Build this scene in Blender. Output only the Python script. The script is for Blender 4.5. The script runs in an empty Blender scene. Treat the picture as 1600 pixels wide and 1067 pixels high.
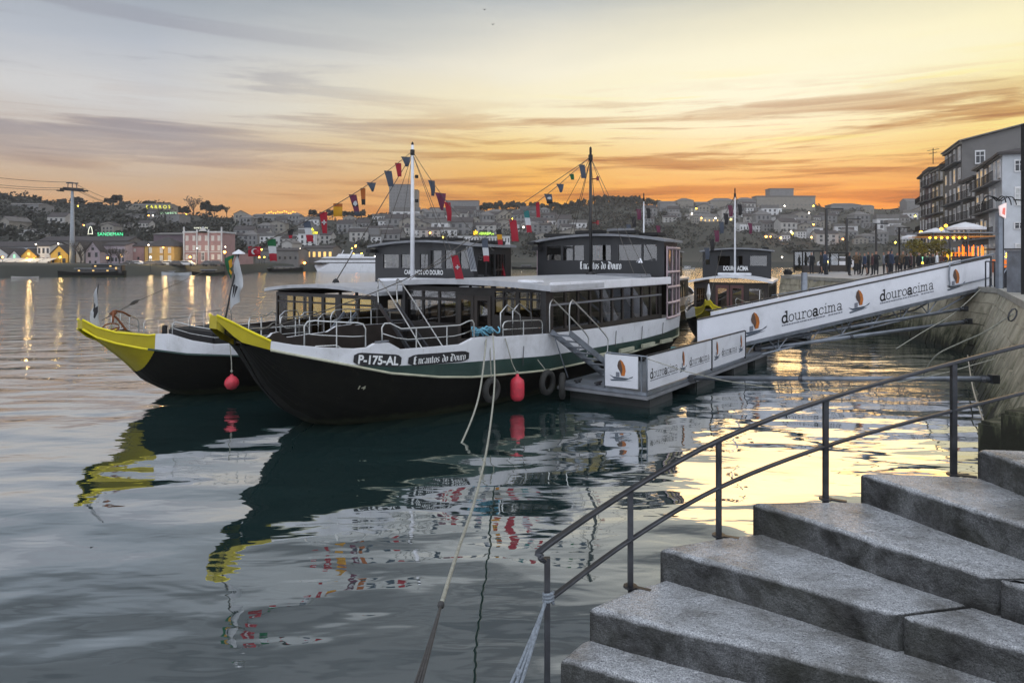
import bpy, bmesh, math, random
from mathutils import Vector, Matrix
R = math.radians
rnd = random.Random(7)
SC = bpy.context.scene
COL = SC.collection

# ---------------------------------------------------------------- camera, sky, sun, exposure
FPX, EYE = 1100.0, 4.0            # focal length in photo pixels, eye height above the river
cam_d = bpy.data.cameras.new("camera"); cam = bpy.data.objects.new("camera", cam_d); COL.objects.link(cam)
cam.location = (0, 0, EYE); cam.rotation_euler = (R(90), 0, 0)
cam_d.sensor_width = 36; cam_d.lens = FPX/1600*36; cam_d.shift_y = -128.5/1600
cam_d.clip_start = .1; cam_d.clip_end = 6000
SC.camera = cam
SC.view_settings.view_transform = 'Standard'; SC.view_settings.look = 'None'
SC.view_settings.exposure = 0; SC.view_settings.gamma = 1
SC.render.engine = 'CYCLES'
try:
    SC.cycles.use_denoising = True; SC.cycles.max_bounces = 8; SC.cycles.volume_bounces = 0
    SC.cycles.caustics_reflective = False; SC.cycles.caustics_refractive = False
    SC.cycles.sample_clamp_indirect = 6
except Exception: pass

def lin(c):
    return tuple((v/255/12.92 if v/255 <= .04045 else ((v/255+.055)/1.055)**2.4) for v in c)

class NT:
    """tiny node helper"""
    def __init__(s, tree): s.t = tree
    def n(s, kind, **kw):
        nd = s.t.nodes.new(kind)
        for k, v in kw.items():
            if k == 'inp':
                for a, b in v.items(): nd.inputs[a].default_value = b
            else: setattr(nd, k, v)
        return nd
    def l(s, a, b): s.t.links.new(a, b)
    def math(s, op, a, b=None, c=None, clamp=False):
        nd = s.n('ShaderNodeMath', operation=op); nd.use_clamp = clamp
        for i, v in enumerate((a, b, c)):
            if v is None: continue
            if isinstance(v, (int, float)): nd.inputs[i].default_value = v
            else: s.l(v, nd.inputs[i])
        return nd.outputs[0]
    def rng(s, v, a, b, c=0., d=1., smooth=False):
        nd = s.n('ShaderNodeMapRange'); nd.clamp = True
        if smooth: nd.interpolation_type = 'SMOOTHSTEP'
        s.l(v, nd.inputs[0])
        for i, x in enumerate((a, b, c, d)): nd.inputs[i+1].default_value = x
        return nd.outputs[0]
    def ramp(s, fac, stops, mode='LINEAR'):
        nd = s.n('ShaderNodeValToRGB'); cr = nd.color_ramp; cr.interpolation = mode
        while len(cr.elements) < len(stops): cr.elements.new(.5)
        for e, (p, c) in zip(cr.elements, stops):
            e.position = p; e.color = (*c[:3], 1) if not isinstance(c, (int, float)) else (c, c, c, 1)
        if fac is not None: s.l(fac, nd.inputs[0])
        return nd.outputs[0]
    def mix(s, fac, a, b, mode='MIX'):
        nd = s.n('ShaderNodeMix', data_type='RGBA', blend_type=mode)
        for sock, v in ((nd.inputs[0], fac), (nd.inputs[6], a), (nd.inputs[7], b)):
            if isinstance(v, (int, float)): sock.default_value = v
            elif isinstance(v, tuple): sock.default_value = (*v[:3], 1)
            else: s.l(v, sock)
        return nd.outputs[2]

W = bpy.data.worlds.new("World"); SC.world = W; W.use_nodes = True
W.node_tree.nodes.clear(); k = NT(W.node_tree)
out = k.n('ShaderNodeOutputWorld'); bg = k.n('ShaderNodeBackground'); k.l(bg.outputs[0], out.inputs[0])
tc = k.n('ShaderNodeTexCoord'); sep = k.n('ShaderNodeSeparateXYZ'); k.l(tc.outputs['Generated'], sep.inputs[0])
dx, dy, dz = sep.outputs
mp = k.n('ShaderNodeMapping', inp={'Scale': (1.3, 1.3, 9.0)}); k.l(tc.outputs['Generated'], mp.inputs[0])
nz = k.n('ShaderNodeTexNoise', inp={'Scale': 2.2, 'Detail': 5., 'Roughness': .55, 'Distortion': .4}); k.l(mp.outputs[0], nz.inputs['Vector'])
mp2 = k.n('ShaderNodeMapping', inp={'Scale': (1.0, 1.0, 15.0), 'Location': (3.1, .4, 1.7), 'Rotation': (0, R(5), 0)}); k.l(tc.outputs['Generated'], mp2.inputs[0])
nz2 = k.n('ShaderNodeTexNoise', inp={'Scale': 2.0, 'Detail': 6., 'Roughness': .6, 'Distortion': .7}); k.l(mp2.outputs[0], nz2.inputs['Vector'])
wob = k.math('MULTIPLY', k.math('SUBTRACT', nz.outputs[0], .5), .07)
el = k.math('ADD', dz, wob)
zf = k.math('MULTIPLY', el, 1/.7, clamp=True)
S = lambda *c: lin(c)
def stops(rows): return [(z/.7, S(*c)) for z, c in rows]
left = k.ramp(zf, stops([(0, (218, 146, 84)), (.06, (220, 164, 108)), (.10, (208, 178, 146)), (.145, (206, 196, 188)), (.20, (212, 211, 211)),
                         (.26, (184, 190, 200)), (.345, (150, 160, 172)), (.45, (104, 108, 115)), (.7, (100, 104, 112))]))
mid = k.ramp(zf, stops([(0, (255, 136, 26)), (.07, (252, 164, 26)), (.115, (246, 178, 42)), (.155, (250, 208, 104)), (.20, (253, 237, 190)),
                        (.26, (246, 238, 216)), (.345, (192, 197, 198)), (.45, (112, 116, 121)), (.7, (100, 104, 112))]))
right = k.ramp(zf, stops([(0, (255, 106, 18)), (.07, (252, 146, 24)), (.115, (240, 160, 14)), (.165, (250, 202, 34)), (.21, (255, 232, 110)),
                          (.26, (255, 244, 192)), (.345, (218, 214, 184)), (.45, (150, 152, 150)), (.7, (112, 116, 124))]))
f1 = k.rng(dx, -.44, .04); f2 = k.rng(dx, .05, .55)
base = k.mix(f2, k.mix(f1, left, mid), right)
# glow where the sun has just gone down, behind thin cloud
gx = k.math('SUBTRACT', dx, .33); gz = k.math('SUBTRACT', dz, .215)
g = k.math('ADD', k.math('MULTIPLY', k.math('MULTIPLY', gx, gx), 11.), k.math('MULTIPLY', k.math('MULTIPLY', gz, gz), 150.))
glow = k.math('POWER', 2.718, k.math('MULTIPLY', g, -1.))
base = k.mix(k.math('MULTIPLY', glow, .92), base, S(255, 252, 226))
# long flat cloud bars low in the west, soft grey ones higher up
low = k.math('MULTIPLY', k.rng(nz2.outputs[0], .46, .575, smooth=True), k.rng(dz, .235, .165, smooth=True))
base = k.mix(k.math('MULTIPLY', k.math('MULTIPLY', low, k.rng(dx, -.35, .12, .3, 1.)), .9), base, k.mix(1., base, S(200, 162, 138), 'MULTIPLY'))
mp3 = k.n('ShaderNodeMapping', inp={'Scale': (1.6, 1.6, 30.0), 'Location': (7.7, 2.2, .3), 'Rotation': (0, R(7), 0)}); k.l(tc.outputs['Generated'], mp3.inputs[0])
nz3 = k.n('ShaderNodeTexNoise', inp={'Scale': 2.4, 'Detail': 5., 'Roughness': .6, 'Distortion': .5}); k.l(mp3.outputs[0], nz3.inputs['Vector'])
thin = k.math('MULTIPLY', k.rng(nz3.outputs[0], .52, .66, smooth=True), k.math('MULTIPLY', k.rng(dz, .25, .17, smooth=True), k.rng(dx, -.3, .1, .25, 1.)))
base = k.mix(k.math('MULTIPLY', thin, .75), base, k.mix(1., base, S(196, 158, 140), 'MULTIPLY'))
bri = k.math('MULTIPLY', k.rng(nz3.outputs[0], .46, .34, smooth=True), k.math('MULTIPLY', k.math('MULTIPLY', k.rng(dz, .10, .15), k.rng(dz, .26, .2)), k.rng(dx, -.05, .25)))
base = k.mix(k.math('MULTIPLY', bri, .6), base, S(255, 240, 150))
low2 = k.math('MULTIPLY', k.rng(nz2.outputs[0], .56, .72, smooth=True), k.math('MULTIPLY', k.rng(dz, .24, .15, smooth=True), k.rng(dx, .5, -.1)))
base = k.mix(k.math('MULTIPLY', low2, .45), base, S(140, 112, 112))
hi = k.math('MULTIPLY', k.rng(nz.outputs[0], .40, .58, smooth=True), k.rng(dz, .31, .50, smooth=True))
base = k.mix(k.math('MULTIPLY', hi, .85), base, S(76, 79, 86))
lil = k.math('MULTIPLY', k.rng(nz2.outputs[0], .47, .60, smooth=True), k.math('MULTIPLY', k.rng(dx, -.12, -.42), k.math('MULTIPLY', k.rng(dz, .10, .16), k.rng(dz, .33, .26))))
base = k.mix(k.math('MULTIPLY', lil, .6), base, S(140, 138, 152))
# the eastern half of the dusk sky, behind the photographer, is an even pale blue-grey, brightened to light surfaces facing the viewer
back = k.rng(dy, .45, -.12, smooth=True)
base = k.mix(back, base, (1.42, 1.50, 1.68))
sky = k.n('ShaderNodeTexSky'); sky.sky_type = 'NISHITA'; sky.sun_disc = False; sky.sun_elevation = R(2); sky.sun_rotation = R(20)
sc_ = k.n('ShaderNodeVectorMath', operation='SCALE', inp={'Scale': .012}); k.l(sky.outputs[0], sc_.inputs[0])
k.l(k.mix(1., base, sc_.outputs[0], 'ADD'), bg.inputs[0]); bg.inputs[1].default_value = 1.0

sun_d = bpy.data.lights.new("sun", 'SUN'); sun_d.energy = .3; sun_d.angle = R(24); sun_d.color = (1, .58, .2)
sun = bpy.data.objects.new("sun", sun_d); COL.objects.link(sun)
sun.rotation_euler = (R(82), 0, R(180-20)); sun.location = (60, 200, 60)

# ---------------------------------------------------------------- materials
MATS = {}
def mat(name, col, rough=.6, metal=0., var=.18, scale=2.5, bump=0., bscale=None, srgb=True, spec=.5, dirt=None, emit=None, extra=None):
    if name in MATS: return MATS[name]
    m = bpy.data.materials.new(name); m.use_nodes = True; MATS[name] = m
    k = NT(m.node_tree); b = m.node_tree.nodes['Principled BSDF']
    c = lin(col) if srgb else col
    tc = k.n('ShaderNodeTexCoord')
    nz = k.n('ShaderNodeTexNoise', inp={'Scale': scale, 'Detail': 6., 'Roughness': .6}); k.l(tc.outputs['Object'], nz.inputs['Vector'])
    lo = tuple(v*(1-var) for v in c); hi = tuple(min(1, v*(1+var)) for v in c)
    o = k.ramp(nz.outputs[0], [(.3, lo), (.7, hi)])
    if dirt:
        nd = k.n('ShaderNodeTexNoise', inp={'Scale': scale*.6, 'Detail': 8., 'Roughness': .7, 'Distortion': .6}); k.l(tc.outputs['Object'], nd.inputs['Vector'])
        o = k.mix(k.rng(nd.outputs[0], .5, .75, 0, dirt[1]), o, lin(dirt[0]))
    k.l(o, b.inputs['Base Color'])
    k.l(k.rng(nz.outputs[0], .3, .7, max(0, rough-.08), min(1, rough+.08)), b.inputs['Roughness'])
    b.inputs['Metallic'].default_value = metal; b.inputs['Specular IOR Level'].default_value = spec
    if bump:
        nb = k.n('ShaderNodeTexNoise', inp={'Scale': bscale or scale*6, 'Detail': 8., 'Roughness': .65}); k.l(tc.outputs['Object'], nb.inputs['Vector'])
        bp = k.n('ShaderNodeBump', inp={'Strength': bump, 'Distance': .02}); k.l(nb.outputs[0], bp.inputs['Height']); k.l(bp.outputs[0], b.inputs['Normal'])
    if extra: extra(k, b, tc)
    if emit:
        b.inputs['Emission Color'].default_value = (*lin(emit[0]), 1); b.inputs['Emission Strength'].default_value = emit[1]
    return m
def wall_stone():
    m = mat('quay_stone', (158, 152, 134), .9, var=.4, scale=1.3, dirt=((78, 80, 54), .8), bump=1., bscale=7)
    k = NT(m.node_tree); b = m.node_tree.nodes['Principled BSDF']; src = b.inputs['Base Color'].links[0].from_socket
    tc = k.n('ShaderNodeTexCoord'); sp = k.n('ShaderNodeSeparateXYZ'); k.l(tc.outputs['Object'], sp.inputs[0])
    mp = k.n('ShaderNodeMapping', inp={'Scale': (1.4, 1.4, .35)}); k.l(tc.outputs['Object'], mp.inputs[0])
    nz = k.n('ShaderNodeTexNoise', inp={'Scale': 2.2, 'Detail': 8., 'Roughness': .7}); k.l(mp.outputs[0], nz.inputs['Vector'])
    tide = k.math('ADD', sp.outputs[2], k.math('MULTIPLY', k.math('SUBTRACT', nz.outputs[0], .5), 3.2))      # algae up to the tide line, streaked
    c = k.mix(k.rng(tide, 1.7, .3, 0, .88, smooth=True), src, lin((62, 68, 42)))
    c = k.mix(k.rng(tide, .7, .2, 0, .85), c, lin((22, 22, 18))); k.l(c, b.inputs['Base Color']); return m
def glow_mat(name, col, st): return mat(name, col, .5, emit=(col, st), var=.05)
def glass(name, tint, rough=.03, refl=.12, ior=1.5):
    if name in MATS: return MATS[name]
    m = bpy.data.materials.new(name); m.use_nodes = True; MATS[name] = m
    k = NT(m.node_tree); m.node_tree.nodes.clear()
    o = k.n('ShaderNodeOutputMaterial'); tr = k.n('ShaderNodeBsdfTransparent'); gl = k.n('ShaderNodeBsdfGlossy', inp={'Roughness': rough})
    tr.inputs[0].default_value = (*tint, 1); gl.inputs[0].default_value = (.9, .9, .9, 1)
    fr = k.n('ShaderNodeLayerWeight', inp={'Blend': .5}); mx = k.n('ShaderNodeMixShader')
    k.l(k.math('MULTIPLY_ADD', k.math('POWER', fr.outputs['Facing'], 4.), .7*min(1, (ior-1)*2), refl+.04*min(1, (ior-1)*2), clamp=True), mx.inputs[0]); k.l(tr.outputs[0], mx.inputs[1]); k.l(gl.outputs[0], mx.inputs[2]); k.l(mx.outputs[0], o.inputs[0])
    return m

# ---------------------------------------------------------------- mesh helpers
def slime(k, b, tc):
    """weed and scum line just above the water, with streaks of wear higher up"""
    src = b.inputs['Base Color'].links[0].from_socket; sp = k.n('ShaderNodeSeparateXYZ'); k.l(tc.outputs['Object'], sp.inputs[0])
    nz = k.n('ShaderNodeTexNoise', inp={'Scale': 2.5, 'Detail': 7., 'Roughness': .7}); k.l(tc.outputs['Object'], nz.inputs['Vector'])
    mp = k.n('ShaderNodeMapping', inp={'Scale': (5., 5., .5)}); k.l(tc.outputs['Object'], mp.inputs[0])
    st = k.n('ShaderNodeTexNoise', inp={'Scale': 1.6, 'Detail': 6., 'Roughness': .7}); k.l(mp.outputs[0], st.inputs['Vector'])
    h = k.math('ADD', sp.outputs[2], k.math('MULTIPLY', k.math('SUBTRACT', nz.outputs[0], .5), .35))
    c = k.mix(k.rng(h, .26, .10, 0, .7, smooth=True), src, lin((58, 62, 46)))
    c = k.mix(k.rng(st.outputs[0], .60, .74, 0, .35), c, lin((70, 66, 54))); k.l(c, b.inputs['Base Color'])
def grime(k, b, tc):
    """faint rust and dirt runs down the paint"""
    src = b.inputs['Base Color'].links[0].from_socket; mp = k.n('ShaderNodeMapping', inp={'Scale': (7., 7., .7)}); k.l(tc.outputs['Object'], mp.inputs[0])
    st = k.n('ShaderNodeTexNoise', inp={'Scale': 1.5, 'Detail': 6., 'Roughness': .7}); k.l(mp.outputs[0], st.inputs['Vector'])
    c = k.mix(k.rng(st.outputs[0], .58, .76, 0, .5), src, lin((138, 122, 104))); k.l(c, b.inputs['Base Color'])
class MB:
    """collects faces; build() links them as ONE mesh object"""
    def __init__(s): s.v = []; s.f = []; s.mi = []
    def add(s, vs, fs, mi=0):
        o = len(s.v); s.v += [tuple(v) for v in vs]
        for f in fs: s.f.append(tuple(i+o for i in f)); s.mi.append(mi)
        return s
    def box(s, c, size, mi=0, rz=0., M=None):
        x, y, z = (q/2 for q in size)
        vs = [Vector((a*x, b*y, d*z)) for a in (-1, 1) for b in (-1, 1) for d in (-1, 1)]
        mt = M or (Matrix.Translation(c) @ Matrix.Rotation(rz, 4, 'Z'))
        return s.add([mt @ v for v in vs], [(0, 1, 3, 2), (4, 6, 7, 5), (0, 4, 5, 1), (2, 3, 7, 6), (0, 2, 6, 4), (1, 5, 7, 3)], mi)
    def beam(s, a, b, w, h, mi=0):
        a, b = Vector(a), Vector(b); d = b-a; L = d.length
        x = d.normalized(); up = Vector((0, 0, 1)) if abs(x.z) < .95 else Vector((0, 1, 0))
        y = up.cross(x).normalized(); z = x.cross(y)
        vs = [a+x*(L*i)+y*(w/2*j)+z*(h/2*q) for i in (0, 1) for j in (-1, 1) for q in (-1, 1)]
        return s.add(vs, [(0, 1, 3, 2), (4, 6, 7, 5), (0, 4, 5, 1), (2, 3, 7, 6), (0, 2, 6, 4), (1, 5, 7, 3)], mi)
    def tube(s, path, r, n=6, mi=0, closed=False, caps=True):
        p = [Vector(q) for q in path]; N = len(p); rr = r if isinstance(r, (list, tuple)) else [r]*N
        prev = None; o = len(s.v)
        for i in range(N):
            if closed: t = p[(i+1) % N]-p[i-1]
            else: t = p[min(i+1, N-1)]-p[max(i-1, 0)]
            t.normalize()
            if prev is None:
                up = Vector((0, 0, 1)) if abs(t.z) < .9 else Vector((1, 0, 0)); a = t.cross(up).normalized()
            else:
                a = prev-t*prev.dot(t); a.normalize()
            prev = a; b = t.cross(a)
            s.v += [tuple(p[i]+(a*math.cos(2*math.pi*j/n)+b*math.sin(2*math.pi*j/n))*rr[i]) for j in range(n)]
        for i in range(N if closed else N-1):
            i2 = (i+1) % N
            for j in range(n):
                j2 = (j+1) % n
                s.f.append((o+i*n+j, o+i*n+j2, o+i2*n+j2, o+i2*n+j)); s.mi.append(mi)
        if caps and not closed:
            s.f.append(tuple(o+j for j in reversed(range(n)))); s.mi.append(mi)
            s.f.append(tuple(o+(N-1)*n+j for j in range(n))); s.mi.append(mi)
        return s
    def prism(s, poly, z0, z1, mi=0):
        n = len(poly)
        vs = [(x, y, z0) for x, y in poly]+[(x, y, z1) for x, y in poly]
        return s.add(vs, [tuple(reversed(range(n))), tuple(range(n, 2*n))]+[(i, (i+1) % n, (i+1) % n+n, i+n) for i in range(n)], mi)
    def lathe(s, prof, n=12, c=(0, 0, 0), mi=0):
        o = len(s.v); N = len(prof)
        for r, z in prof: s.v += [(c[0]+r*math.cos(2*math.pi*j/n), c[1]+r*math.sin(2*math.pi*j/n), c[2]+z) for j in range(n)]
        for i in range(N-1):
            for j in range(n):
                j2 = (j+1) % n; s.f.append((o+i*n+j, o+i*n+j2, o+(i+1)*n+j2, o+(i+1)*n+j)); s.mi.append(mi)
        return s
    def mapped(s, fn): s.v = [tuple(fn(*v)) for v in s.v]; return s
    def build(s, name, m=None, parent=None, smooth=False, bevel=0.):
        me = bpy.data.meshes.new(name); me.from_pydata(s.v, [], s.f); me.update()
        ms = m if isinstance(m, (list, tuple)) else [m]
        for x in ms:
            if x: me.materials.append(x)
        if len(ms) > 1: me.polygons.foreach_set('material_index', s.mi)
        if smooth: me.polygons.foreach_set('use_smooth', [True]*len(me.polygons))
        bm = bmesh.new(); bm.from_mesh(me); bmesh.ops.recalc_face_normals(bm, faces=bm.faces)
        if bevel: bmesh.ops.bevel(bm, geom=list(bm.edges), offset=bevel, segments=2, affect='EDGES', clamp_overlap=True)
        bm.to_mesh(me); bm.free()
        o = bpy.data.objects.new(name, me); COL.objects.link(o)
        if parent: o.parent = parent
        return o
def tag(o, label, cat=None, group=None, kind=None):
    if label: o['label'] = label
    if cat: o['category'] = cat
    if group: o['group'] = group
    if kind: o['kind'] = kind
    return o
def thing(name, label, cat, loc=(0, 0, 0), rz=0., group=None):
    o = bpy.data.objects.new(name, None); COL.objects.link(o); o.location = loc; o.rotation_euler = (0, 0, rz); o.empty_display_size = .2
    return tag(o, label, cat, group)
def struct(o): o['kind'] = 'structure'; return o
def copy_tree(o, parent=None):
    c = o.copy(); COL.objects.link(c)
    if parent: c.parent = parent
    for ch in list(o.children): copy_tree(ch, c)
    return c
def wall_grid(mb, x0, x1, z0, z1, holes, fn, th, mi=0):
    """a wall sheet with openings; fn(x, depth, z) -> point; holes = (x0,x1,z0,z1)"""
    xs = sorted({x0, x1, *[h[0] for h in holes], *[h[1] for h in holes]}); zs = sorted({z0, z1, *[h[2] for h in holes], *[h[3] for h in holes]})
    xs = [x for x in xs if x0-1e-6 <= x <= x1+1e-6]; zs = [z for z in zs if z0-1e-6 <= z <= z1+1e-6]
    nx, nz_ = len(xs)-1, len(zs)-1
    solid = [[not any(h[0]-1e-6 <= (xs[i]+xs[i+1])/2 <= h[1] and h[2]-1e-6 <= (zs[j]+zs[j+1])/2 <= h[3] for h in holes) for j in range(nz_)] for i in range(nx)]
    def S_(i, j): return 0 <= i < nx and 0 <= j < nz_ and solid[i][j]
    for i in range(nx):
        for j in range(nz_):
            if not solid[i][j]: continue
            a, b, c, d = xs[i], xs[i+1], zs[j], zs[j+1]
            mb.add([fn(a, 0, c), fn(b, 0, c), fn(b, 0, d), fn(a, 0, d)], [(0, 1, 2, 3)], mi)
            mb.add([fn(a, th, c), fn(b, th, c), fn(b, th, d), fn(a, th, d)], [(3, 2, 1, 0)], mi)
            for di, dj, e in ((-1, 0, ((a, c), (a, d))), (1, 0, ((b, c), (b, d))), (0, -1, ((a, c), (b, c))), (0, 1, ((a, d), (b, d)))):
                if not S_(i+di, j+dj):
                    (p, q), (r_, t_) = e
                    mb.add([fn(p, 0, q), fn(r_, 0, t_), fn(r_, th, t_), fn(p, th, q)], [(0, 1, 2, 3)], mi)
    return mb
def lerp_tab(tab, s):
    if s <= tab[0][0]: return tab[0][1]
    for (a, x), (b, y) in zip(tab, tab[1:]):
        if s <= b:
            u = (s-a)/(b-a); return x+(y-x)*u
    return tab[-1][1]
def arc(cx, cy, rx, ry, a0, a1, n=10):
    return [(cx+rx*math.cos(R(a0+(a1-a0)*i/n)), cy+ry*math.sin(R(a0+(a1-a0)*i/n))) for i in range(n+1)]
# lettering ------------------------------------------------------------------
SLAB = {  # strokes on an x-height of 1, (advance, strokes)
 'd': (1.22, [arc(.5, .48, .40, .46, 0, 360, 18), [(.9, 1.5), (.9, .05)], [(.68, 1.47), (.9, 1.47)], [(.9, .05), (1.1, .05)]]),
 'o': (1.1, [arc(.5, .48, .42, .46, 0, 360, 18)]),
 'u': (1.25, [[(.2, .97), (.2, .35)]+arc(.53, .32, .33, .28, 180, 360, 8), [(.86, .97), (.86, .05)], [(.02, .95), (.2, .95)], [(.68, .95), (.86, .95)], [(.86, .05), (1.06, .05)]]),
 'r': (.95, [[(.25, .97), (.25, .05)], [(.04, .95), (.25, .95)], [(.03, .05), (.55, .05)], [(.25, .62)]+arc(.58, .62, .3, .34, 170, 60, 6), [(.76, .9), (.8, .78)]]),
 'a': (1.1, [arc(.42, .27, .33, .25, 0, 360, 14), [(.12, .78)]+arc(.44, .7, .33, .27, 150, 0, 8)+[(.77, .05)], [(.77, .05), (.98, .05)]]),
 'c': (1.0, [arc(.5, .48, .42, .46, 40, 330, 14), [(.8, .82), (.8, .66)]]),
 'i': (.68, [[(.33, .97), (.33, .05)], [(.1, .95), (.33, .95)], [(.06, .05), (.6, .05)], [(.3, 1.28), (.36, 1.40)]]),
 'm': (1.75, [[(.22, .97), (.22, .05)], [(.02, .95), (.22, .95)], [(.02, .05), (.42, .05)], [(.22, .6)]+arc(.5, .66, .26, .28, 170, 0, 6)+[(.76, .05)], [(.6, .05), (.93, .05)],
              [(.76, .6)]+arc(1.04, .66, .26, .28, 170, 0, 6)+[(1.3, .05)], [(1.14, .05), (1.5, .05)]]),
}
BLACK = {  # angular pen letters
 'E': (.95, [[(.2, 1.4), (.2, .10)], [(.08, .2), (.42, -.02), (.6, -.02), (.86, .22)], [(.0, 1.3), (.3, 1.5), (.55, 1.35), (.8, 1.5)], [(.2, .75), (.6, .8)], [(.38, 1.35), (.38, .1)]]),
 'D': (1.0, [[(.05, 1.45), (.45, 1.35), (.82, 1.1), (.82, .3), (.5, 0), (.1, .1)], [(.32, 1.35), (.32, .1)], [(.12, .1), (.12, .9)]]),
 'n': (.66, [[(.1, 1.0), (.16, .9), (.16, .05), (.24, 0)], [(.16, .85), (.4, 1.0), (.5, .88), (.5, .08), (.6, 0)]]),
 'c': (.52, [[(.44, .88), (.3, 1.0), (.12, .85), (.12, .15), (.28, 0), (.45, .12)]]),
 'a': (.62, [[(.1, .9), (.3, 1.0), (.46, .85), (.46, .08), (.56, 0)], [(.46, .6), (.12, .42), (.12, .12), (.24, 0), (.46, .15)]]),
 't': (.46, [[(.18, 1.3), (.18, .1), (.3, 0), (.42, .1)], [(.02, .95), (.4, .95)]]),
 'o': (.60, [[(.3, 1.0), (.1, .85), (.1, .15), (.28, 0), (.48, .15), (.48, .85), (.3, 1.0)]]),
 's': (.55, [[(.46, .9), (.28, 1.0), (.12, .82), (.14, .62), (.42, .42), (.42, .15), (.26, 0), (.06, .12)]]),
 'd': (.62, [[(.1, 1.45), (.48, 1.0), (.48, .15), (.28, 0), (.1, .15), (.1, .75), (.3, .92)]]),
 'u': (.66, [[(.1, 1.0), (.14, .15), (.28, 0), (.5, .15)], [(.5, 1.0), (.5, .08), (.6, 0)]]),
 'r': (.50, [[(.1, 1.0), (.16, .9), (.16, .05), (.24, 0)], [(.16, .82), (.34, 1.0), (.46, .86)]]),
 ' ': (.5, []),
}
def pen_text(word, table, weight, bold='', nib=None):
    """flat letters (x, y) as quads, x-height 1; returns (verts, faces, width)"""
    vs, fs, x = [], [], 0.
    for ch in word:
        adv, strokes = table[ch]; w = weight*(2.1 if ch in bold else 1.)
        if bold == 'D*' : w = weight
        for st in strokes:
            for (x0, y0), (x1, y1) in zip(st, st[1:]):
                d = Vector((x1-x0, y1-y0)); L = max(d.length, 1e-5); d /= L
                if nib: off = Vector(nib)
                else: off = Vector((-d.y, d.x))*w
                e = d*(w*.8 if not nib else .0)
                o = len(vs)
                a = Vector((x0, y0))-e; b = Vector((x1, y1))+e
                for q in (a-off, b-off, b+off, a+off): vs.append((x+q.x, q.y))
                fs.append((o, o+1, o+2, o+3))
        x += adv
    return vs, fs, x
_fonts = {}
def sans_text(word, bold=.0, shear=0., sx=1., space=1.):
    """builtin font, cap height about .7; returns flat verts, faces, width"""
    key = (word, bold, shear, sx, space)
    if key in _fonts: return _fonts[key]
    cu = bpy.data.curves.new('lettering', 'FONT'); cu.body = word; cu.size = 1; cu.offset = bold; cu.shear = shear; cu.resolution_u = 3; cu.space_character = space
    o = bpy.data.objects.new('lettering', cu); me = bpy.data.meshes.new_from_object(o)
    vs = [(v.co.x*sx, v.co.y) for v in me.vertices]; fs = [tuple(p.vertices) for p in me.polygons]
    bpy.data.objects.remove(o); bpy.data.curves.remove(cu); bpy.data.meshes.remove(me)
    w = max((v[0] for v in vs), default=0)
    _fonts[key] = (vs, fs, w); return _fonts[key]
def put_text(name, txt, fn, m, parent=None, ):
    """txt = (verts, faces, width); fn(u, v) -> 3D point"""
    mb = MB(); mb.add([fn(x, y) for x, y in txt[0]], txt[1]); return mb.build(name, m, parent)
def cyl_link(a, b, sag=0., n=8):
    a, b = Vector(a), Vector(b); return [a.lerp(b, i/n)-Vector((0, 0, sag*4*(i/n)*(1-i/n))) for i in range(n+1)]
def ray(px, d, y=None, z=None):
    """world point at photo column px and depth d"""
    return Vector(((px-800)/FPX*d, d, EYE-(y-405)/FPX*d if y is not None else z))
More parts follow.
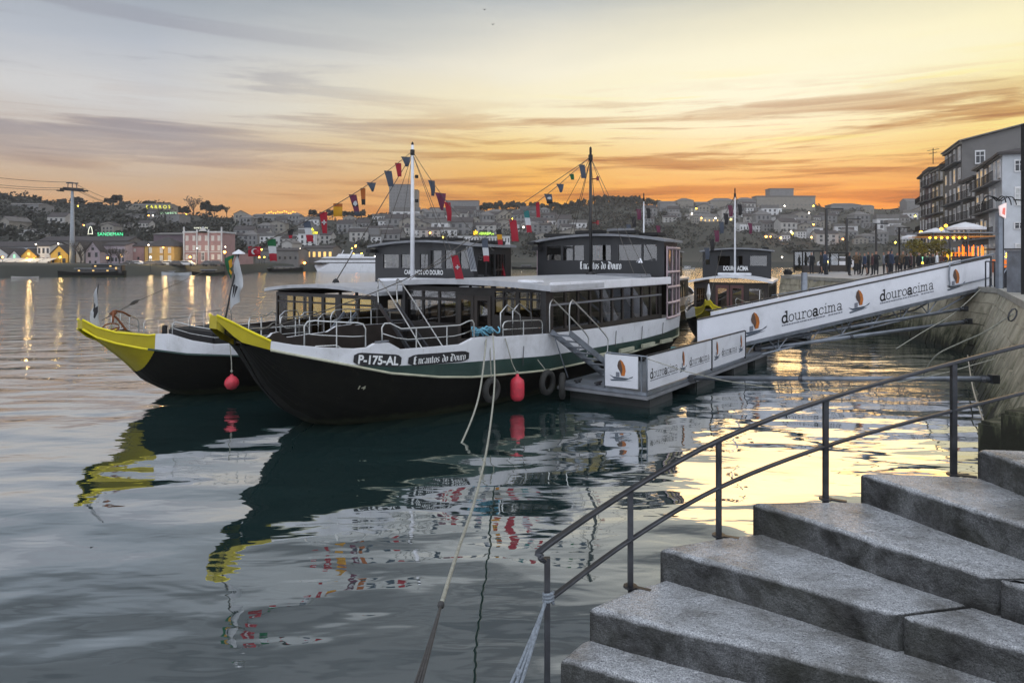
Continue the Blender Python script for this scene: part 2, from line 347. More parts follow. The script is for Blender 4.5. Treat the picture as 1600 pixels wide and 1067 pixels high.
# ---------------------------------------------------------------- shared materials
M = dict(
 white=mat('white_paint', (214, 216, 220), .35, extra=grime, var=.06, dirt=((150, 150, 146), .5), scale=1.5),
 panel=mat('banner_white', (222, 224, 230), .4, var=.04, dirt=((170, 172, 176), .5), scale=1.2, bump=.5, bscale=1.6), palegrey=mat('pale_roof_paint', (168, 170, 174), .5, var=.1, dirt=((120, 120, 118), .6)),
 black=mat('black_paint', (34, 34, 35), .4, var=.3), soot=mat('matt_black', (26, 26, 27), .75, var=.3),
 hull=mat('black_hull', (13, 14, 12), .65, spec=.12, var=.5, scale=.8, bump=.25, dirt=((38, 38, 30), .35), extra=slime),
 green=mat('green_hull', (28, 54, 48), .4, var=.25, scale=1.2, dirt=((66, 84, 74), .5)),
 cream=mat('cream_strake', (172, 172, 150), .5, dirt=((100, 100, 84), .6)),
 rim=mat('yellow_rim', (226, 210, 16), .45), yellow=mat('yellow_paint', (164, 150, 12), .5, var=.16, scale=1.2, dirt=((136, 118, 16), .55), bump=.1),
 steel=mat('stainless_tube', (176, 178, 176), .3, .85, var=.1), galv=mat('galvanised_steel', (124, 130, 138), .45, .6, var=.25, dirt=((84, 84, 82), .6)),
 rail=mat('grey_rail', (70, 72, 76), .42, .7, var=.35, scale=6, dirt=((60, 48, 40), .5)),
 dark=mat('dark_wood', (48, 42, 38), .6, var=.35, scale=4), cabin=mat('cabin_brown', (32, 28, 25), .5, var=.25), house=mat('wheelhouse_black', (33, 34, 37), .5, var=.15),
 deck=mat('deck_boards', (96, 90, 82), .7, var=.25, scale=5), floor=mat('cabin_floor', (70, 60, 48), .7),
 pink=mat('pinkish_trim', (168, 150, 154), .5), roofgrey=mat('roof_grey', (120, 122, 126), .7), rubber=mat('tyre_rubber', (40, 40, 38), .8, var=.3, bump=.3),
 red=mat('red_buoy', (196, 54, 70), .5, var=.2, scale=6, dirt=((120, 60, 60), .8)), rope=mat('mooring_rope', (150, 150, 138), .9, var=.3, scale=20), darkrope=mat('dark_rope', (66, 66, 66), .9, var=.3, scale=20),
 bluerope=mat('blue_rope', (98, 150, 170), .9, var=.35, scale=8), line=mat('rigging_wire', (70, 66, 60), .6), ltline=mat('pale_rope', (188, 178, 160), .8),
 ink=mat('black_lettering', (22, 22, 26), .5, var=.1), wink=mat('white_lettering', (226, 228, 228), .5, var=.03), greyink=mat('grey_small_print', (112, 116, 126), .6),
 sail=mat('orange_sail', (176, 102, 40), .5, var=.35, scale=4), brown=mat('brown_sail', (84, 64, 54), .5, var=.3), slate=mat('slate_hull', (70, 80, 92), .5, var=.3),
 amber=glass('amber_glass', (1.0, .82, .34), refl=.0), smoke=glass('smoked_glass', (.34, .31, .28), refl=.10), clear=glass('clear_glass', (.62, .60, .56), refl=.10), open=glass('open_glass', (.96, .95, .93), refl=0., ior=1.08),
 darkglass=mat('dark_window_glass', (40, 40, 42), .08, var=.2, spec=.9),
)
# ---------------------------------------------------------------- water
m = bpy.data.materials.new('river_water'); m.use_nodes = True; k = NT(m.node_tree); m.node_tree.nodes.clear()
o = k.n('ShaderNodeOutputMaterial'); tc = k.n('ShaderNodeTexCoord'); P_ = tc.outputs['Object']
def wnoise(scale, sx, sy, detail, dist=0., rot=0.):
    mp = k.n('ShaderNodeMapping', inp={'Scale': (sx, sy, 1), 'Rotation': (0, 0, R(rot))}); k.l(P_, mp.inputs[0])
    nz = k.n('ShaderNodeTexNoise', inp={'Scale': scale, 'Detail': detail, 'Roughness': .5, 'Distortion': dist}); k.l(mp.outputs[0], nz.inputs['Vector']); return nz.outputs[0]
sp = k.n('ShaderNodeSeparateXYZ'); k.l(P_, sp.inputs[0])
far = k.rng(sp.outputs[1], 13, 52, 0, 1, smooth=True); lee = k.rng(sp.outputs[0], -9, -2, 1, .62)
swell = wnoise(.42, .8, 1.5, 1., .2, 12); chop = wnoise(1.25, .7, 1.7, 2., .3, -8); rip = wnoise(4.2, .38, 1.6, 3., .4, 5); patch = wnoise(.12, 1, 1, 2.)
pf = k.rng(patch, .42, .6, .35, 1., smooth=True)
h = k.math('ADD', k.math('MULTIPLY', swell, .085), k.math('MULTIPLY', chop, k.math('ADD', k.math('MULTIPLY', far, .05), .0095)))
h = k.math('ADD', h, k.math('MULTIPLY', rip, k.math('MULTIPLY', k.math('ADD', k.math('MULTIPLY', far, .030), .0010), pf)))
bp = k.n('ShaderNodeBump', inp={'Strength': 1., 'Distance': 1.}); k.l(h, bp.inputs['Height'])
df = k.n('ShaderNodeBsdfDiffuse', inp={'Color': (.016, .041, .041, 1)}); k.l(bp.outputs[0], df.inputs['Normal'])
gl = k.n('ShaderNodeBsdfGlossy', inp={'Color': (.97, .97, .98, 1), 'Roughness': .02}); k.l(bp.outputs[0], gl.inputs['Normal'])
fr = k.n('ShaderNodeFresnel', inp={'IOR': 1.5}); k.l(bp.outputs[0], fr.inputs['Normal'])
mx = k.n('ShaderNodeMixShader'); k.l(k.math('MULTIPLY_ADD', fr.outputs[0], .50, .51, clamp=True), mx.inputs[0]); k.l(df.outputs[0], mx.inputs[1]); k.l(gl.outputs[0], mx.inputs[2]); k.l(mx.outputs[0], o.inputs[0])
w = MB(); w.add([(-700, -60, 0), (900, -60, 0), (900, 600, 0), (-700, 600, 0)], [(0, 1, 2, 3)]); struct(w.build('river_water', m))

# ---------------------------------------------------------------- far bank and hills (terrain), laid out by bearing from the viewer
BANK = [(-700, 140), (-300, 148), (0, 157), (200, 176), (350, 191), (400, 214), (460, 232), (580, 245), (780, 293), (1060, 336), (1300, 345), (2300, 345)]
RIDGE_D = [(-700, 420), (350, 430), (600, 520), (900, 620), (1100, 680), (2300, 700)]
RIDGE_Y = [(-700, 300), (-200, 304), (0, 306), (45, 308), (66, 319), (95, 316), (160, 321), (200, 320), (255, 322), (275, 336), (320, 338), (350, 341), (400, 337), (470, 340), (530, 345),
           (560, 341), (610, 334), (690, 334), (760, 330), (800, 326), (850, 330), (900, 324), (950, 315), (985, 314), (1020, 326), (1060, 318), (1110, 320), (1180, 316), (1275, 320), (1290, 327), (1330, 321),
           (1370, 328), (1400, 326), (1440, 316), (1600, 300), (2300, 280)]
def bank(px): return lerp_tab(BANK, px)
def shape(t): return .02+.98*(max(0, t-.10)/.90)**1.05 if t > .10 else .02*t/.10
def ground(px, t):
    """terrain point at photo column px; t runs 0 (water's edge) to 1 (ridge)"""
    b, r = bank(px), lerp_tab(RIDGE_D, px); d = b+(r-b)*t
    zr = EYE+(405-lerp_tab(RIDGE_Y, px))/FPX*r
    z = 2.6+(zr-2.6)*shape(t)
    if .15 < t < .98: z += 1.6*math.sin(px*.05+t*9)*math.sin(t*17+px*.021)
    return Vector(((px-800)/FPX*d, d, z))
hill_m = mat('wooded_hill_ground', (56, 57, 50), .95, var=.35, scale=.05, dirt=((38, 42, 36), .8), bump=.4, bscale=.4)
tb = MB(); cols = list(range(-400, 2001, 16)); TS = [0, .02, .06, .10]+[.10+.9*i/26 for i in range(1, 27)]
for px in cols:
    q = ground(px, 0); tb.v.append((q.x, q.y-3, -1.2)); tb.v.append((q.x, q.y, 2.2))
    for t in TS[1:]: tb.v.append(tuple(ground(px, t)))
    q = ground(px, 1); tb.v.append((q.x*1.05, q.y*1.05, q.z*.9)); tb.v.append((q.x*1.08, q.y*1.08, 0))
N = len(TS)+3
for i in range(len(cols)-1):
    for j in range(N-1): tb.f.append((i*N+j, (i+1)*N+j, (i+1)*N+j+1, i*N+j+1)); tb.mi.append(0)
struct(tb.build('hills', hill_m, smooth=True))

# ---------------------------------------------------------------- near quay on the right
QZ = 2.8
stone = wall_stone()
paving = mat('quay_paving', (150, 150, 150), .7, var=.2, scale=1.2, dirt=((110, 110, 108), .5), bump=.2)
EDGE = [(6.2, 6.0), (8.85, 10.6), (14.8, 20.3), (20.25, 29.3), (21.0, 38.), (20.2, 52.8), (27., 62.), (44., 88.), (75., 140.)]   # top edge of the quay
FOOT = [(5.0, 6.6), (7.65, 11.2), (13.6, 20.9), (18.9, 29.4), (20.6, 38.), (19.8, 53.2), (26.8, 62.6), (43.8, 88.6), (74.8, 140.6)]
q = MB(); n = len(EDGE)
q.prism(EDGE+[(180, 140), (180, -3), (5.0, -3), (5.0, 4.4)], -1.5, QZ-.012)
struct(q.build('quay_pavement', paving))
q = MB()
rq = random.Random(5)
for i in range(n-1):
    a, b = EDGE[i], EDGE[i+1]; c, d = FOOT[i], FOOT[i+1]; L = math.dist(a, b); nr = 7
    nx_, ny_ = -(b[1]-a[1])/L, (b[0]-a[0])/L
    def pt(u, v, o=0.):
        x = c[0]+(d[0]-c[0])*u; y = c[1]+(d[1]-c[1])*u; X = a[0]+(b[0]-a[0])*u; Y = a[1]+(b[1]-a[1])*u
        return (x+(X-x)*v+nx_*o, y+(Y-y)*v+ny_*o, -.5+(QZ+.5-.22)*v)
    q.add([pt(0, 0, -.105), pt(1, 0, -.105), pt(1, 1, -.105), pt(0, 1, -.105)], [(0, 1, 2, 3)])
    for r_ in range(nr):      # coursed rubble, each stone a little in or out
        u = 0.
        while u < 1:
            w_ = rq.uniform(.45, 1.1)/L; u1 = min(1, u+w_); g = .022; j = lambda: rq.uniform(-.02, .02); o = rq.uniform(-.015, .05)
            f4 = [pt(u+g/L+j()/L, (r_+.03)/nr+j()*.2, o), pt(u1-g/L+j()/L, (r_+.03)/nr+j()*.2, o+j()*.6), pt(u1-g/L+j()/L, (r_+.97)/nr+j()*.2, o+j()*.6), pt(u+g/L+j()/L, (r_+.97)/nr+j()*.2, o+j()*.6)]
            b4 = [pt(u, r_/nr, -.10), pt(u1, r_/nr, -.10), pt(u1, (r_+1)/nr, -.10), pt(u, (r_+1)/nr, -.10)]
            q.add(f4+b4, [(0, 1, 2, 3), (0, 4, 5, 1), (1, 5, 6, 2), (2, 6, 7, 3), (3, 7, 4, 0)]); u = u1
tag(q.build('quay_wall', stone), 'old mossy stone quay wall dropping to the river on the right', 'wall')
cp = MB()
for i in range(n-1):
    a, b = Vector((*EDGE[i], QZ)), Vector((*EDGE[i+1], QZ)); d = (b-a).normalized(); nn = Vector((d.y, -d.x, 0))
    cp.add([a-nn*.06-d*0+Vector((0, 0, .0)), b-nn*.06, b+nn*.5, a+nn*.5, a-nn*.06-Vector((0, 0, .22)), b-nn*.06-Vector((0, 0, .22))], [(0, 1, 2, 3), (0, 4, 5, 1)])
tag(cp.build('quay_coping', mat('coping_stone', (150, 148, 140), .7, var=.2, dirt=((96, 96, 88), .6), bump=.4)), 'pale flat coping stones along the quay edge', 'coping')
# stone blocks at the wall's foot
for p, sz, rz, lab in (((10.2, 13.9, .35), (1.6, 1.1, .9), .5, 'low square stone block at the foot of the quay wall, nearest the water'),
                       ((9.2, 12.1, 1.0), (1.1, 1.0, .75), .55, 'dark upper stone block jutting from the foot of the quay wall')):
    b = MB(); b.box((0, 0, 0), sz); o = b.build('stone_block', stone, bevel=.06); o.location = p; o.rotation_euler.z = rz; tag(o, lab, 'stone block')

# ---------------------------------------------------------------- foreground fan of stone steps
granite = bpy.data.materials.new('worn_granite'); granite.use_nodes = True; k = NT(granite.node_tree); b = granite.node_tree.nodes['Principled BSDF']
tc = k.n('ShaderNodeTexCoord'); P_ = tc.outputs['Object']
def nz_(s, d=6., ro=.6, di=0.): 
    x = k.n('ShaderNodeTexNoise', inp={'Scale': s, 'Detail': d, 'Roughness': ro, 'Distortion': di}); k.l(P_, x.inputs['Vector']); return x.outputs[0]
spk = nz_(120., 3., .6); big = nz_(1.7, 6., .65, .4); midn = nz_(14., 5., .7)
c = k.ramp(spk, [(.30, lin((112, 115, 120))), (.47, lin((174, 178, 182))), (.66, lin((226, 229, 232)))])
c = k.mix(k.rng(big, .42, .62, 0, .8), c, lin((100, 99, 94)))
c = k.mix(k.rng(midn, .56, .70, 0, .5), c, lin((88, 88, 84)))
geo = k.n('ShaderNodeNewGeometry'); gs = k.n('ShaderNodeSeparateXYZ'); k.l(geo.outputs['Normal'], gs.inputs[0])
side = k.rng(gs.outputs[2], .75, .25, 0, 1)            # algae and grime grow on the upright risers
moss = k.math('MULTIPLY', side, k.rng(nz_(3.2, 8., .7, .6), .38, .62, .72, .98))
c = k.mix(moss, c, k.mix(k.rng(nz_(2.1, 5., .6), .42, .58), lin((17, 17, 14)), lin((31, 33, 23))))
pit = k.rng(nz_(34., 6., .75, .5), .40, .30, 0, .8); c = k.mix(pit, c, lin((40, 41, 38)))
k.l(c, b.inputs['Base Color']); k.l(k.math('ADD', k.rng(midn, .35, .65, .16, .48), k.math('MULTIPLY', side, .4), clamp=True), b.inputs['Roughness'])
hh = k.math('ADD', k.math('MULTIPLY', spk, .35), k.math('ADD', k.math('MULTIPLY', midn, 1.0), k.math('MULTIPLY', nz_(45., 4., .6), .7)))
bp = k.n('ShaderNodeBump', inp={'Strength': 1., 'Distance': .04}); k.l(hh, bp.inputs['Height']); k.l(bp.outputs[0], b.inputs['Normal'])
RISE = .22
CORN = [(-.02, 3.72), (.30, 4.40), (.512, 4.62), (1.06, 5.03), (1.82, 5.33), (2.66, 5.35), (3.46, 5.22), (4.3, 5.0), (5.4, 4.7)]
INNER = [(2.9, 3.05), (3.1, 3.1), (3.35, 3.1), (3.45, 3.14), (3.52, 3.15), (3.62, 3.12), (3.6, 3.1), (3.9, 3.1), (4.6, 3.1)]
STAIR = thing('stone_staircase', 'worn grey granite steps fanning up from the river in the foreground', 'steps', (1.5, 4.5, 1.28))
def step(i):
    z = 1.28+RISE*i; a, b_ = Vector(CORN[i]), Vector(CORN[i+1]); c0, c1 = Vector(INNER[i]), Vector(INNER[i+1])
    nb = Vector(CORN[i+2]) if i+2 < len(CORN) else b_+(b_-a)
    e = b_.lerp(nb, .35); f_ = c1+Vector((.45, .02))
    cuts = [0, .50+.08*((i*7) % 3), 1.0]
    for j in range(2):
        u0, u1 = cuts[j], cuts[j+1]; g = .006
        p = [a.lerp(c0, u0+(g if j else 0)), a.lerp(c0, u1-(0 if j else g)), e.lerp(f_, u1-(0 if j else g)), e.lerp(f_, u0+(g if j else 0))]
        nseg = 26; front = []; w_ = Vector((-(c0-a).y, (c0-a).x)).normalized(); rs = random.Random(i*5+j)
        for t in range(nseg+1):
            v = p[0].lerp(p[1], t/nseg); gl_ = (u0+(u1-u0)*t/nseg)*9
            front.append(v+w_*(.010*math.sin(gl_*.8+i*2)+.005*math.sin(gl_*2.1+i)+rs.uniform(-.005, .004)))
        left_ = [p[3].lerp(p[0], t/8) for t in range(1, 8)]
        if j == 0:   # the outer edge bows outward a little
            ctr = Vector((3.0, 3.2)); left_ = [v+(v-ctr).normalized()*(.05*math.sin(math.pi*(t+1)/8)+rs.uniform(-.004, .004)) for t, v in enumerate(left_)]
        back_ = [p[2].lerp(p[3], t/4) for t in range(0, 4)]; side_ = [p[1].lerp(p[2], t/4) for t in range(1, 4)]
        poly = [v-Vector((1.5, 4.5)) for v in front+side_+back_+[p[3]]+left_]; n_ = len(poly); ar = sum(poly[q-1].x*poly[q].y-poly[q].x*poly[q-1].y for q in range(n_))
        sg_ = 1 if ar > 0 else -1; nor = []
        for q in range(n_):
            d0, d1 = (poly[q]-poly[q-1]).normalized(), (poly[(q+1) % n_]-poly[q]).normalized(); m0 = Vector((d0.y, -d0.x))*sg_; m1 = Vector((d1.y, -d1.x))*sg_; mm = (m0+m1).normalized(); nor.append(mm/max(.5, mm.dot(m0)))
        rad = [.040+rs.uniform(-.008, .008)+(.02 if rs.random() < .07 else 0) for _ in range(n_)]      # worn, chipped arris
        jn = range(nseg, nseg+5) if j == 0 else [0]+list(range(n_-len(left_)-1, n_))
        for e_ in jn: rad[e_] = .012
        q = MB(); rings = []
        for s_ in range(6):
            an = math.pi/2*(1-s_/5); rings.append([(poly[e_].x-nor[e_].x*rad[e_]*(1-math.cos(an)), poly[e_].y-nor[e_].y*rad[e_]*(1-math.cos(an)), z-1.28-rad[e_]*(1-math.sin(an))) for e_ in range(n_)])
        rings.append([(poly[e_].x, poly[e_].y, z-1.28-.62) for e_ in range(n_)])
        for rg in rings: q.v += rg
        for s_ in range(6):
            for e_ in range(n_): q.f.append((s_*n_+e_, s_*n_+(e_+1) % n_, (s_+1)*n_+(e_+1) % n_, (s_+1)*n_+e_)); q.mi.append(0)
        q.f.append(tuple(range(n_))); q.mi.append(0)
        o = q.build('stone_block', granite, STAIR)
        o.data.polygons.foreach_set('use_smooth', [len(f_.vertices) == 4 for f_ in o.data.polygons])
for i in range(8): step(i)
base = MB(); base.prism([(3.6-1.5, 3.2-4.5), (2.9-1.5, 2.6-4.5), (2.5-1.5, -1-4.5), (7-1.5, -1-4.5), (7-1.5, 4.6-4.5), (5.0-1.5, 4.6-4.5)], -1.6, 1.2)
base.build('landing', granite, STAIR)

# ---------------------------------------------------------------- curved iron handrail on the steps
RA = thing('stair_handrail', 'curved dark grey iron handrail beside the foreground stone steps', 'handrail', (1.5, 5, 1.5))
RP = lambda px, d, y: ray(px, d, y)-Vector((1.5, 5, 1.5))
def smooth_path(pts, n=6):
    pts = [Vector(p) for p in pts]; out = []
    for i in range(len(pts)-1):
        p0, p1, p2, p3 = pts[max(i-1, 0)], pts[i], pts[i+1], pts[min(i+2, len(pts)-1)]
        for t in range(n):
            u = t/n; out.append(.5*((2*p1)+(p2-p0)*u+(2*p0-5*p1+4*p2-p3)*u*u+(3*p1-p0-3*p2+p3)*u**3))
    return out+[pts[-1]]
POSTS = [(855, 4.30, 868, 1090), (985, 4.92, 765, 917), (1123, 5.27, 688, 837), (1290, 5.43, 624, 780), (1490, 5.32, 567, 742), (1690, 5.0, 518, 700)]
top = smooth_path([RP(849, 4.22, 876), RP(845, 4.2, 868), RP(856, 4.28, 851)]+[RP(px, d, y) for px, d, y, _ in POSTS[1:]])
def flat_bar(path, w, h):
    mb = MB(); path = [Vector(p) for p in path]; o = 0
    for i, p in enumerate(path):
        t = (path[min(i+1, len(path)-1)]-path[max(i-1, 0)]).normalized(); s_ = t.cross(Vector((0, 0, 1))).normalized(); u = s_.cross(t)
        mb.v += [tuple(p+s_*(a*w/2)+u*(b*h/2)) for a, b in ((-1, -.5), (-.7, -1), (.7, -1), (1, -.5), (1, .5), (.7, 1), (-.7, 1), (-1, .5))]
    for i in range(len(path)-1):
        for j in range(8): mb.f.append((i*8+j, i*8+(j+1) % 8, (i+1)*8+(j+1) % 8, (i+1)*8+j)); mb.mi.append(0)
    mb.f += [tuple(range(8)), tuple(range((len(path)-1)*8, len(path)*8))]; mb.mi += [0, 0]
    return mb
flat_bar(top, .045, .026).build('top_rail', M['rail'], RA, smooth=False)
midr = smooth_path([RP(861, 4.3, 934), RP(985, 4.92, 843), RP(1123, 5.27, 762), RP(1290, 5.43, 697), RP(1490, 5.32, 641), RP(1690, 5.0, 592)])
flat_bar(midr, .038, .022).build('middle_rail', M['rail'], RA)
for i, (px, d, y0, y1) in enumerate(POSTS):
    a, b_ = RP(px, d, y0), RP(px, d, y1); mb = MB(); mb.beam(b_-Vector((0, 0, .03)), a-Vector((0, 0, .01)), .036, .036); po = mb.build('post', M['rail'], RA)
    if 0 < i < 5:
        mb = MB(); mb.lathe([(0, -.0), (.05, 0), (.05, .012), (.0, .014)], 10, tuple(b_)); mb.beam(b_+Vector((.0, 0, .006)), b_+Vector((.13, -.07, .006)), .035, .012); mb.build('foot_plate', M['rail'], po)
# rope hitched round the first post
rp_ = MB(); P0 = ray(857, 4.3, 940)
for q_ in range(3):
    pts = [P0+Vector((.03*math.cos(a), .03*math.sin(a), -.012+.02*q_+.006*a)) for a in [i*.6 for i in range(11)]]
    rp_.tube(pts, .011, 6)
for q_ in range(3):
    e = Vector((-.20+.035*q_, 3.9-.05*q_, 1.25)); rp_.tube(cyl_link(P0+Vector((-.02, -.02, .01*q_)), e, .03+.02*q_, 10), .011, 6)
    
ks = P0.lerp(Vector((-.18, 3.88, 1.25)), .45); rp_.lathe([(.0, -.03), (.022, -.015), (.026, 0), (.02, .02), (0, .03)], 8, tuple(ks-Vector((0, 0, .03))))
tag(rp_.build('tied_rope', mat('grey_blue_rope', (128, 136, 144), .9, var=.35, scale=60, bump=.6, bscale=120), smooth=True), 'grey rope hitched round the first handrail post, hanging down left', 'rope')
# ---------------------------------------------------------------- river boats
A1 = R(54); E_ = (math.cos(A1), math.sin(A1))
def interp(tab): return lambda s: lerp_tab(tab, s)
class Boat:
    """local frame: x runs aft from the tip of the prow, y = away from the quay side, z up from the water"""
    def __init__(b, name, label, loc, ang, sheer, rub, wl, sp, prow_all, tip, scale=1., beam=1., L=22.3):
        b.root = thing(name, label, 'tour boat', loc, ang); b.root.scale = (scale, scale*beam, scale)
        b.bt = interp([(0, .14), (.5, .38), (1, .76), (1.8, 1.4), (2.4, 1.8), (3.2, 2.15), (4.5, 2.5), (6, 2.78), (8, 2.95), (10, 3.0), (16.7, 2.98), (18.8, 2.68), (20, 2.15), (21, 1.45), (22, .55), (22.3, .2)])
        b.sh, b.rb, b.wl = interp(sheer), interp(rub), interp(wl)
        b.kt = interp([(0, tip-.10), (.3, tip-.45), (.64, tip-.76), (1.2, 1.1), (1.75, .5), (2.4, .1), (2.9, -.1), (5, -.45), (18, -.45), (20.5, -.1), (21.6, .7), (22.3, 1.9)])
        b.pt = interp([(0, .5), (1, .6), (3, .42), (6, .24), (17, .2), (20, .35), (22.3, .6)])
        b.sp, b.prow_all = sp, prow_all
        b.S = sorted({0, .15, .3, .45, .64, .8, sp, sp+.25, *[1+.3*i for i in range(15)], *[5.6+.6*i for i in range(28)], 22.3, *[s for s, _ in sheer], *[s for s, _ in wl], *[s for s, _ in rub]})
        b.S = [s for s in b.S if s <= 22.3]
    def w(b, s, z):
        k, t, r_ = b.kt(s), b.sh(s), b.rb(s); f = b.bt(s)
        if z >= r_: return max(.02, f*(.965+.035*min(1, (z-r_)/max(.01, t-r_))))
        return max(.02, f*.965*max(0, (z-k)/max(.01, r_-k))**b.pt(s))
    def skin(b, s, z, o=0.):
        """point on the quay-side skin, o metres outside it"""
        ds = .05; y = -b.w(s, z); t = Vector((2*ds, -(b.w(s+ds, z)-b.w(s-ds, z)), 0)).normalized(); n = Vector((t.y, -t.x, 0))
        return Vector((s, y, z))+n*o
    def strip(b, mb, s0, s1, zs, mi=0, lap=0.):
        S = [s for s in b.S if s0-1e-6 <= s <= s1+1e-6]
        for sg in (-1, 1):
            o = len(mb.v); nz = len(zs)*(2 if lap else 1)
            for s in S:
                for z in zs:
                    zz = z(s); mb.v.append((s, sg*b.w(s, zz), zz))
                    if lap: mb.v.append((s, sg*(b.w(s, zz)+lap*min(1, s)), zz-.004))
            for i in range(len(S)-1):
                for j in range(nz-1): mb.f.append((o+i*nz+j, o+(i+1)*nz+j, o+(i+1)*nz+j+1, o+i*nz+j+1)); mb.mi.append(mi)
        return S
    def hull(b, green=True, strake=M['cream']):
        fr = lambda u: (lambda s: b.kt(s)+(b.rb(s)-b.kt(s))*u)
        low = [b.kt]+[fr(u) for u in (.06, .14, .24, .36, .48, .6, .72, .86)]+[b.rb]
        mb = MB(); b.strip(mb, b.sp if b.prow_all else 0, 22.3, low, lap=.022)
        mb.build('hull', M['hull'], b.root, smooth=True).data.set_sharp_from_angle(angle=R(22))
        mb = MB(); b.strip(mb, b.sp, 22.3, [b.rb, lambda s: max(b.rb(s)+.004, b.wl(s))]); mb.build('wale', M['green'] if green else M['hull'], b.root, smooth=True)
        mb = MB(); S = b.strip(mb, b.sp, 22.3, [lambda s: max(b.rb(s)+.004, b.wl(s)), lambda s: b.wl(s)*.67+b.sh(s)*.33, lambda s: b.wl(s)*.33+b.sh(s)*.67, b.sh])
        for sg in (-1, 1):       # inner face and cap
            o = len(mb.v)
            for s in S:
                for z, g in ((b.sh(s), 0), (b.sh(s)+.02, .0), (b.sh(s)+.02, .10), (max(b.dz(s)-.02, b.rb(s)), .10)): mb.v.append((s, sg*max(.02, b.w(s, b.sh(s))-g), z))
            for i in range(len(S)-1):
                for j in range(3): mb.f.append((o+i*4+j, o+(i+1)*4+j, o+(i+1)*4+j+1, o+i*4+j+1)); mb.mi.append(j//2)
        mb.build('bulwark', [M['white'], M['dark']], b.root)
        mb = MB()
        if b.prow_all: b.strip(mb, 0, b.sp, low, lap=.02)
        b.strip(mb, 0, b.sp, [b.rb]+[lambda s: (b.rb(s)*.5+b.sh(s)*.5), b.sh])
        S = [s for s in b.S if s <= b.sp+1e-6]; z0 = b.kt(0); o = len(mb.v)
        mb.add([(0, -b.w(0, z0+.05), b.rb(0)), (0, b.w(0, z0+.05), b.rb(0)), (0, b.w(0, b.sh(0)), b.sh(0)), (0, -b.w(0, b.sh(0)), b.sh(0))], [(0, 1, 2, 3)])
        for s0, s1 in zip(S, S[1:]):
            q = [(s, sg*b.w(s, b.sh(s)), b.sh(s)) for s, sg in ((s0, -1), (s1, -1), (s1, 1), (s0, 1))]
            mb.add(q, [(0, 1, 2, 3)])
        pr = mb.build('prow', M['yellow'], b.root)
        mb = MB()
        for sg in (-1, 1): mb.tube([(s, sg*(b.w(s, b.sh(s))), b.sh(s)+.015) for s in S], .028, 6)
        mb.build('gunwale_rim', M['rim'], pr)
        mb = MB()
        for sg in (-1, 1): mb.tube([(s, sg*(b.w(s, b.rb(s))+.015), b.rb(s)) for s in b.S if s >= b.sp*.9 and s <= 22.2], .032, 6)
        mb.build('rubbing_strake', strake, b.root, smooth=True)
        if b.prow_all:
            mb = MB()
            for sg in (-1, 1): mb.tube([(s, sg*(b.w(s, b.rb(s))+.012), b.rb(s)) for s in S], .03, 6)
            mb.build('prow_strake', M['rim'], pr)
        mb = MB(); S = [s for s in b.S if s >= b.sp-1e-6]
        for s0, s1 in zip(S, S[1:]):
            mb.add([(s, sg*max(.01, min(b.w(s, b.sh(s))-.1, b.w(s, b.dz(s))-.05)), b.dz(s)) for s, sg in ((s0, -1), (s1, -1), (s1, 1), (s0, 1))], [(0, 1, 2, 3)])
        mb.build('deck', M['deck'], b.root)
    def dz(b, s):
        t = b.sh(s); return t-.12 if s < b.sp+.5 else max(1.0, min(t-.35, t-.12-(s-b.sp-.5)*.6)) if s < 19 else t-.35
    def loop_rail(b, s0, s1, h, sg=-1, inset=.05, bars=2, r=.02, name='guard_rail', base=None):
        n = 8; f = lambda u, v: Vector(((s0+(s1-s0)*u), sg*(b.w(s0+(s1-s0)*u, b.sh(s0+(s1-s0)*u))-inset), (base(s0+(s1-s0)*u) if base else b.sh(s0+(s1-s0)*u))+h*v))
        L = (s1-s0); c = min(.18/L, .2)
        path = [f(0, 0), f(0, .75), f(c*.3, .93), f(c, 1)]+[f(c+(1-2*c)*i/n, 1) for i in range(1, n)]+[f(1-c, 1), f(1-c*.3, .93), f(1, .75), f(1, 0)]
        mb = MB(); mb.tube(path, r, 6); o = mb.build(name, M['steel'], b.root, smooth=True)
        mb = MB(); mb.tube([f(i/n, .48) for i in range(n+1)], r*.7, 5); mb.build('middle_bar', M['steel'], o, smooth=True)
        for i in range(1, bars+1):
            mb = MB(); mb.tube([f(i/(bars+1), 0), f(i/(bars+1), .98)], r*.85, 5); mb.build('upright', M['steel'], o)
        return o
    def front_wall(b, s, hw, z0, z1, holes, m, gm, name='cabin_front', frames=None):
        mb = MB(); wall_grid(mb, -hw, hw, z0, z1, holes, lambda t, d, z: (s+d, -t, z), .07); wl = mb.build(name, m, b.root)
        for h in holes:
            mb = MB(); mb.add([(s+.035, -y, z) for y, z in ((h[0], h[2]), (h[1], h[2]), (h[1], h[3]), (h[0], h[3]))], [(0, 1, 2, 3)]); mb.build('window_pane', gm, wl)
        return wl
    def side_wall(b, sg, s0, s1, t0, t1, z0, z1, holes, m, gm, name='cabin_side', lean=0., bars=()):
        f = lambda x, d, z: (x+lean*(z-z0), sg*(t0+(t1-t0)*(x-s0)/(s1-s0)-d), z)
        mb = MB(); wall_grid(mb, s0, s1, z0, z1, holes, f, .07); wl = mb.build(name, m, b.root)
        for h in holes:
            mb = MB(); mb.add([f(h[0], .035, h[2]), f(h[1], .035, h[2]), f(h[1], .035, h[3]), f(h[0], .035, h[3])], [(0, 1, 2, 3)]); mb.build('window_pane', gm, wl)
        return wl
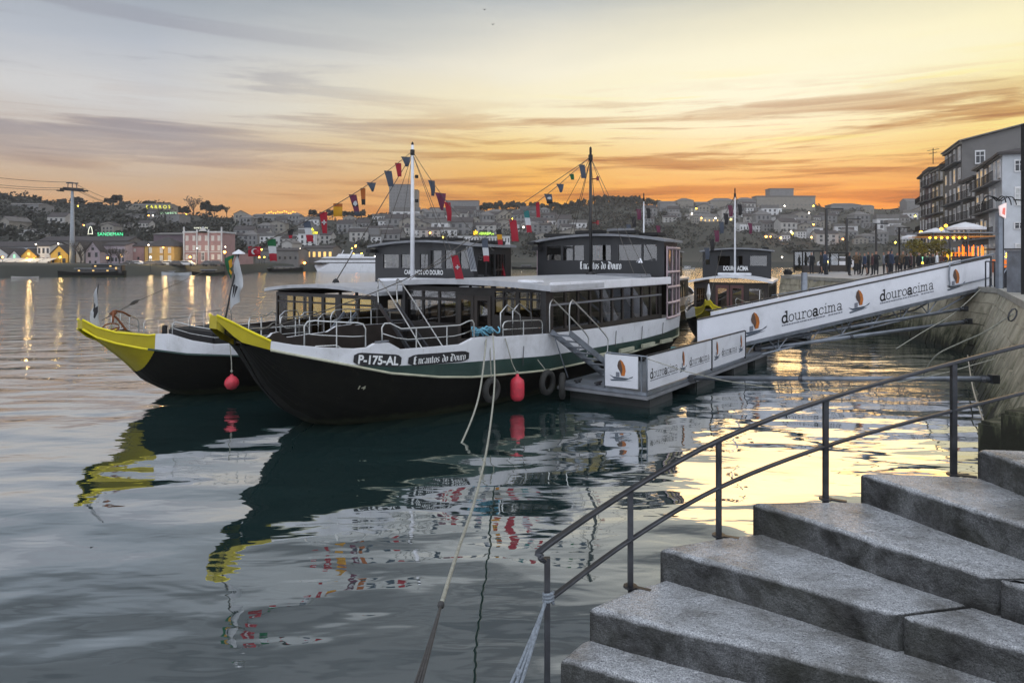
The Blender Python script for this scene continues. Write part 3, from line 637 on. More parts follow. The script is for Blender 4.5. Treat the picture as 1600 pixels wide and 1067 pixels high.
    def slab(b, pts, z0, z1, camber, m, name, n=10, parent=None):
        """cambered roof over plan stations pts = [(s, halfwidth)]; z0 underside at edge, z1 top at edge"""
        mb = MB()
        for s, hw in pts:
            for i in range(n+1):
                t = -1+2*i/n; c = camber*(1-t*t); mb.v.append((s, hw*t, z1+c))
            for i in range(n+1):
                t = -1+2*i/n; c = camber*(1-t*t); mb.v.append((s, hw*t, z0+c))
        q = 2*(n+1)
        for a in range(len(pts)-1):
            for i in range(n):
                mb.f.append((a*q+i, a*q+i+1, (a+1)*q+i+1, (a+1)*q+i)); mb.f.append((a*q+n+1+i, (a+1)*q+n+1+i, (a+1)*q+n+2+i, a*q+n+2+i)); mb.mi += [0, 0]
            for i in (0, n): mb.f.append((a*q+i, (a+1)*q+i, (a+1)*q+n+1+i, a*q+n+1+i)); mb.mi.append(0)
        for a in (0, len(pts)-1):
            for i in range(n): mb.f.append((a*q+i, a*q+i+1, a*q+n+2+i, a*q+n+1+i)); mb.mi.append(0)
        return mb.build(name, m, parent or b.root)
    def mast(b, s, z0, z1, r, m, lights=False):
        mb = MB(); mb.tube([(s, 0, z0), (s, 0, z0+(z1-z0)*.5), (s, 0, z1)], [r, r*.9, r*.6], 8); mt = mb.build('mast', m, b.root, smooth=True)
        mb = MB(); mb.lathe([(0, -.43), (.09, -.42), (.09, -.2), (.05, -.18), (.05, .08), (0, .14)], 8, (s, 0, z1)); mb.build('mast_head', M['soot'], mt)
        mb = MB(); mb.lathe([(0, 0), (r*2.6, 0), (r*2.4, .12), (r, .16)], 8, (s, 0, z0)); mb.build('mast_foot', m, mt)
        if lights:
            for z in (z1-1.15, z1-2.9):
                mb = MB(); mb.box((s+.12, -.12, z), (.05, .24, .04)); mb.lathe([(0, -.08), (.06, -.08), (.06, .08), (0, .1)], 8, (s+.12, -.26, z)); mb.build('navigation_lamp', mat('red_lamp', (120, 20, 26), .3), mt)
        return mt
    def stays(b, s, z, ends):
        for e in ends:
            mb = MB(); mb.tube([(s, 0, z), e], .013, 4); mb.build('stay', M['line'], b.root)
    def wheelhouse(b, s, hw, z0, z1, holes, s_end, side_holes, gm, m=M['house'], camber=.4):
        b.front_wall(s, hw, z0, z1, holes, m, gm, 'wheelhouse_front')
        taper = (lambda x: hw-(.36*(max(0, x-16.7)/2.1)**1.6 if s > 15 else .12*(x-s)))
        for sg in (-1, 1): b.side_wall(sg, s+.07, s_end, hw, taper(s_end), z0, z1, side_holes, m, gm, 'wheelhouse_side')
        mb = MB(); hwe = taper(s_end); mb.box((s_end, 0, (z0+z1)/2), (.06, 2*hwe-.14, z1-z0)); mb.build('wheelhouse_back', m, b.root)
        rf = b.slab([(s-.3, hw+.2), (s+.6, hw+.2), ((s+s_end)/2, taper((s+s_end)/2)+.18), (s_end+.2, hwe+.15)], z1+.0, z1+.09, camber, M['roofgrey'], 'wheelhouse_roof')
        # head wall that closes the gap under the camber
        mb = MB(); n = 10
        for i in range(n):
            t0, t1 = -1+2*i/n, -1+2*(i+1)/n
            mb.add([(s+.02, hw*t0, z1), (s+.02, hw*t1, z1), (s+.02, hw*t1, z1+camber*(1-t1*t1)), (s+.02, hw*t0, z1+camber*(1-t0*t0))], [(0, 1, 2, 3)])
        mb.build('wheelhouse_brow', m, b.root)
        return rf
# ---- the near boat
SH1 = [(0, 2.8), (.3, 2.62), (.6, 2.42), (.93, 2.2), (1.3, 2.1), (1.8, 2.02), (2.4, 1.96), (2.65, 1.97), (2.8, 2.05), (3.1, 2.05), (3.4, 1.87), (5.1, 1.85), (5.5, 1.98), (6.2, 1.98), (6.35, 1.94), (8.7, 1.84), (12, 1.76), (17, 1.74), (19, 1.80), (20.5, 1.98), (22.3, 2.5)]
RB1 = [(0, 2.52), (.35, 2.25), (.93, 2.02), (1.25, 1.92), (2.4, 1.58), (3.2, 1.35), (4.5, 1.12), (5.5, 1.0), (8.7, .80), (14, .75), (19, .9), (22.3, 1.9)]
WL1 = [(0, 2.52), (.93, 2.02), (1.25, 1.93), (2.4, 1.60), (3.25, 1.52), (4, 1.47), (5.1, 1.41), (6.5, 1.35), (8.7, 1.22), (14.6, 1.14), (18.8, 1.25), (22.3, 2.2)]
N1 = Boat('river_boat', 'nearest dark tour boat with yellow prow, white bulwark and black wheelhouse behind a dark mast', (-6.37, 15.0, 0), A1, SH1, RB1, WL1, .93, False, 2.8)
N1.hull()
b = N1
# cabin
door = (.24, .75, 1.15, 2.9); fh = [(-2.8, -2.08, 1.95, 2.66), (-2.0, -1.36, 1.95, 2.66), (-1.28, -.62, 1.95, 2.66), (-2.8, -2.08, 2.76, 2.96), (-2.0, -1.36, 2.76, 2.96), (-1.28, -.62, 2.76, 2.96),
    (-.42, .08, 1.5, 2.72), (.30, .69, 1.5, 2.72), (.94, 1.24, 2.3, 2.78), (1.30, 1.72, 2.3, 2.78), (.94, 1.24, 2.84, 3.02), (1.30, 1.72, 2.84, 3.02), (1.86, 2.24, 2.3, 2.78), (2.30, 2.62, 2.3, 2.78), (1.86, 2.24, 2.84, 3.02), (2.30, 2.62, 2.84, 3.02)]
fw = b.front_wall(8.64, 2.80, .98, 3.12, fh, M['cabin'], M['smoke'])
for w_ in fw.children:
    if w_.data.vertices[0].co.y < -.9: w_.data.materials[0] = M['amber']
for t in (-.17, .495):
    mb = MB(); mb.box((8.615, -t, 1.95), (.04, .62, 1.86)); 
    dr = MB(); wall_grid(dr, t-.32, t+.32, 1.02, 2.86, [(t-.2, t+.2, 1.5, 2.72)], lambda x, d, z: (8.60+d, -x, z), .035); dr = dr.build('door', M['dark'], b.root)
    mb = MB(); mb.lathe([(.012, 0), (.012, .14)], 6, (8.57, -(t+(.26 if t < 0 else -.26)), 1.75)); mb.build('handle', M['steel'], dr)
nb = 10; sx = [9.0+7.5*i/nb for i in range(nb+1)]
sh_ = [(sx[i]+.05, sx[i+1]-.05, 1.92, 2.62) for i in range(nb)]+[(sx[i]+.05, sx[i+1]-.05, 2.70, 3.00) for i in range(nb)]
for sg in (-1, 1): b.side_wall(sg, 8.71, 16.7, 2.80, 2.80, .98, 3.12, sh_, M['cabin'], M['smoke'] if sg < 0 else M['open'], lean=-.0)
for sg in (-1, 1): mb = MB(); mb.box((8.66, sg*2.81, 2.05), (.24, .12, 2.14)); mb.build('corner_post', M['black'], b.root)
mb = MB(); mb.box((12.6, -2.84, 2.66), (7.9, .05, .05)); mb.build('window_rail', M['roofgrey'], b.root)
b.slab([(8.05, 3.35), (9, 3.25), (16.8, 3.12)], 3.10, 3.26, .13, M['palegrey'], 'cabin_roof')
mb = MB(); mb.box((12.5, -3.16, 3.20), (8.3, .10, .27)); mb.build('roof_fascia', M['white'], b.root, bevel=.02)
mb = MB(); mb.box((8.6, -2.3, 3.34), (.4, .7, .10)); mb.build('roof_locker', M['white'], b.root, bevel=.03)
mb = MB(); mb.box((12.7, 0, 1.0), (8.0, 5.6, .04)); mb.build('cabin_floor', M['floor'], b.root)
mb = MB(); mb.box((15.9, -1.6, 3.36), (.9, 1.9, .16)); mb.build('roof_hatch', M['roofgrey'], b.root, bevel=.04)
# tables and chairs inside
for i in range(5):
    for t in (-1.7, 1.7):
        tb_ = MB(); x = 9.8+1.4*i; tb_.box((x, t, 1.72), (.7, 1.3, .04)); tb_.lathe([(.03, 0), (.03, .7)], 6, (x, t, 1.02)); ob = tb_.build('cabin_table', M['dark'], b.root)
        for sgx in (-1, 1):
            ch = MB(); ch.box((x+sgx*.52, t, 1.45), (.4, .42, .04)); ch.box((x+sgx*.70, t, 1.72), (.04, .42, .5))
            for q1 in (-.17, .17):
                for q2 in (-.17, .17): ch.box((x+sgx*.52+q1, t+q2, 1.22), (.03, .03, .44))
            ch.build('cabin_seat', M['black'], b.root)
# wheelhouse
wh = [(-2.45, -1.72, 3.95, 4.56), (-1.62, -1.15, 3.95, 4.56), (-1.1, -.62, 3.95, 4.56), (-.24, .62, 3.95, 4.56), (.95, 1.95, 3.95, 4.56), (2.02, 2.6, 3.95, 4.56)]
b.wheelhouse(16.7, 2.9, 3.2, 4.66, wh, 18.8, [], M['clear'], camber=.27)
# glazed gallery at the quarter
for sg in (-1, 1):
    f = lambda x, z, o=0.: (x, sg*(2.95+.0-.36*(max(0, x-16.75)/2.1)**1.6+o), z)
    mb = MB()
    for i in range(6): 
        x0, x1 = 16.78+2.0*i/6, 16.78+2.0*(i+1)/6
        mb.add([f(x0, 1.7), f(x1, 1.7), f(x1, 4.5), f(x0, 4.5)], [(0, 1, 2, 3)])
    gal = mb.build('stern_gallery', M['darkglass'], b.root)
    for z in (1.75, 2.32, 2.92, 3.5, 4.42):
        mb = MB(); mb.tube([f(16.78+2.0*i/6, z, .04) for i in range(7)], .055, 4); mb.build('gallery_beam', M['pink'], gal)
    for x in (16.8, 17.45, 18.1, 18.76):
        mb = MB(); mb.beam(f(x, 1.7, .025), f(x, 4.5, .025), .05, .04); mb.build('gallery_post', M['pink'], gal)
mb = MB(); mb.add([(18.8, -2.6, 1.7), (18.8, 2.6, 1.7), (18.8, 2.6, 4.5), (18.8, -2.6, 4.5)], [(0, 1, 2, 3)]); mb.build('cabin_back', M['cabin'], b.root)
for (x, y, sx_, sy_) in ((16.7, 1.9, .5, 1.1), (16.7, .3, .4, 1.3), (16.75, -1.2, .4, 1.2), (17.4, -2.1, .8, .8), (18.2, 1.6, .8, 1.0)):
    mb = MB(); mb.box((x, y, 4.83+.27*(1-(y/3)**2)), (sx_, sy_, .14)); mb.build('roof_box', M['soot'], b.root, bevel=.03)
mb = MB(); mb.box((17.6, -.6, 5.2), (.5, 1.0, .1)); mb.build('solar_panel', M['roofgrey'], b.root)
mb = MB(); mb.box((16.45, 2.75, 4.45), (.35, .3, .16)); mb.box((16.45, 2.95, 4.68), (.4, .3, .12)); mb.build('lamp_box', M['soot'], b.root)
b.mast(16.17, 3.36, 8.35, .075, M['black'], lights=True)
b.stays(16.17, 8.05, [(17.0, 2.7, 4.75), (17.0, 1.5, 4.85), (17.9, 1.9, 4.8), (15.2, -2.9, 3.4), (15.6, -2.2, 3.4), (8.9, 2.9, 3.3)])
mb = MB(); mb.tube([(16.4, -1.9, 3.9), (16.1, -2.2, 4.02)], .02, 5); mb.lathe([(.10, -.16), (.07, -.1), (.03, 0)], 8, (16.1, -2.2, 4.02)); mb.build('deck_lamp', M['white'], b.root)
txt = pen_text('Encantos do Douro', BLACK, .0, nib=(.09, .055)); k_ = 1.9/txt[2]
put_text('lettering', txt, lambda u, v: (16.685, -(-.80+u*k_), 3.60+v*k_*1.15), M['wink'], b.root)
# plates and lettering that follow the curve of the bulwark
def plate(b, s0, s1, zc0, zc1, hh):
    mb = MB(); n = 14; pts = []
    for i in range(n+1):
        u = i/n; s = s0+(s1-s0)*u; e = min(u, 1-u)*n; hv = hh*(.55 if e < .5 else .9 if e < 1.5 else 1)
        zc = zc0+(zc1-zc0)*u; mb.v += [tuple(b.skin(s, zc-hv, .02)), tuple(b.skin(s, zc+hv, .02))]
    for i in range(n): mb.f.append((2*i, 2*i+2, 2*i+3, 2*i+1)); mb.mi.append(0)
    return mb.build('name_plate', M['ink'], b.root)
def wrap(b, s0, s1, zc0, zc1, ht, txt, name='lettering', vspan=(0, 1.), m=None):
    W_ = txt[2]
    def fn(u, v):
        q = u/W_; s = s0+(s1-s0)*q; return b.skin(s, zc0+(zc1-zc0)*q+((v-vspan[0])/(vspan[1]-vspan[0])-.5)*ht, .034)
    return put_text(name, txt, fn, m or M['wink'], b.root)
plate(b, 2.36, 3.42, 1.76, 1.62, .145); wrap(b, 2.44, 3.34, 1.745, 1.635, .20, sans_text('P-175-AL', .035), vspan=(0, .72))
plate(b, 3.60, 5.36, 1.61, 1.565, .135); wrap(b, 3.72, 5.24, 1.605, 1.57, .185, pen_text('Encantos do Douro', BLACK, .0, nib=(.085, .055)), vspan=(0, 1.5))
wrap(b, 2.62, 2.80, 1.06, 1.03, .09, sans_text('14', .02), 'draught_mark', (0, .72), M['cream'])
# deck fittings
b.loop_rail(1.5, 2.62, .60, bars=1); b.loop_rail(2.98, 5.55, .50, bars=2); b.loop_rail(6.6, 8.3, .42, bars=1)
b.loop_rail(1.7, 3.0, .58, sg=1, bars=1); b.loop_rail(3.2, 5.0, .55, sg=1, bars=2); b.loop_rail(5.3, 8.0, .5, sg=1, bars=2)
for s, t in ((6.8, -2.55), (7.5, -2.45)):
    mb = MB(); mb.tube([(s, t, 1.9), (s, t, 2.55), (s+.3, t, 2.75), (s+.9, t, 2.45), (s+1.0, t, 1.9)], .02, 6); mb.build('hand_loop', M['steel'], b.root, smooth=True)
la0, la1 = Vector((6.3, 1.6, 2.62)), Vector((5.25, -1.15, 1.08)); lw = Vector((.52, -.2, 0))
lad = None
for q in (0, 1):
    mb = MB(); mb.beam(la0+lw*q, la1+lw*q, .05, .13); o = mb.build('stair_stringer', M['rail'], b.root); lad = lad or o
for i in range(6):
    p = la0.lerp(la1, (i+.6)/6.2)+lw*.5; mb = MB(); mb.beam(p-lw*.5, p+lw*.5, .20, .03); mb.build('tread', M['rail'], lad)
for q in (-.05, 1.05):
    mb = MB(); mb.tube(smooth_path([la0+lw*q, la0+lw*q+Vector((.02, .05, .55)), la0+lw*q+Vector((-.1, -.25, .68)), la1+lw*q+Vector((.05, .12, .66)), la1+lw*q+Vector((0, 0, .5)), la1+lw*q], 4), .02, 6); mb.build('stair_rail', M['steel'], lad, smooth=True)
mb = MB(); mb.box((2.2, .2, 1.62), (.5, .7, .3)); mb.build('foredeck_box', M['cream'], b.root, bevel=.03)
mb = MB(); mb.tube([(2.0, -.5, 1.72), (2.3, -.5, 1.95), (2.7, -.75, 1.95), (2.95, -.9, 1.75)], .022, 6); mb.build('cleat_bar', M['steel'], b.root, smooth=True)
bd = MB(); bd.box((3.0, -1.98, 2.10), (.34, .12, .03)); bd.box((3.0, -1.98, 2.07), (.12, .06, .08)); bd.build('cleat', M['galv'], b.root)
bo = MB()
for s in (5.9, 6.25): bo.lathe([(0, 0), (.07, 0), (.07, .28), (.09, .3), (.09, .34), (0, .36)], 10, (s, -2.6, 1.9))
bo.build('bollard', M['black'], b.root, smooth=True)
for i, s in enumerate((7.4, 10.2, 12.6, 14.6, 16.4)):
    mb = MB(); mb.tube([tuple(b.skin(s, 1.62, .03)), tuple(b.skin(s, 1.1, .05))], .012, 4); mb.build('lashing', M['darkrope'], b.root)
for s in (11.6, 13.3, 15.0, 16.6):     # fender boards on the quay side
    mb = MB(); mb.box((s, -3.04, .92), (1.0, .09, .13)); mb.build('fender_board', M['cream'], b.root)
# ---- the second boat alongside
SH2 = [(0, 2.38), (.3, 2.16), (.7, 2.0), (1.31, 1.9), (1.45, 1.92), (1.75, 1.92), (2.2, 1.72), (2.75, 1.58), (4, 1.55), (8, 1.62), (12, 1.72), (17, 1.74), (19, 1.80), (22.3, 2.5)]
RB2 = [(0, 2.14), (.3, 1.9), (.7, 1.72), (1.2, 1.56), (2.1, 1.36), (3.5, 1.2), (5, 1.0), (8.7, .8), (19, .9), (22.3, 1.9)]
WL2 = [(0, 2.12), (1.2, 1.57), (2.1, 1.38), (3.5, 1.22), (5, 1.2), (8.7, 1.2), (19, 1.25), (22.3, 2.2)]
N2 = Boat('river_boat', 'second tour boat alongside the nearest one, broad yellow prow and pale mast, amber cabin windows', (-11.54, 18.8, 0), A1, SH2, RB2, WL2, 1.45, True, 2.38)
b = N2; b.hull(strake=M['green'])
fx = ((-2.72, -1.78), (-1.70, -.86), (-.68, -.12), (.02, .62), (.92, 1.76), (1.84, 2.70))
fh = [(a, c, 1.3 if -.7 < a < .5 else 1.66, 2.38) for a, c in fx]+[(a, c, 2.44, 2.62) for a, c in fx]
b.front_wall(8.1, 2.8, .98, 2.75, fh, M['cabin'], M['amber'])
sx = [8.5+4.5*i/5 for i in range(6)]; sh_ = [(sx[i]+.06, sx[i+1]-.06, 1.12, 2.6) for i in range(5)]
for sg in (-1, 1): b.side_wall(sg, 8.17, 13.2, 2.8, 2.8, .98, 2.8, sh_, M['cabin'], M['open'])
b.slab([(7.75, 3.05), (9, 3.1), (13.3, 3.05)], 2.78, 2.90, .2, M['palegrey'], 'cabin_roof')
mb = MB(); mb.box((11.8, -.9, 3.16), (1.6, 2.6, .16)); mb.build('roof_hatch', M['white'], b.root, bevel=.06)
mb = MB(); mb.lathe([(0, 0), (.14, 0), (.10, .1), (.02, .16)], 8, (9.4, .9, 3.1)); mb.build('roof_vent', M['soot'], b.root)
mb = MB(); mb.box((10.6, 0, 1.0), (4.9, 5.5, .04)); mb.build('cabin_floor', M['floor'], b.root)
wh = [(-2.3, -1.35, 3.62, 4.2), (-1.2, -.45, 3.62, 4.2), (-.1, .35, 3.62, 4.2), (.5, 1.1, 3.62, 4.35), (1.3, 1.85, 3.62, 4.35), (2.1, 2.55, 3.62, 4.35)]
wr = b.wheelhouse(13.2, 2.8, 2.9, 4.5, wh, 16.2, [(13.5, 14.1, 3.3, 4.2), (14.2, 14.8, 3.3, 4.2), (14.9, 15.7, 3.3, 4.2)], M['clear'], camber=.2)
mb = MB(); mb.box((14.7, 0, 1.3), (2.9, 5.3, .7)); mb.build('aft_cabin', M['cabin'], b.root)
for x in (13.3, 14.7, 16.1):
    for y in (-2.6, 2.6): mb = MB(); mb.box((x, y, 2.25), (.12, .12, 1.25)); mb.build('aft_post', M['cabin'], b.root)
for y in (2.0, .8, -.5, -1.7):
    mb = MB(); mb.box((13.3+.1*y, y, 4.66+.2*(1-(y/3)**2)), (.5, .9, .12)); mb.build('roof_box', M['soot'], b.root, bevel=.03)
for x in (14.0, 15.0): 
    mb = MB(); mb.box((x, -2.5, 4.68), (.8, .5, .16)); mb.build('roof_box', M['soot'], b.root, bevel=.03)
mb = MB(); mb.box((13.0, 2.85, 4.35), (.35, .3, .16)); mb.build('lamp_box', M['soot'], b.root)
b.mast(12.65, 3.1, 8.7, .095, M['white'])
b.stays(12.65, 8.35, [(13.4, 2.6, 4.6), (13.4, 1.5, 4.7), (12.9, -2.6, 3.0), (13.0, -2.2, 3.0), (11.0, 2.9, 3.0), (10.6, 2.4, 3.0)])
for z in (7.4, 6.4):
    mb = MB(); mb.box((12.75, -.14, z), (.1, .1, .13)); mb.build('mast_lamp', M['soot'], b.root)
put_text('lettering', sans_text('CAMINHOS DO DOURO', .02, sx=.9), (lambda kk: (lambda u, v: (13.185, -(-1.0+u*kk), 3.36+v*kk*1.2)))(2.2/sans_text('CAMINHOS DO DOURO', .02, sx=.9)[2]), M['wink'], b.root)
for s0, s1 in ((1.8, 3.3), (3.5, 5.4)): b.loop_rail(s0, s1, .42, bars=0, r=.016)
b.loop_rail(1.2, 2.4, .5, sg=1, bars=2, r=.016); b.loop_rail(2.6, 5, .5, sg=1, bars=3, r=.016)
mb = MB(); mb.box((4.4, .6, 1.55), (2.0, 2.6, .5)); mb.build('foredeck_house', M['soot'], b.root, bevel=.05)
b.loop_rail(3.6, 5.3, .5, sg=1, inset=1.3, bars=2, r=.014, base=lambda s: 1.8)
for s, t in ((1.95, -.55),):
    mb = MB(); mb.lathe([(0, 0), (.08, 0), (.08, .5), (.1, .52), (0, .54)], 8, (2.5, .4, 1.5)); mb.build('bollard', M['black'], b.root)
an = MB()                               # rusty anchor lying on the prow
an.tube([(1.15, -.1, 2.02), (1.0, .1, 2.35), (.85, .2, 2.5)], .03, 6); an.tube([(.75, -.2, 2.28), (.85, .0, 2.52), (1.0, .2, 2.56), (1.3, .35, 2.48), (1.5, .4, 2.36)], .028, 6)
an.tube([(.7, -.1, 2.05)]+[(.75+.22*math.cos(a*.6), -.1, 2.12+.12*math.sin(a*.6)) for a in range(11)], .02, 5)
an.lathe([(0, -.1), (.1, 0), (0, .1)], 8, (.88, .05, 2.5)); an.build('anchor', mat('rust', (112, 66, 40), .8, var=.4), b.root, smooth=True)
for t in (-1.2, -.2, .9):
    mb = MB(); mb.tube([(6.9, t, 1.2), (6.9, t, 2.0), (7.1, t, 2.15), (7.6, t, 2.15), (7.7, t, 2.0), (7.7, t, 1.2)], .02, 6); mb.build('deck_loop', M['steel'], b.root, smooth=True)
st = MB(); st.beam((6.4, -2.3, 1.05), (7.6, -2.3, 2.2), .04, .1); st.beam((6.4, -1.7, 1.05), (7.6, -1.7, 2.2), .04, .1); st = st.build('boarding_steps', M['galv'], b.root)
# ---- two more boats moored farther up, prow towards the viewer
def far_boat(label, loc, ang, scale, beam, text):
    B = Boat('river_boat', label, loc, ang, SH2, RB2, WL2, 1.45, True, 2.38, scale, beam)
    b = B; b.hull(strake=M['cream'])
    fh = [(-2.6, -1.9, 1.3, 2.6), (-.95, -.25, 1.1, 2.62), (.15, .85, 1.1, 2.62), (1.4, 2.5, 1.6, 2.6)]
    b.front_wall(8.6, 2.8, .98, 2.95, fh, M['dark'], M['smoke'])
    for t in (-.6, .5):
        dr = MB(); wall_grid(dr, t-.5, t+.5, 1.0, 2.8, [(t-.34, t+.34, 1.1, 2.62)], lambda x, d, z: (8.55+d, -x, z), .04); dr.build('door', mat('red_brown_door', (92, 62, 60), .6), b.root)
    sx = [9+5*i/6 for i in range(7)]
    for sg in (-1, 1): b.side_wall(sg, 8.67, 15, 2.8, 2.9, .98, 2.95, [(sx[i]+.08, sx[i+1]-.08, 1.7, 2.7) for i in range(6)], M['cabin'], M['smoke'])
    b.slab([(8.2, 3.15), (10, 3.1), (15, 3.0)], 2.92, 3.04, .3, M['white'], 'cabin_roof')
    b.wheelhouse(11.6, 2.75, 3.1, 4.75, [(-2.5, -2.15, 3.95, 4.5), (-1.5, -.5, 3.9, 4.5), (.05, .5, 3.95, 4.5), (1.1, 2.4, 3.9, 4.5)], 15.0, [(12.2, 13.2, 3.8, 4.4), (13.5, 14.5, 3.8, 4.4)], M['clear'], camber=.16)
    b.mast(10.9, 3.1, 8.5, .08, M['white']); b.stays(10.9, 8.2, [(11.8, 2.6, 4.8), (11.8, -2.6, 4.8), (11.8, -1.6, 4.85), (9, 2.8, 3.0), (1.1, .2, 2.0)])
    mb = MB(); mb.box((10.7, .0, 3.40), (.5, 2.6, .14)); mb.build('roof_locker', M['white'], b.root, bevel=.03)
    for y in (-2.3, -.4, 1.2): 
        mb = MB(); mb.box((11.8, y, 4.95), (.4, .5, .12)); mb.build('roof_box', M['soot'], b.root)
    b.loop_rail(1.9, 3.6, .6, bars=1); b.loop_rail(3.9, 6.0, .6, bars=2); b.loop_rail(2, 4, .5, sg=1); b.loop_rail(4.3, 7.5, .5, sg=1)
    mb = MB(); mb.tube([(6.2, -2.4, 1.5), (6.6, -2.4, 2.6), (7.4, -2.4, 2.6), (8.0, -2.7, 1.6)], .03, 6); mb.build('hand_loop', M['steel'], b.root)
    if text:
        tx = sans_text(text, .02, sx=.9); kk = 2.0/tx[2]; put_text('lettering', tx, lambda u, v: (11.585, -(-1.05+u*kk), 3.60+v*kk*1.25), M['wink'], b.root)
    mb = MB(); mb.lathe([(0, 0), (.05, .02), (.14, .3), (.05, .75), (0, .8)], 7, (.35, 0, 2.35)); mb.build('furled_flag', M['white'], b.root)
    return B
N3 = far_boat('third tour boat beyond the gangway, yellow prow head-on and white mast before its black wheelhouse', (8.5, 30.6, 0), R(66), .93, .74, 'DOURO ACIMA')
N4 = far_boat('farthest tour boat, mostly hidden behind the stern of the nearest boat', (3.9, 33.6, 0), R(66), .93, .74, '')
def L1(s, t, z): return Vector((-6.37+E_[0]*s+E_[1]*t, 15.0+E_[1]*s-E_[0]*t, z))      # world point in the near boat's frame, t towards the quay
def L2(s, t, z): return Vector((-11.54+E_[0]*s+E_[1]*t, 18.8+E_[1]*s-E_[0]*t, z))

# ---------------------------------------------------------------- mooring lines, buoys, tyres
def rope(name, pts, r, label, m=None, n=6, cat='rope'):
    mb = MB(); mb.tube(pts, r, n); return tag(mb.build(name, m or M['rope'], smooth=True), label, cat)
p0 = L1(6.05, 2.62, 2.2)
e1 = ray(697, 14.6, z=-.3); e1.x = (697-800)/FPX*14.6
rope('mooring_line', smooth_path([p0, p0+Vector((.02, -.25, -.35)), ray(748, 16.7, 620), ray(722, 15.4, 690), e1]), .022, 'mooring line from the blue rope coil down into the water')
p1 = L1(6.3, 2.66, 2.15)
lo = smooth_path([p1, ray(773, 15.6, 590), ray(764, 12.2, 680), ray(745, 9.2, 770), ray(716, 7.0, 858), ray(689, 5.6, 945)])
rope('mooring_line', lo, .018, 'long mooring line running from the blue coil towards the viewer, knotted near its end')
kn = ray(689, 5.6, 945); e = ray(648, 4.0, 1085)
mb = MB(); mb.lathe([(0, -.03), (.024, -.02), (.03, 0), (.022, .025), (0, .035)], 8, tuple(kn))
for o in (-.02, 0, .02): mb.tube(cyl_link(kn, e+Vector((o, o, 0)), .01, 6), .010, 6)
tag(mb.build('knotted_rope_tail', M['darkrope'], smooth=True), 'dark doubled rope tail below the knot of the long mooring line', 'rope')
mb = MB()
for i in range(9):
    c = p0+Vector((rnd.uniform(-.22, .25), rnd.uniform(-.1, .1), -.12+rnd.uniform(-.06, .12))); a0 = rnd.uniform(0, 6); rr = rnd.uniform(.12, .24)
    mb.tube([c+Vector((rr*math.cos(a0+q*.6), rr*.5*math.sin(a0+q*.6)-.08, .08*math.sin(q*1.1+i))) for q in range(10)], .022, 5)
tag(mb.build('rope_coil', M['bluerope'], smooth=True), 'tangled pale blue rope coil on the near boat bulwark', 'rope')
def buoy(p, r, hgt, top, label, ball=False):
    t = thing('buoy', label, 'buoy', p)
    prof = [(0, -r), (r*.6, -r*.82), (r*.92, -r*.4), (r, 0), (r*.92, r*.4), (r*.6, r*.82), (.05, r*1.02), (.04, r*1.2), (0, r*1.25)] if ball else \
           [(0, -hgt/2), (r*.5, -hgt/2+.01), (r*.9, -hgt/2+.07), (r, -hgt/2+.16), (r, hgt/2-.16), (r*.9, hgt/2-.07), (r*.45, hgt/2), (.05, hgt/2+.02), (.04, hgt/2+.08), (0, hgt/2+.1)]
    mb = MB(); mb.lathe(prof, 16); mb.build('float', M['red'], t, smooth=True)
    mb = MB(); mb.tube([(0, 0, (r if ball else hgt/2)+.08), (Vector(top)-Vector(p))*.5+Vector((.02, 0, .03)), Vector(top)-Vector(p)], .014, 5); mb.build('lanyard', M['rope'], t)
    mb = MB(); mb.lathe([(0, -.03), (.035, -.01), (.035, .03), (0, .05)], 7, (0, 0, (r if ball else hgt/2)+.12)); mb.build('knot', M['rope'], t)
pb = L1(6.95, 3.0, .52); buoy(pb, .19, .64, N1.root.matrix_basis @ N1.skin(6.6, 1.9, .03), 'long red fender buoy hanging from the near boat beside a tyre')
pb = ray(362, 19.9, 598); buoy(pb, .20, .3, ray(359, 19.95, 536), 'round red buoy hanging between the two prows', True)
def tyre(p, yaw, label, top=None, r=.28):
    t = thing('tyre', label, 'tyre', p, yaw); mb = MB()
    mb.tube([(0, r*math.cos(a*math.pi/9), r*math.sin(a*math.pi/9)) for a in range(18)], .085, 8, closed=True); mb.build('tread', M['rubber'], t, smooth=True)
    if top is not None:
        a = Matrix.Rotation(-yaw, 3, 'Z') @ (Vector(top)-Vector(p)); mb = MB(); mb.tube([(0, 0, r), a], .014, 5); mb.build('lanyard', M['rope'], t)
ya = A1-R(90)
tyre(L1(6.05, 2.82, .62), ya, 'grey tyre hung under the blue rope coil', L1(6.1, 2.72, 1.95), .25)
tyre(L1(8.15, 3.18, .55), ya, 'worn tyre fender between the hull and the pontoon, left one of the pair', L1(7.9, 3.02, 1.2))
tyre(L1(8.55, 3.42, .42), ya+.5, 'worn tyre fender on the corner of the pontoon, right one of the pair', None, .3)

# ---------------------------------------------------------------- pontoon
PT = thing('pontoon', 'floating landing pontoon with white banner panels, beside the near boat', 'pontoon', L1(8.7, 3.2, 0), A1)
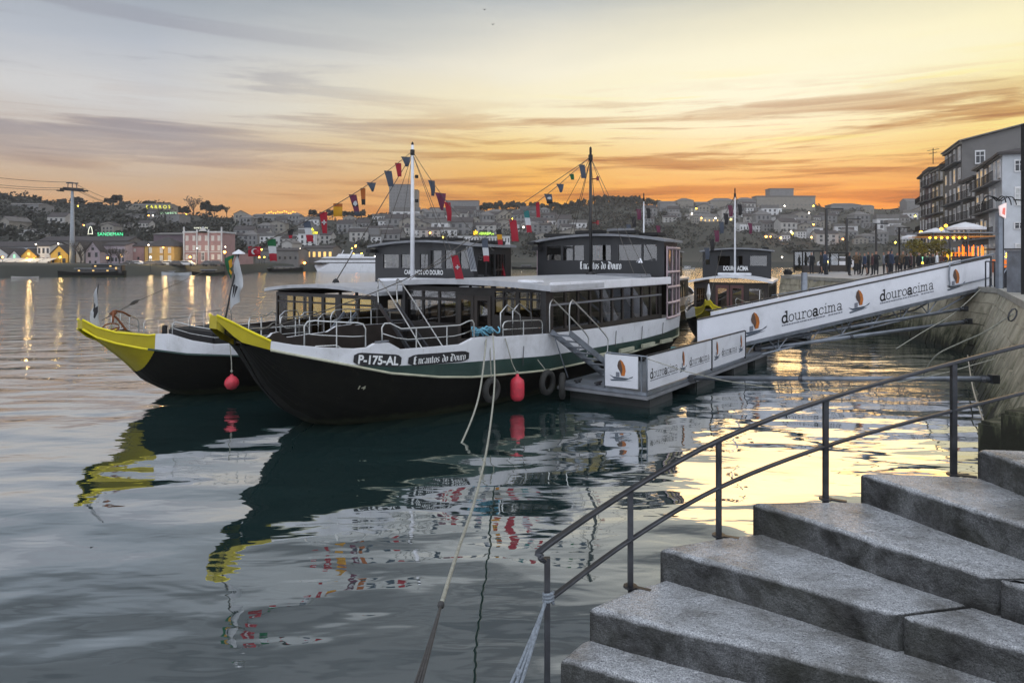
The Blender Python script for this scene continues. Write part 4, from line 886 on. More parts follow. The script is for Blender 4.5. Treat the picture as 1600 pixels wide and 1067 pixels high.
# local: x along the boat, y = -t
mb = MB(); mb.box((5.6, -1.37, .43), (11.2, 2.74, .10)); mb.build('deck', M['galv'], PT, bevel=.02)
mb = MB(); mb.box((5.6, -1.37, .33), (11.26, 2.80, .08)); mb.build('deck_edge', M['roofgrey'], PT)
for x in (1.2, 4.6, 8.0, 10.4):
    mb = MB(); mb.box((x, -1.37, .10), (1.6, 2.5, .38)); mb.build('float', mat('dark_float', (66, 68, 68), .8, var=.3), PT, bevel=.04)
def sail_logo(mbs, fn, s=1.):
    """stylised sailing boat: square sail, wheel box and two hull strokes"""
    sail, hull, brown, grey = mbs
    def poly(mb, p):
        o = len(mb.v); mb.v += [tuple(fn(x, y)) for x, y in p]; mb.f.append(tuple(range(o, o+len(p)))); mb.mi.append(0)
    for q in ([(.50, .27), (.64, .27), (.69, .5), (.56, .52)], [(.56, .52), (.69, .5), (.66, .72), (.52, .75)], [(.52, .75), (.66, .72), (.57, .9), (.46, .99)]): poly(sail, q)
    for q in ([(.46, .99), (.38, .9), (.34, .70), (.52, .75)], [(.52, .75), (.34, .70), (.37, .58), (.56, .52)], [(.56, .52), (.37, .58), (.45, .45), (.50, .27)]): poly(brown, q)
    poly(grey, [(.28, .21), (.43, .21), (.43, .42), (.28, .42)])
    poly(hull, [(.0, .28), (.18, .2), (.8, .19), (1., .3), (.96, .22), (.7, .11), (.2, .11)])
    poly(hull, [(.02, .06), (.3, .1), (.95, .1), (.6, .05), (.1, .0)])
def logo(parent, fn):
    ms = [MB() for _ in range(4)]; sail_logo(ms, fn)
    for q, m_, nm in zip(ms, ('sail', 'slate', 'brown', 'greyink'), ('logo_sail', 'logo_hull', 'logo_shade', 'logo_wheelhouse')): q.build(nm, M[m_], parent)
def brand(parent, fn, W_, small=True):
    """douroacima in slab letters, width W_; fn(u, v) in metres"""
    tx = pen_text('douroacima', SLAB, .055); # heavy d and a
    vs, fs, x = [], [], 0.
    for i, ch in enumerate('douroacima'):
        t_ = pen_text(ch, SLAB, .115 if i in (0, 5) else .058); o = len(vs); vs += [(x+a, b_) for a, b_ in t_[0]]; fs += [tuple(q+o for q in f) for f in t_[1]]; x += t_[2]
    kk = W_/x
    put_text('lettering', (vs, fs, x), lambda u, v: fn(u*kk, v*kk), M['ink'], parent)
    if small:
        mb = MB(); u = 0.; rr = random.Random(3)
        while u < W_*.99:
            l = rr.uniform(.02, .06)*W_
            if .36*W_ < u < .40*W_ or .70*W_ < u < .74*W_: u += l; continue
            mb.add([fn(u, -.42*kk), fn(min(W_, u+l*.8), -.42*kk), fn(min(W_, u+l*.8), -.26*kk), fn(u, -.26*kk)], [(0, 1, 2, 3)]); u += l
        mb.build('small_print', M['greyink'], parent)
PO = lambda x, y, z: (x, y, z)
# front panel (faces the viewer), near right corner
fp = MB(); fp.box((.0, -2.0, .98), (.03, .98, .86)); fp = fp.build('banner_panel', M['panel'], PT)
logo(fp, lambda u, v: (-.019, -2.0+.36-u*.72, .70+v*.60))
fr_ = MB(); fr_.tube([(.02, -1.48, .48), (.02, -1.48, 1.36), (.02, -1.56, 1.45), (.02, -2.74, 1.43), (.02, -2.74, .48)], .025, 6); fr_.build('front_rail', M['galv'], PT, smooth=True)
fr_ = MB(); fr_.tube([(.02, -2.58, .48), (.02, -2.58, 1.43)], .02, 6); fr_.build('rail_post', M['galv'], PT)
for x0, x1 in ((.06, 4.75), (4.9, 8.1)):
    p_ = MB(); p_.box(((x0+x1)/2, -2.72, .98), (x1-x0, .03, .90)); p_ = p_.build('banner_panel', M['panel'], PT)
    mb = MB(); mb.box(((x0+x1)/2, -2.72, 1.45), (x1-x0, .05, .04)); mb.build('panel_rail', M['rail'], p_)
    mb = MB(); mb.box((x1+.05, -2.72, .95), (.06, .06, 1.0)); mb.build('panel_post', M['rail'], p_)
    F = lambda off: (lambda u, v: (off+u, -2.738, v))
    if x0 < 1:
        brand(p_, lambda u, v: (.22+u, -2.738, .82+v), 1.85); logo(p_, lambda u, v: (2.2+u*.55, -2.738, .72+v*.62)); brand(p_, lambda u, v: (2.95+u, -2.738, .84+v), 1.65)
    else:
        logo(p_, lambda u, v: (5.0+u*.55, -2.738, .74+v*.62)); brand(p_, lambda u, v: (5.72+u, -2.738, .84+v), 1.5); logo(p_, lambda u, v: (7.4+u*.55, -2.738, .74+v*.62))
for x, y in ((.25, -.5), (.25, -1.15), (5.2, -.15)):
    mb = MB(); mb.box((x, y, .56), (.34, .07, .05)); mb.box((x-.08, y, .51), (.05, .06, .06)); mb.box((x+.08, y, .51), (.05, .06, .06)); mb.build('cleat', M['rail'], PT)
mb = MB()
for i in range(6): mb.tube([(7.2+.16*math.cos(a*.7+i), -.5+.16*math.sin(a*.7+i), .55+.04*i) for a in range(9)], .03, 5)
o_ = mb.build('rope_heap', mat('teal_rope', (96, 150, 150), .9, var=.3)); o_.location = PT.location; o_.rotation_euler.z = A1; tag(o_, 'teal rope heap on the pontoon beside the near boat stern', 'rope')
# boarding ladder from the bulwark to the pontoon
BL = thing('boarding_ladder', 'aluminium boarding stairs with hooped handrails from near boat to pontoon', 'ladder', L1(8.55, 3.05, .5), A1)
a0, a1 = Vector((0, 0, 1.42)), Vector((2.05, -.55, .03))
for o in (0, -.62):
    mb = MB(); mb.beam(a0+Vector((0, o, 0)), a1+Vector((0, o, 0)), .045, .16); mb.build('stringer', M['galv'], BL)
for i in range(7):
    p = a0.lerp(a1, (i+.5)/7.2); mb = MB(); mb.box((p.x, p.y-.31, p.z), (.20, .60, .03)); mb.build('tread', M['galv'], BL)
for o in (0.02, -.64):
    mb = MB(); mb.tube(smooth_path([a0+Vector((-.05, o, 0)), a0+Vector((-.05, o, .72)), a0+Vector((.08, o, .9)), a0+Vector((.3, o, .82)), a0.lerp(a1, .62)+Vector((.1, o, .74)), a0.lerp(a1, .68)+Vector((.1, o, .5)), a0.lerp(a1, .66)+Vector((.05, o, 0))], 4), .021, 6); mb.build('handrail', M['steel'], BL, smooth=True)
mb = MB(); mb.tube([a0+Vector((.1, -.05, -.15)), (.75, -.1, .02)], .02, 5); mb.build('prop', M['galv'], BL)

# ---------------------------------------------------------------- gangway with the long banner
GA, GB = Vector((6.75, 25.6, .56)), Vector((21.15, 31.0, 2.85))
gd = (GB-GA); gl = gd.length; gx = gd.normalized(); gn = Vector((gx.y, -gx.x, 0)).normalized(); gz = Vector((0, 0, 1))
GW = thing('gangway', 'long sloping gangway with white lettered banner from pontoon up to the quay', 'gangway', GA)
G = lambda x, y, z: gx*x+gn*(-y)+gz*z         # y>0 = far side
def gq(mb, x0, x1, y0, y1, z0, z1):
    vs = [G(x, y, z) for x in (x0, x1) for y in (y0, y1) for z in (z0, z1)]; mb.add(vs, [(0, 1, 3, 2), (4, 6, 7, 5), (0, 4, 5, 1), (2, 3, 7, 6), (0, 2, 6, 4), (1, 5, 7, 3)]); return mb
gq(MB(), 0, gl, .05, 1.35, -.06, 0).build('walkway', M['galv'], GW)
pn = gq(MB(), 0, gl-.15, 0, .03, .02, 1.22).build('banner_panel', M['panel'], GW)
gq(MB(), 1.6, gl-.1, 1.37, 1.40, .0, 1.15).build('far_panel', M['panel'], GW)
mb = MB(); mb.tube([G(0, .0, 1.25), G(gl-.1, .0, 1.25)], .035, 6); mb.build('top_rail', M['black'], GW); mb = MB(); mb.tube([G(1.6, 1.4, 1.2), G(gl-.1, 1.4, 1.2)], .03, 6); mb.build('far_rail', M['black'], GW)
gq(MB(), 0, gl, -.03, .06, -.12, .0).build('bottom_chord', M['galv'], GW)
for x, w_ in ((4.95, 3.15), (10.0, 3.15)): brand(pn, lambda u, v, x=x: G(x-1.1+u*.97, -.012, .42+v), w_)
for x in (2.55, 7.75, 13.25): logo(pn, lambda u, v, x=x: G(x-.55+u*1.15, -.012, .2+v*.88))
tr = MB()
for y in (.15, 1.25):
    tr.tube([G(.6, y, -.1), G(2.2, y, -.62), G(12.4, y, -.62), G(14.6, y, -.1)], .04, 6)
tr.build('truss_chord', M['galv'], GW)
for i in range(7):
    x = 2.2+1.6*i
    for y in (.15, 1.25):
        mb = MB(); mb.tube([G(x, y, -.62), G(x-.5, y, -.08)], .025, 5); mb.tube([G(x, y, -.62), G(x+.05, y, -.08)], .025, 5); mb.tube([G(x, y, -.62), G(x+.6, y, -.08)], .025, 5); mb.build('truss_brace', M['galv'], GW)
    mb = MB(); mb.tube([G(x, .15, -.62), G(x, 1.25, -.62)], .025, 5); mb.build('cross_tie', M['galv'], GW)
mb = MB(); mb.tube(smooth_path([G(gl+.4, -.08, 1.38), G(gl-2.4, -.08, 1.36), G(gl-2.75, -.08, 1.2), G(gl-2.75, -.08, .55), G(gl-2.5, -.08, .38), G(gl-.2, -.08, .38)], 4), .035, 6); mb.build('end_hoop', M['galv'], GW, smooth=True)
mb = MB(); gq(mb, gl-.12, gl-.04, -.02, 1.42, -.3, 1.3); mb.build('end_frame', M['rail'], GW)
# second gangway behind, grey panel then a white picture panel
G2A, G2B = Vector((16.3, 38.6, 1.35)), Vector((27.6, 41.2, 2.9))
H = lambda u, y, z: G2A.lerp(G2B, u)+Vector((-.22, .97, 0))*y+gz*z-G2A
G2 = thing('gangway', 'farther gangway with dark grey panel and white picture panel, seen above the long banner', 'gangway', G2A)
def hq(u0, u1, z0, z1, y0=0, y1=.04):
    mb = MB(); mb.add([H(u, y, z) for u in (u0, u1) for y in (y0, y1) for z in (z0, z1)], [(0, 1, 3, 2), (4, 6, 7, 5), (0, 4, 5, 1), (2, 3, 7, 6), (0, 2, 6, 4), (1, 5, 7, 3)]); return mb
hq(-.2, 1, -.08, 0, .05, 1.2).build('walkway', M['galv'], G2)
dp = hq(.0, .34, .0, 1.0).build('grey_panel', mat('slate_panel', (74, 78, 88), .5), G2); wp = hq(.345, 1, .0, 1.0).build('picture_panel', M['panel'], G2)
for i, u in enumerate((.38, .45, .51, .57, .63)):
    hq(u, u+.042, .30, .72, -.012, -.004).build('picture', mat('dark_picture', (70, 62, 72), .5, var=.6, scale=6), wp)
tx = sans_text('THE CRUISE', .02); kk = 1.9/tx[2]; put_text('lettering', tx, lambda u, v: H(.70+u*kk/11.6, -.012, .42+v*kk*.9), M['ink'], wp)
tx = sans_text('www.', .01); kk = .36/tx[2]; put_text('lettering', tx, lambda u, v: H(.03+u*kk/11.6, -.012, .30+v*kk), M['wink'], dp)
mb = MB()
for i in range(16): 
    if i % 5 != 4: mb.add([H(.068+.012*i, -.012, .30), H(.068+.012*i+.008, -.012, .30), H(.068+.012*i+.008, -.012, .38), H(.068+.012*i, -.012, .38)], [(0, 1, 2, 3)])
mb.build('small_print', M['wink'], dp)
mb = MB(); mb.tube([H(0, 0, 1.03), H(1, 0, 1.03)], .03, 5); mb.build('top_rail', M['galv'], G2)
pr = MB(); pr.tube([H(-.2, 0, .0), H(-.2, 0, 1.0), H(-.03, 0, 1.0), H(.0, 0, .6)], .03, 6); pr.tube([H(-.2, 0, .5), H(0, 0, .5)], .025, 6)
for u in (-.14, -.07): pr.tube([H(u, 0, 0), H(u, 0, 1)], .02, 5)
pr.build('end_railing', M['galv'], G2)
P2 = thing('pontoon', 'second dark pontoon under the farther gangway', 'pontoon', (14.2, 38.0, 0), R(66))
mb = MB(); mb.box((2.0, -.6, .42), (13, 2.4, .3)); mb.build('deck', M['galv'], P2); 
for x in (-3, 1, 5): mb = MB(); mb.box((x, -.6, .12), (2, 2.2, .4)); mb.build('float', MATS['dark_float'], P2)
mb = MB(); mb.tube([(15.2, 36.6, .3), (15.2, 36.6, 3.3)], .16, 10); tag(mb.build('mooring_pile', M['galv'], smooth=True), 'steel mooring pile standing at the farther pontoon', 'pile')
# steel booms that hold the pontoon off the wall
def boom(a, b_, r, label, col=None):
    t = thing('mooring_boom', label, 'steel boom', a); d = Vector(b_)-Vector(a); mb = MB(); mb.tube([(0, 0, 0), d], r, 8); mb.build('tube', M['galv'], t, smooth=True)
    for u in (.42, .97): mb = MB(); mb.tube([d*u, d*(u+.012)], r*1.35, 8); mb.build('collar', M['rail'], t)
    mb = MB(); mb.box((0, 0, 0), (.22, .22, .2)); mb.build('hinge', M['rail'], t); mb = MB(); mb.box(d, (r*2.6, r*2.6, r*3)); mb.build('wall_bracket', M['rail'], t)
boom(L1(11.7, 5.98, .46), (10.95, 16.0, 1.28), .065, 'steel boom from the pontoon to the quay wall, nearest and longest of the three')
boom(L1(19.0, 5.7, .55), (18.75, 28.9, 1.45), .075, 'lower of two steel booms under the gangway')
boom(L1(19.6, 5.5, .75), (18.8, 29.2, 1.95), .065, 'upper of two steel booms under the gangway')
rope('mooring_line', cyl_link(L1(8.75, 5.9, 1.38), (10.9, 15.9, 1.75), .75), .012, 'thin line sagging from the pontoon corner to the quay wall')
rope('mooring_line', smooth_path([ray(1583, 17.9, 490), ray(1540, 18.6, 518), ray(1500, 19.4, 536), ray(1462, 20, 556), ray(1440, 20.6, 590)]), .02, 'rope from the ring in the quay wall down into the water')
mb = MB(); c_ = ray(1582, 17.8, 492); mb.tube([c_+Vector((.10*math.cos(a*.7)+.05*math.sin(a*.7), 0, .16*math.sin(a*.7))) for a in range(9)], .02, 6, closed=True); tag(mb.build('mooring_ring', M['rail'], smooth=True), 'iron mooring ring on the quay wall with a rope through it', 'ring')
rope('mooring_line', smooth_path([ray(1532, 30, 452), ray(1490, 29, 490), ray(1440, 28, 520), ray(1400, 27.5, 545)]), .02, 'rope slanting from the gangway top down to the water under it')
rope('hanging_rope', smooth_path([ray(1512, 25, 555), ray(1520, 19.5, 605), ray(1536, 16.5, 655), ray(1553, 14.6, 700)]), .018, 'pale rope lying along the foot of the quay wall', M['ltline'])
# ---------------------------------------------------------------- flags and bunting
def fm(name, *c): return mat(name, c, .8, var=.12, scale=3)
FR, FW, FG, FB, FY, FO, FK, FP, FT = (fm('red_cloth', 137, 17, 36), fm('white_cloth', 168, 170, 172), fm('green_cloth', 15, 79, 44), fm('blue_grey_cloth', 61, 68, 80), fm('yellow_cloth', 172, 125, 17),
    fm('orange_cloth', 144, 79, 29), fm('black_cloth', 29, 27, 29), fm('purple_cloth', 91, 36, 61), fm('teal_cloth', 34, 96, 96))
def flag(loc, w, h, ang, bands, label, taper=1., cross=None, swing=0., group=None, pts=None):
    """cloth hanging from its top edge; bands = [(material, share)] from top; ang = yaw"""
    nx, nz = 5, 12; mb = MB(); ms = []
    tot = sum(s for _, s in bands); edges = []; acc = 0
    for m_, s in bands:
        acc += s/tot; edges.append((acc, m_)); 
        if m_ not in ms: ms.append(m_)
    for j in range(nz+1):
        v = j/nz; wd = w*(1+(taper-1)*v)
        for i in range(nx+1):
            u = i/nx-.5; mb.v.append((u*wd+swing*v*h, .06*w*math.sin(u*6+v*3)+.10*w*v*math.sin(v*4+w*9), -h*v-.05*h*abs(u)*v))
    for j in range(nz):
        m_ = next(mm for e, mm in edges if (j+.5)/nz <= e+1e-6)
        for i in range(nx): mb.f.append((j*(nx+1)+i, j*(nx+1)+i+1, (j+1)*(nx+1)+i+1, (j+1)*(nx+1)+i)); mb.mi.append(ms.index(m_))
    o = mb.build('pennant', ms, smooth=True); o.location = loc; o.rotation_euler.z = ang; tag(o, label, 'flag', group)
    if cross:
        c = MB(); kind, cm = cross; v0 = .5
        if kind == 'cross':
            for (a, b_) in ((.30, .09), (.09, .30)): c.add([(q*w*a, -.12*w-.02, -h*v0+r_*w*b_) for q, r_ in ((-1, -1), (1, -1), (1, 1), (-1, 1))]+[(q*w*a, .12*w+.02, -h*v0+r_*w*b_) for q, r_ in ((-1, -1), (1, -1), (1, 1), (-1, 1))], [(0, 1, 2, 3), (4, 5, 6, 7)])
            c.mapped(lambda x, y, z: (x+swing*v0*h, y, z))
        if kind == 'moon':
            p = [(math.cos(a*.5)*.26*w, math.sin(a*.5)*.26*w) for a in range(10)]; qq = [(math.cos(a*.5)*.2*w+.08*w, math.sin(a*.5)*.2*w) for a in range(10)]
            for i in range(9): c.add([(p[i][0], -.13*w, -h*.5+p[i][1]), (p[i+1][0], -.13*w, -h*.5+p[i+1][1]), (qq[i+1][0], -.13*w, -h*.5+qq[i+1][1]), (qq[i][0], -.13*w, -h*.5+qq[i][1])], [(0, 1, 2, 3)])
        if kind == 'stripes':
            for i in range(4): c.add([(w*(-.42+.24*i), -.16*w, -.02*h), (w*(-.30+.24*i), -.16*w, -.02*h), (w*(-.30+.24*i)+swing*h*.96, -.16*w, -h*.96), (w*(-.42+.24*i)+swing*h*.96, -.16*w, -h*.96)], [(0, 1, 2, 3)])
        if kind == 'emblem':
            c.add([(q*w*.3+swing*h*v0, -.16*w, -h*.45+r_*h*.14) for q, r_ in ((-1, -.3), (.1, -1), (1, -.2), (.4, 1), (-.5, .7))], [(0, 1, 2, 3, 4)])
        c.build('emblem', cm, o)
    return o
def string(a, b_, sag, r, label):
    p = cyl_link(a, b_, sag, 14); mb = MB(); mb.tube(p, r, 4); tag(mb.build('bunting_line', M['line']), label, 'line')
    return lambda u: Vector(a).lerp(Vector(b_), u)-Vector((0, 0, sag*4*u*(1-u)))
m1t, m2t = L1(16.17, 0, 8.1), L2(12.65, 0, 8.45)
pole_t = ray(373, 15.0, 397)
sA = string(m2t, pole_t, .25, .014, 'bunting line from the pale mast down to the near prow flagpole')
def at_px(fn, px):        # place along the line that runs through this bearing
    lo, hi = 0., 1.; s0 = fn(0); s1 = fn(1); f = lambda u: 800+FPX*fn(u).x/fn(u).y-px
    if f(0) < 0: g = lambda u: -f(u)
    else: g = f
    for _ in range(40):
        mid_ = (lo+hi)/2
        if g(mid_) > 0: lo = mid_
        else: hi = mid_
    return fn((lo+hi)/2)
la = ' on the line left of the pale mast'
FA = [(634, 15, 15, [(FB, 1)], .25, None, 'blue-grey pointed pennant, topmost'+la), (622, 10, 21, [(FR, 1)], .6, None, 'short red pennant, second from the top'+la),
      (606, 12, 24, [(FB, 1)], .7, None, 'blue-grey long pennant beside the short red one'+la), (580, 15, 14, [(FB, 1)], .15, None, 'small grey triangular pennant'+la),
      (567, 8, 26, [(FO, 2), (FK, 1)], .7, None, 'narrow dark orange pennant'+la), (551, 12, 31, [(FP, 2), (FK, 1), (FP, 1), (FB, 1)], .6, ('emblem', FW), 'purple and dark patterned flag'+la),
      (528, 14, 20, [(FO, 1), (FY, 3)], .95, None, 'yellow flag, the only yellow one'+la), (505, 12, 33, [(FR, 1)], .55, ('cross', FW), 'red flag with small white cross, upper one'+la),
      (479, 11, 32, [(FB, 1), (FW, 1), (FR, 1)], .9, None, 'blue, white and red flag'+la), (454, 10, 14, [(FK, 2), (FR, 1)], .4, None, 'tiny black pennant'+la),
      (424, 13, 34, [(FG, 1), (FW, 1), (FR, 1)], .8, None, 'large green, white and red tricolour flag'+la), (398, 19, 15, [(FR, 1)], .95, ('moon', FW), 'red flag with white crescent, lowest'+la)]
for px, w, h, bands, tp, cr, lab in FA: P_ = at_px(sA, px); flag(P_, w*P_.y/FPX, h*P_.y/FPX, .3, bands, lab, tp, cr, swing=rnd.uniform(-.05, .25))
sB = string(m2t, ray(772, 28.0, 392), .35, .012, 'bunting line from the pale mast down to its wheelhouse roof')
for px, w, h, bands, tp, lab in [(674, .36, .62, [(FB, 1)], .4, 'dark blue-grey pennant right of the pale mast'), (688, .6, .7, [(FP, 1)], .15, 'purple triangular pennant right of the pale mast'), (699, .34, .75, [(FR, 1)], .6, 'dark red narrow pennant right of the pale mast, lowest')]:
    flag(at_px(sB, px), w, h, .8, bands, lab, tp, None, .15)
low_end = L1(.85, -.25, 2.30)
sC = string(m1t, low_end, .9, .014, 'bunting line from the black mast down to the near prow')
lb = ' on the line from the black mast'
FC = [(909, 10, 21, [(FB, 1)], .8, None, 'pale blue-grey pennant, topmost'+lb), (893, 8, 9, [(FG, 1)], .6, None, 'small dark green pennant'+lb), (875, 13, 13, [(FB, 1)], .25, None, 'blue-grey triangular pennant'+lb),
      (856, 13, 15, [(FB, 2), (FK, 1)], .7, ('emblem', FW), 'grey patterned pennant with pale motif'+lb), (840, 6, 24, [(FR, 1)], 1., None, 'narrow red pennant'+lb),
      (822, 9, 34, [(FT, 1), (FW, 1), (FR, 1)], .95, None, 'teal, white and red flag'+lb), (801, 12, 33, [(FR, 1)], .95, None, 'largest plain red flag'+lb), (779, 9, 24, [(FK, 1), (FY, 1), (FR, 1)], .85, None, 'black, yellow and red flag'+lb),
      (757, 10, 36, [(FB, 1.2), (FW, 1), (FR, .9)], .9, None, 'long blue, white and red flag'+lb), (733, 10, 37, [(FW, 1)], 1.0, ('stripes', FB), 'grey and white striped flag'+lb), (710, 11, 37, [(FR, 1)], 1.2, ('cross', FW), 'red flag with white cross, lowest'+lb)]
for px, w, h, bands, tp, cr, lab in FC: P_ = at_px(sC, px); flag(P_, w*P_.y/FPX, h*P_.y/FPX, .3, bands, lab, tp, cr, swing=rnd.uniform(-.05, .25))
sD = string(m1t, L1(18.6, -1.0, 4.75), .1, .012, 'bunting line from the black mast aft over the wheelhouse')
for px, w, h, bands, tp, cr, lab in [(939, .4, .7, [(FK, 1), (FO, 2), (FY, 1)], .5, None, 'brown and gold hanging pennant right of the black mast'), (948, .55, .8, [(FO, 1)], .9, None, 'orange pennant right of the black mast'), (960, .4, .7, [(FK, 1), (FW, 1), (FK, 1), (FW, 1), (FK, 1)], .8, None, 'black and white banded flag right of the black mast')]:
    flag(at_px(sD, px), w, h, .9, bands, lab, tp, cr, .2)
# flags on the far boats' stays
for (B_, nm, n) in ((N3, 'the third boat white mast', 6), (N4, 'the farthest boat mast', 4)):
    Mx = B_.root.matrix_basis @ Matrix.Diagonal((*B_.root.scale, 1)) if False else Matrix.LocRotScale(B_.root.location, B_.root.rotation_euler, B_.root.scale)
    a = Mx @ Vector((10.9, 0, 8.1)); c = Mx @ Vector((6.0, 2.4, 3.4)); d_ = Mx @ Vector((11.9, -2.2, 4.9))
    g = 'dark pennants hanging left of '+nm
    for i in range(n): flag(a.lerp(c, .12+.11*i), .34, .62, .4, [((FP, FK, FB)[i % 3], 1)], g.replace('pennants', 'pennant')+', one of a row', .7, None, .1, g)
    mb = MB(); mb.tube([a, c], .012, 4); tag(mb.build('bunting_line', M['line']), 'bunting line running forward from '+nm, 'line')
    flag(a.lerp(d_, .15), .34, .6, .5, [(FK, 1)], 'black pennant right of '+nm+', upper', .7, None, .1); flag(a.lerp(d_, .5), .34, .6, .5, [(FP, 1)], 'purple pennant right of '+nm+', lower', .6, None, .1)
# prow flags
pb_ = ray(352, 15.1, 494)
fp_ = thing('flagpole', 'thin flagpole with white cap on the nearest prow', 'flagpole', pb_); d = pole_t-pb_
mb = MB(); mb.tube([(0, 0, -.05), d], [.022, .016], 6); mb.build('pole', M['black'], fp_)
mb = MB(); mb.lathe([(0, .10), (.03, .08), (.12, .03), (.14, .0), (0, -.01)], 10, tuple(d)); mb.build('cap', M['white'], fp_)
def poly_flag(name, pts, d, m_, label, emblem=None, em=None, thick=.05):
    """cloth cut to an outline in its own plane, gently rippled"""
    o = ray(pts[0][0], d, pts[0][1]); mb = MB(); n = len(pts)
    c = [ray(x, d, y)-o for x, y in pts]; bm = bmesh.new(); vs = [bm.verts.new(v) for v in c]; bm.faces.new(vs)
    bmesh.ops.triangulate(bm, faces=bm.faces); bmesh.ops.subdivide_edges(bm, edges=bm.edges, cuts=4, use_grid_fill=True)
    for v in bm.verts: v.co.y += thick*math.sin(v.co.x*16+v.co.z*5)+thick*.6*math.sin(v.co.z*9)
    me = bpy.data.meshes.new(name); bm.to_mesh(me); bm.free(); me.materials.append(m_); me.polygons.foreach_set('use_smooth', [True]*len(me.polygons))
    ob = bpy.data.objects.new(name, me); COL.objects.link(ob); ob.location = o; tag(ob, label, 'flag')
    for e in emblem or []:
        mb = MB(); mb.add([ray(x, d-.13, y)-o for x, y in e], [tuple(range(len(e)))]); mb.build('emblem', em, ob)
poly_flag('flag', [(371, 398), (375, 410), (380, 438), (381, 448), (376, 456), (374, 472), (366, 476), (361, 484), (361, 470), (362, 446), (366, 420)], 15.0, FW, 'white flag with dark print drooping from the nearest prow flagpole',
          [[(364, 446), (368, 444), (366, 456), (363, 466)], [(368, 446), (372, 448), (367, 462), (365, 466)]], FK)
poly_flag('flag', [(367, 398), (350, 404), (353, 420), (356, 430), (359, 437), (362, 425), (365, 410)], 15.1, FG, 'green flag with yellow motif behind the white prow flag', [[(357, 408), (362, 404), (363, 416), (359, 420)], [(359, 420), (363, 426), (361, 430), (358, 424)]], FY)
poly_flag('flag', [(152, 448), (154, 462), (154, 480), (155, 500), (154, 514), (149, 519), (145, 514), (144, 498), (141, 488), (146, 470)], 19.0, FW, 'white flag with dark emblem drooping over the farther prow', [[(147, 482), (153, 478), (153, 488), (148, 498), (146, 496)]], FK)
mb = MB(); mb.tube([ray(143, 19.05, 502), ray(154, 19.05, 444)], .016, 5); tag(mb.build('flagstaff', M['black']), 'short black staff carrying the white flag on the farther prow', 'flagstaff')
poly_flag('flag', [(785, 410), (790, 430), (789, 437), (783, 437), (784, 424)], 30, FR, 'small red flag standing behind the nearest cabin roof')
rope('stay_wire', [ray(160, 19.2, 500), ray(204, 21.5, 476), ray(216, 22, 470), ray(320, 30, 424)], .014, 'thin wire running up from the farther prow over the river', M['line'], 4, 'wire')
mb = MB(); a, c = ray(203, 21.5, 476), ray(217, 22.2, 469); mb.tube([a, a.lerp(c, .3), a.lerp(c, .7), c], [.02, .05, .05, .02], 6); tag(mb.build('wire_turnbuckle', M['soot']), 'dark turnbuckle on the wire above the farther prow', 'turnbuckle')

# ---------------------------------------------------------------- people on the quay
def make_person(name, coat, legs, pose=0):
    sk = bpy.data.meshes.new('body'); 
    sp_ = .10 if pose != 2 else .16
    V = [(0, 0, .95, .13), (0, 0, 1.18, .14), (0, 0, 1.40, .15), (0, 0, 1.50, .06), (0, 0, 1.56, .07), (0, -.01, 1.66, .10), (0, 0, 1.73, .07)]
    E = [(0, 1), (1, 2), (2, 3), (3, 4), (4, 5), (5, 6)]
    for sg in (-1, 1):
        o = len(V); yy = sg*.12 if pose == 2 else 0
        V += [(sg*.10, 0, .88, .095), (sg*sp_, yy*.6, .48, .065), (sg*sp_, yy, .09, .045), (sg*sp_, yy-.13, .04, .04)]; E += [(0, o), (o, o+1), (o+1, o+2), (o+2, o+3)]
        o = len(V)
        if pose == 1 and sg > 0: A = [(.20, 0, 1.40, .065), (.30, -.08, 1.55, .05), (.24, -.16, 1.80, .04), (.23, -.17, 1.88, .035)]
        elif pose == 3: A = [(sg*.20, 0, 1.40, .065), (sg*.27, -.06, 1.14, .05), (sg*.08, -.24, 1.18, .04), (sg*.03, -.25, 1.2, .035)]
        else: A = [(sg*.20, 0, 1.40, .065), (sg*.26, .02, 1.12, .05), (sg*.25, -.06, .88, .04), (sg*.25, -.08, .80, .035)]
        V += A; E += [(2, o), (o, o+1), (o+1, o+2), (o+2, o+3)]
    sk.from_pydata([v[:3] for v in V], E, []); ob = bpy.data.objects.new('body', sk); COL.objects.link(ob)
    md = ob.modifiers.new('s', 'SKIN'); 
    sk.skin_vertices[0].data[0].use_root = True
    for i, v in enumerate(V): sk.skin_vertices[0].data[i].radius = (v[3], v[3]*(.78 if v[2] > .9 else 1))
    ob.modifiers.new('d', 'SUBSURF').levels = 1
    dg = bpy.context.evaluated_depsgraph_get(); me = bpy.data.meshes.new_from_object(ob.evaluated_get(dg)); bpy.data.objects.remove(ob)
    me.materials.clear(); skin = mat('skin', (150, 112, 92), .6)
    for m_ in (coat, legs, skin, mat('dark_hair', (40, 32, 28), .7)): me.materials.append(m_)
    for p in me.polygons:
        c = p.center; p.material_index = 0 if .86 < c.z < 1.51 or (abs(c.x) > .17 and .9 < c.z) else 1 if c.z <= .86 else 3 if (c.z > 1.69 or (c.y > .02 and c.z > 1.55)) else 2
        if abs(c.x) > .2 and c.z < .86: p.material_index = 2
        p.use_smooth = True
    t = thing(name, 'person', 'person'); b_ = bpy.data.objects.new('body', me); COL.objects.link(b_); b_.parent = t
    return t, b_
coats = [((30, 32, 36), 'black coat'), ((44, 54, 74), 'dark blue jacket'), ((82, 66, 50), 'brown coat'), ((38, 38, 38), 'charcoal coat'), ((104, 106, 112), 'grey jacket'), ((66, 42, 44), 'dark maroon coat')]
protos = {}
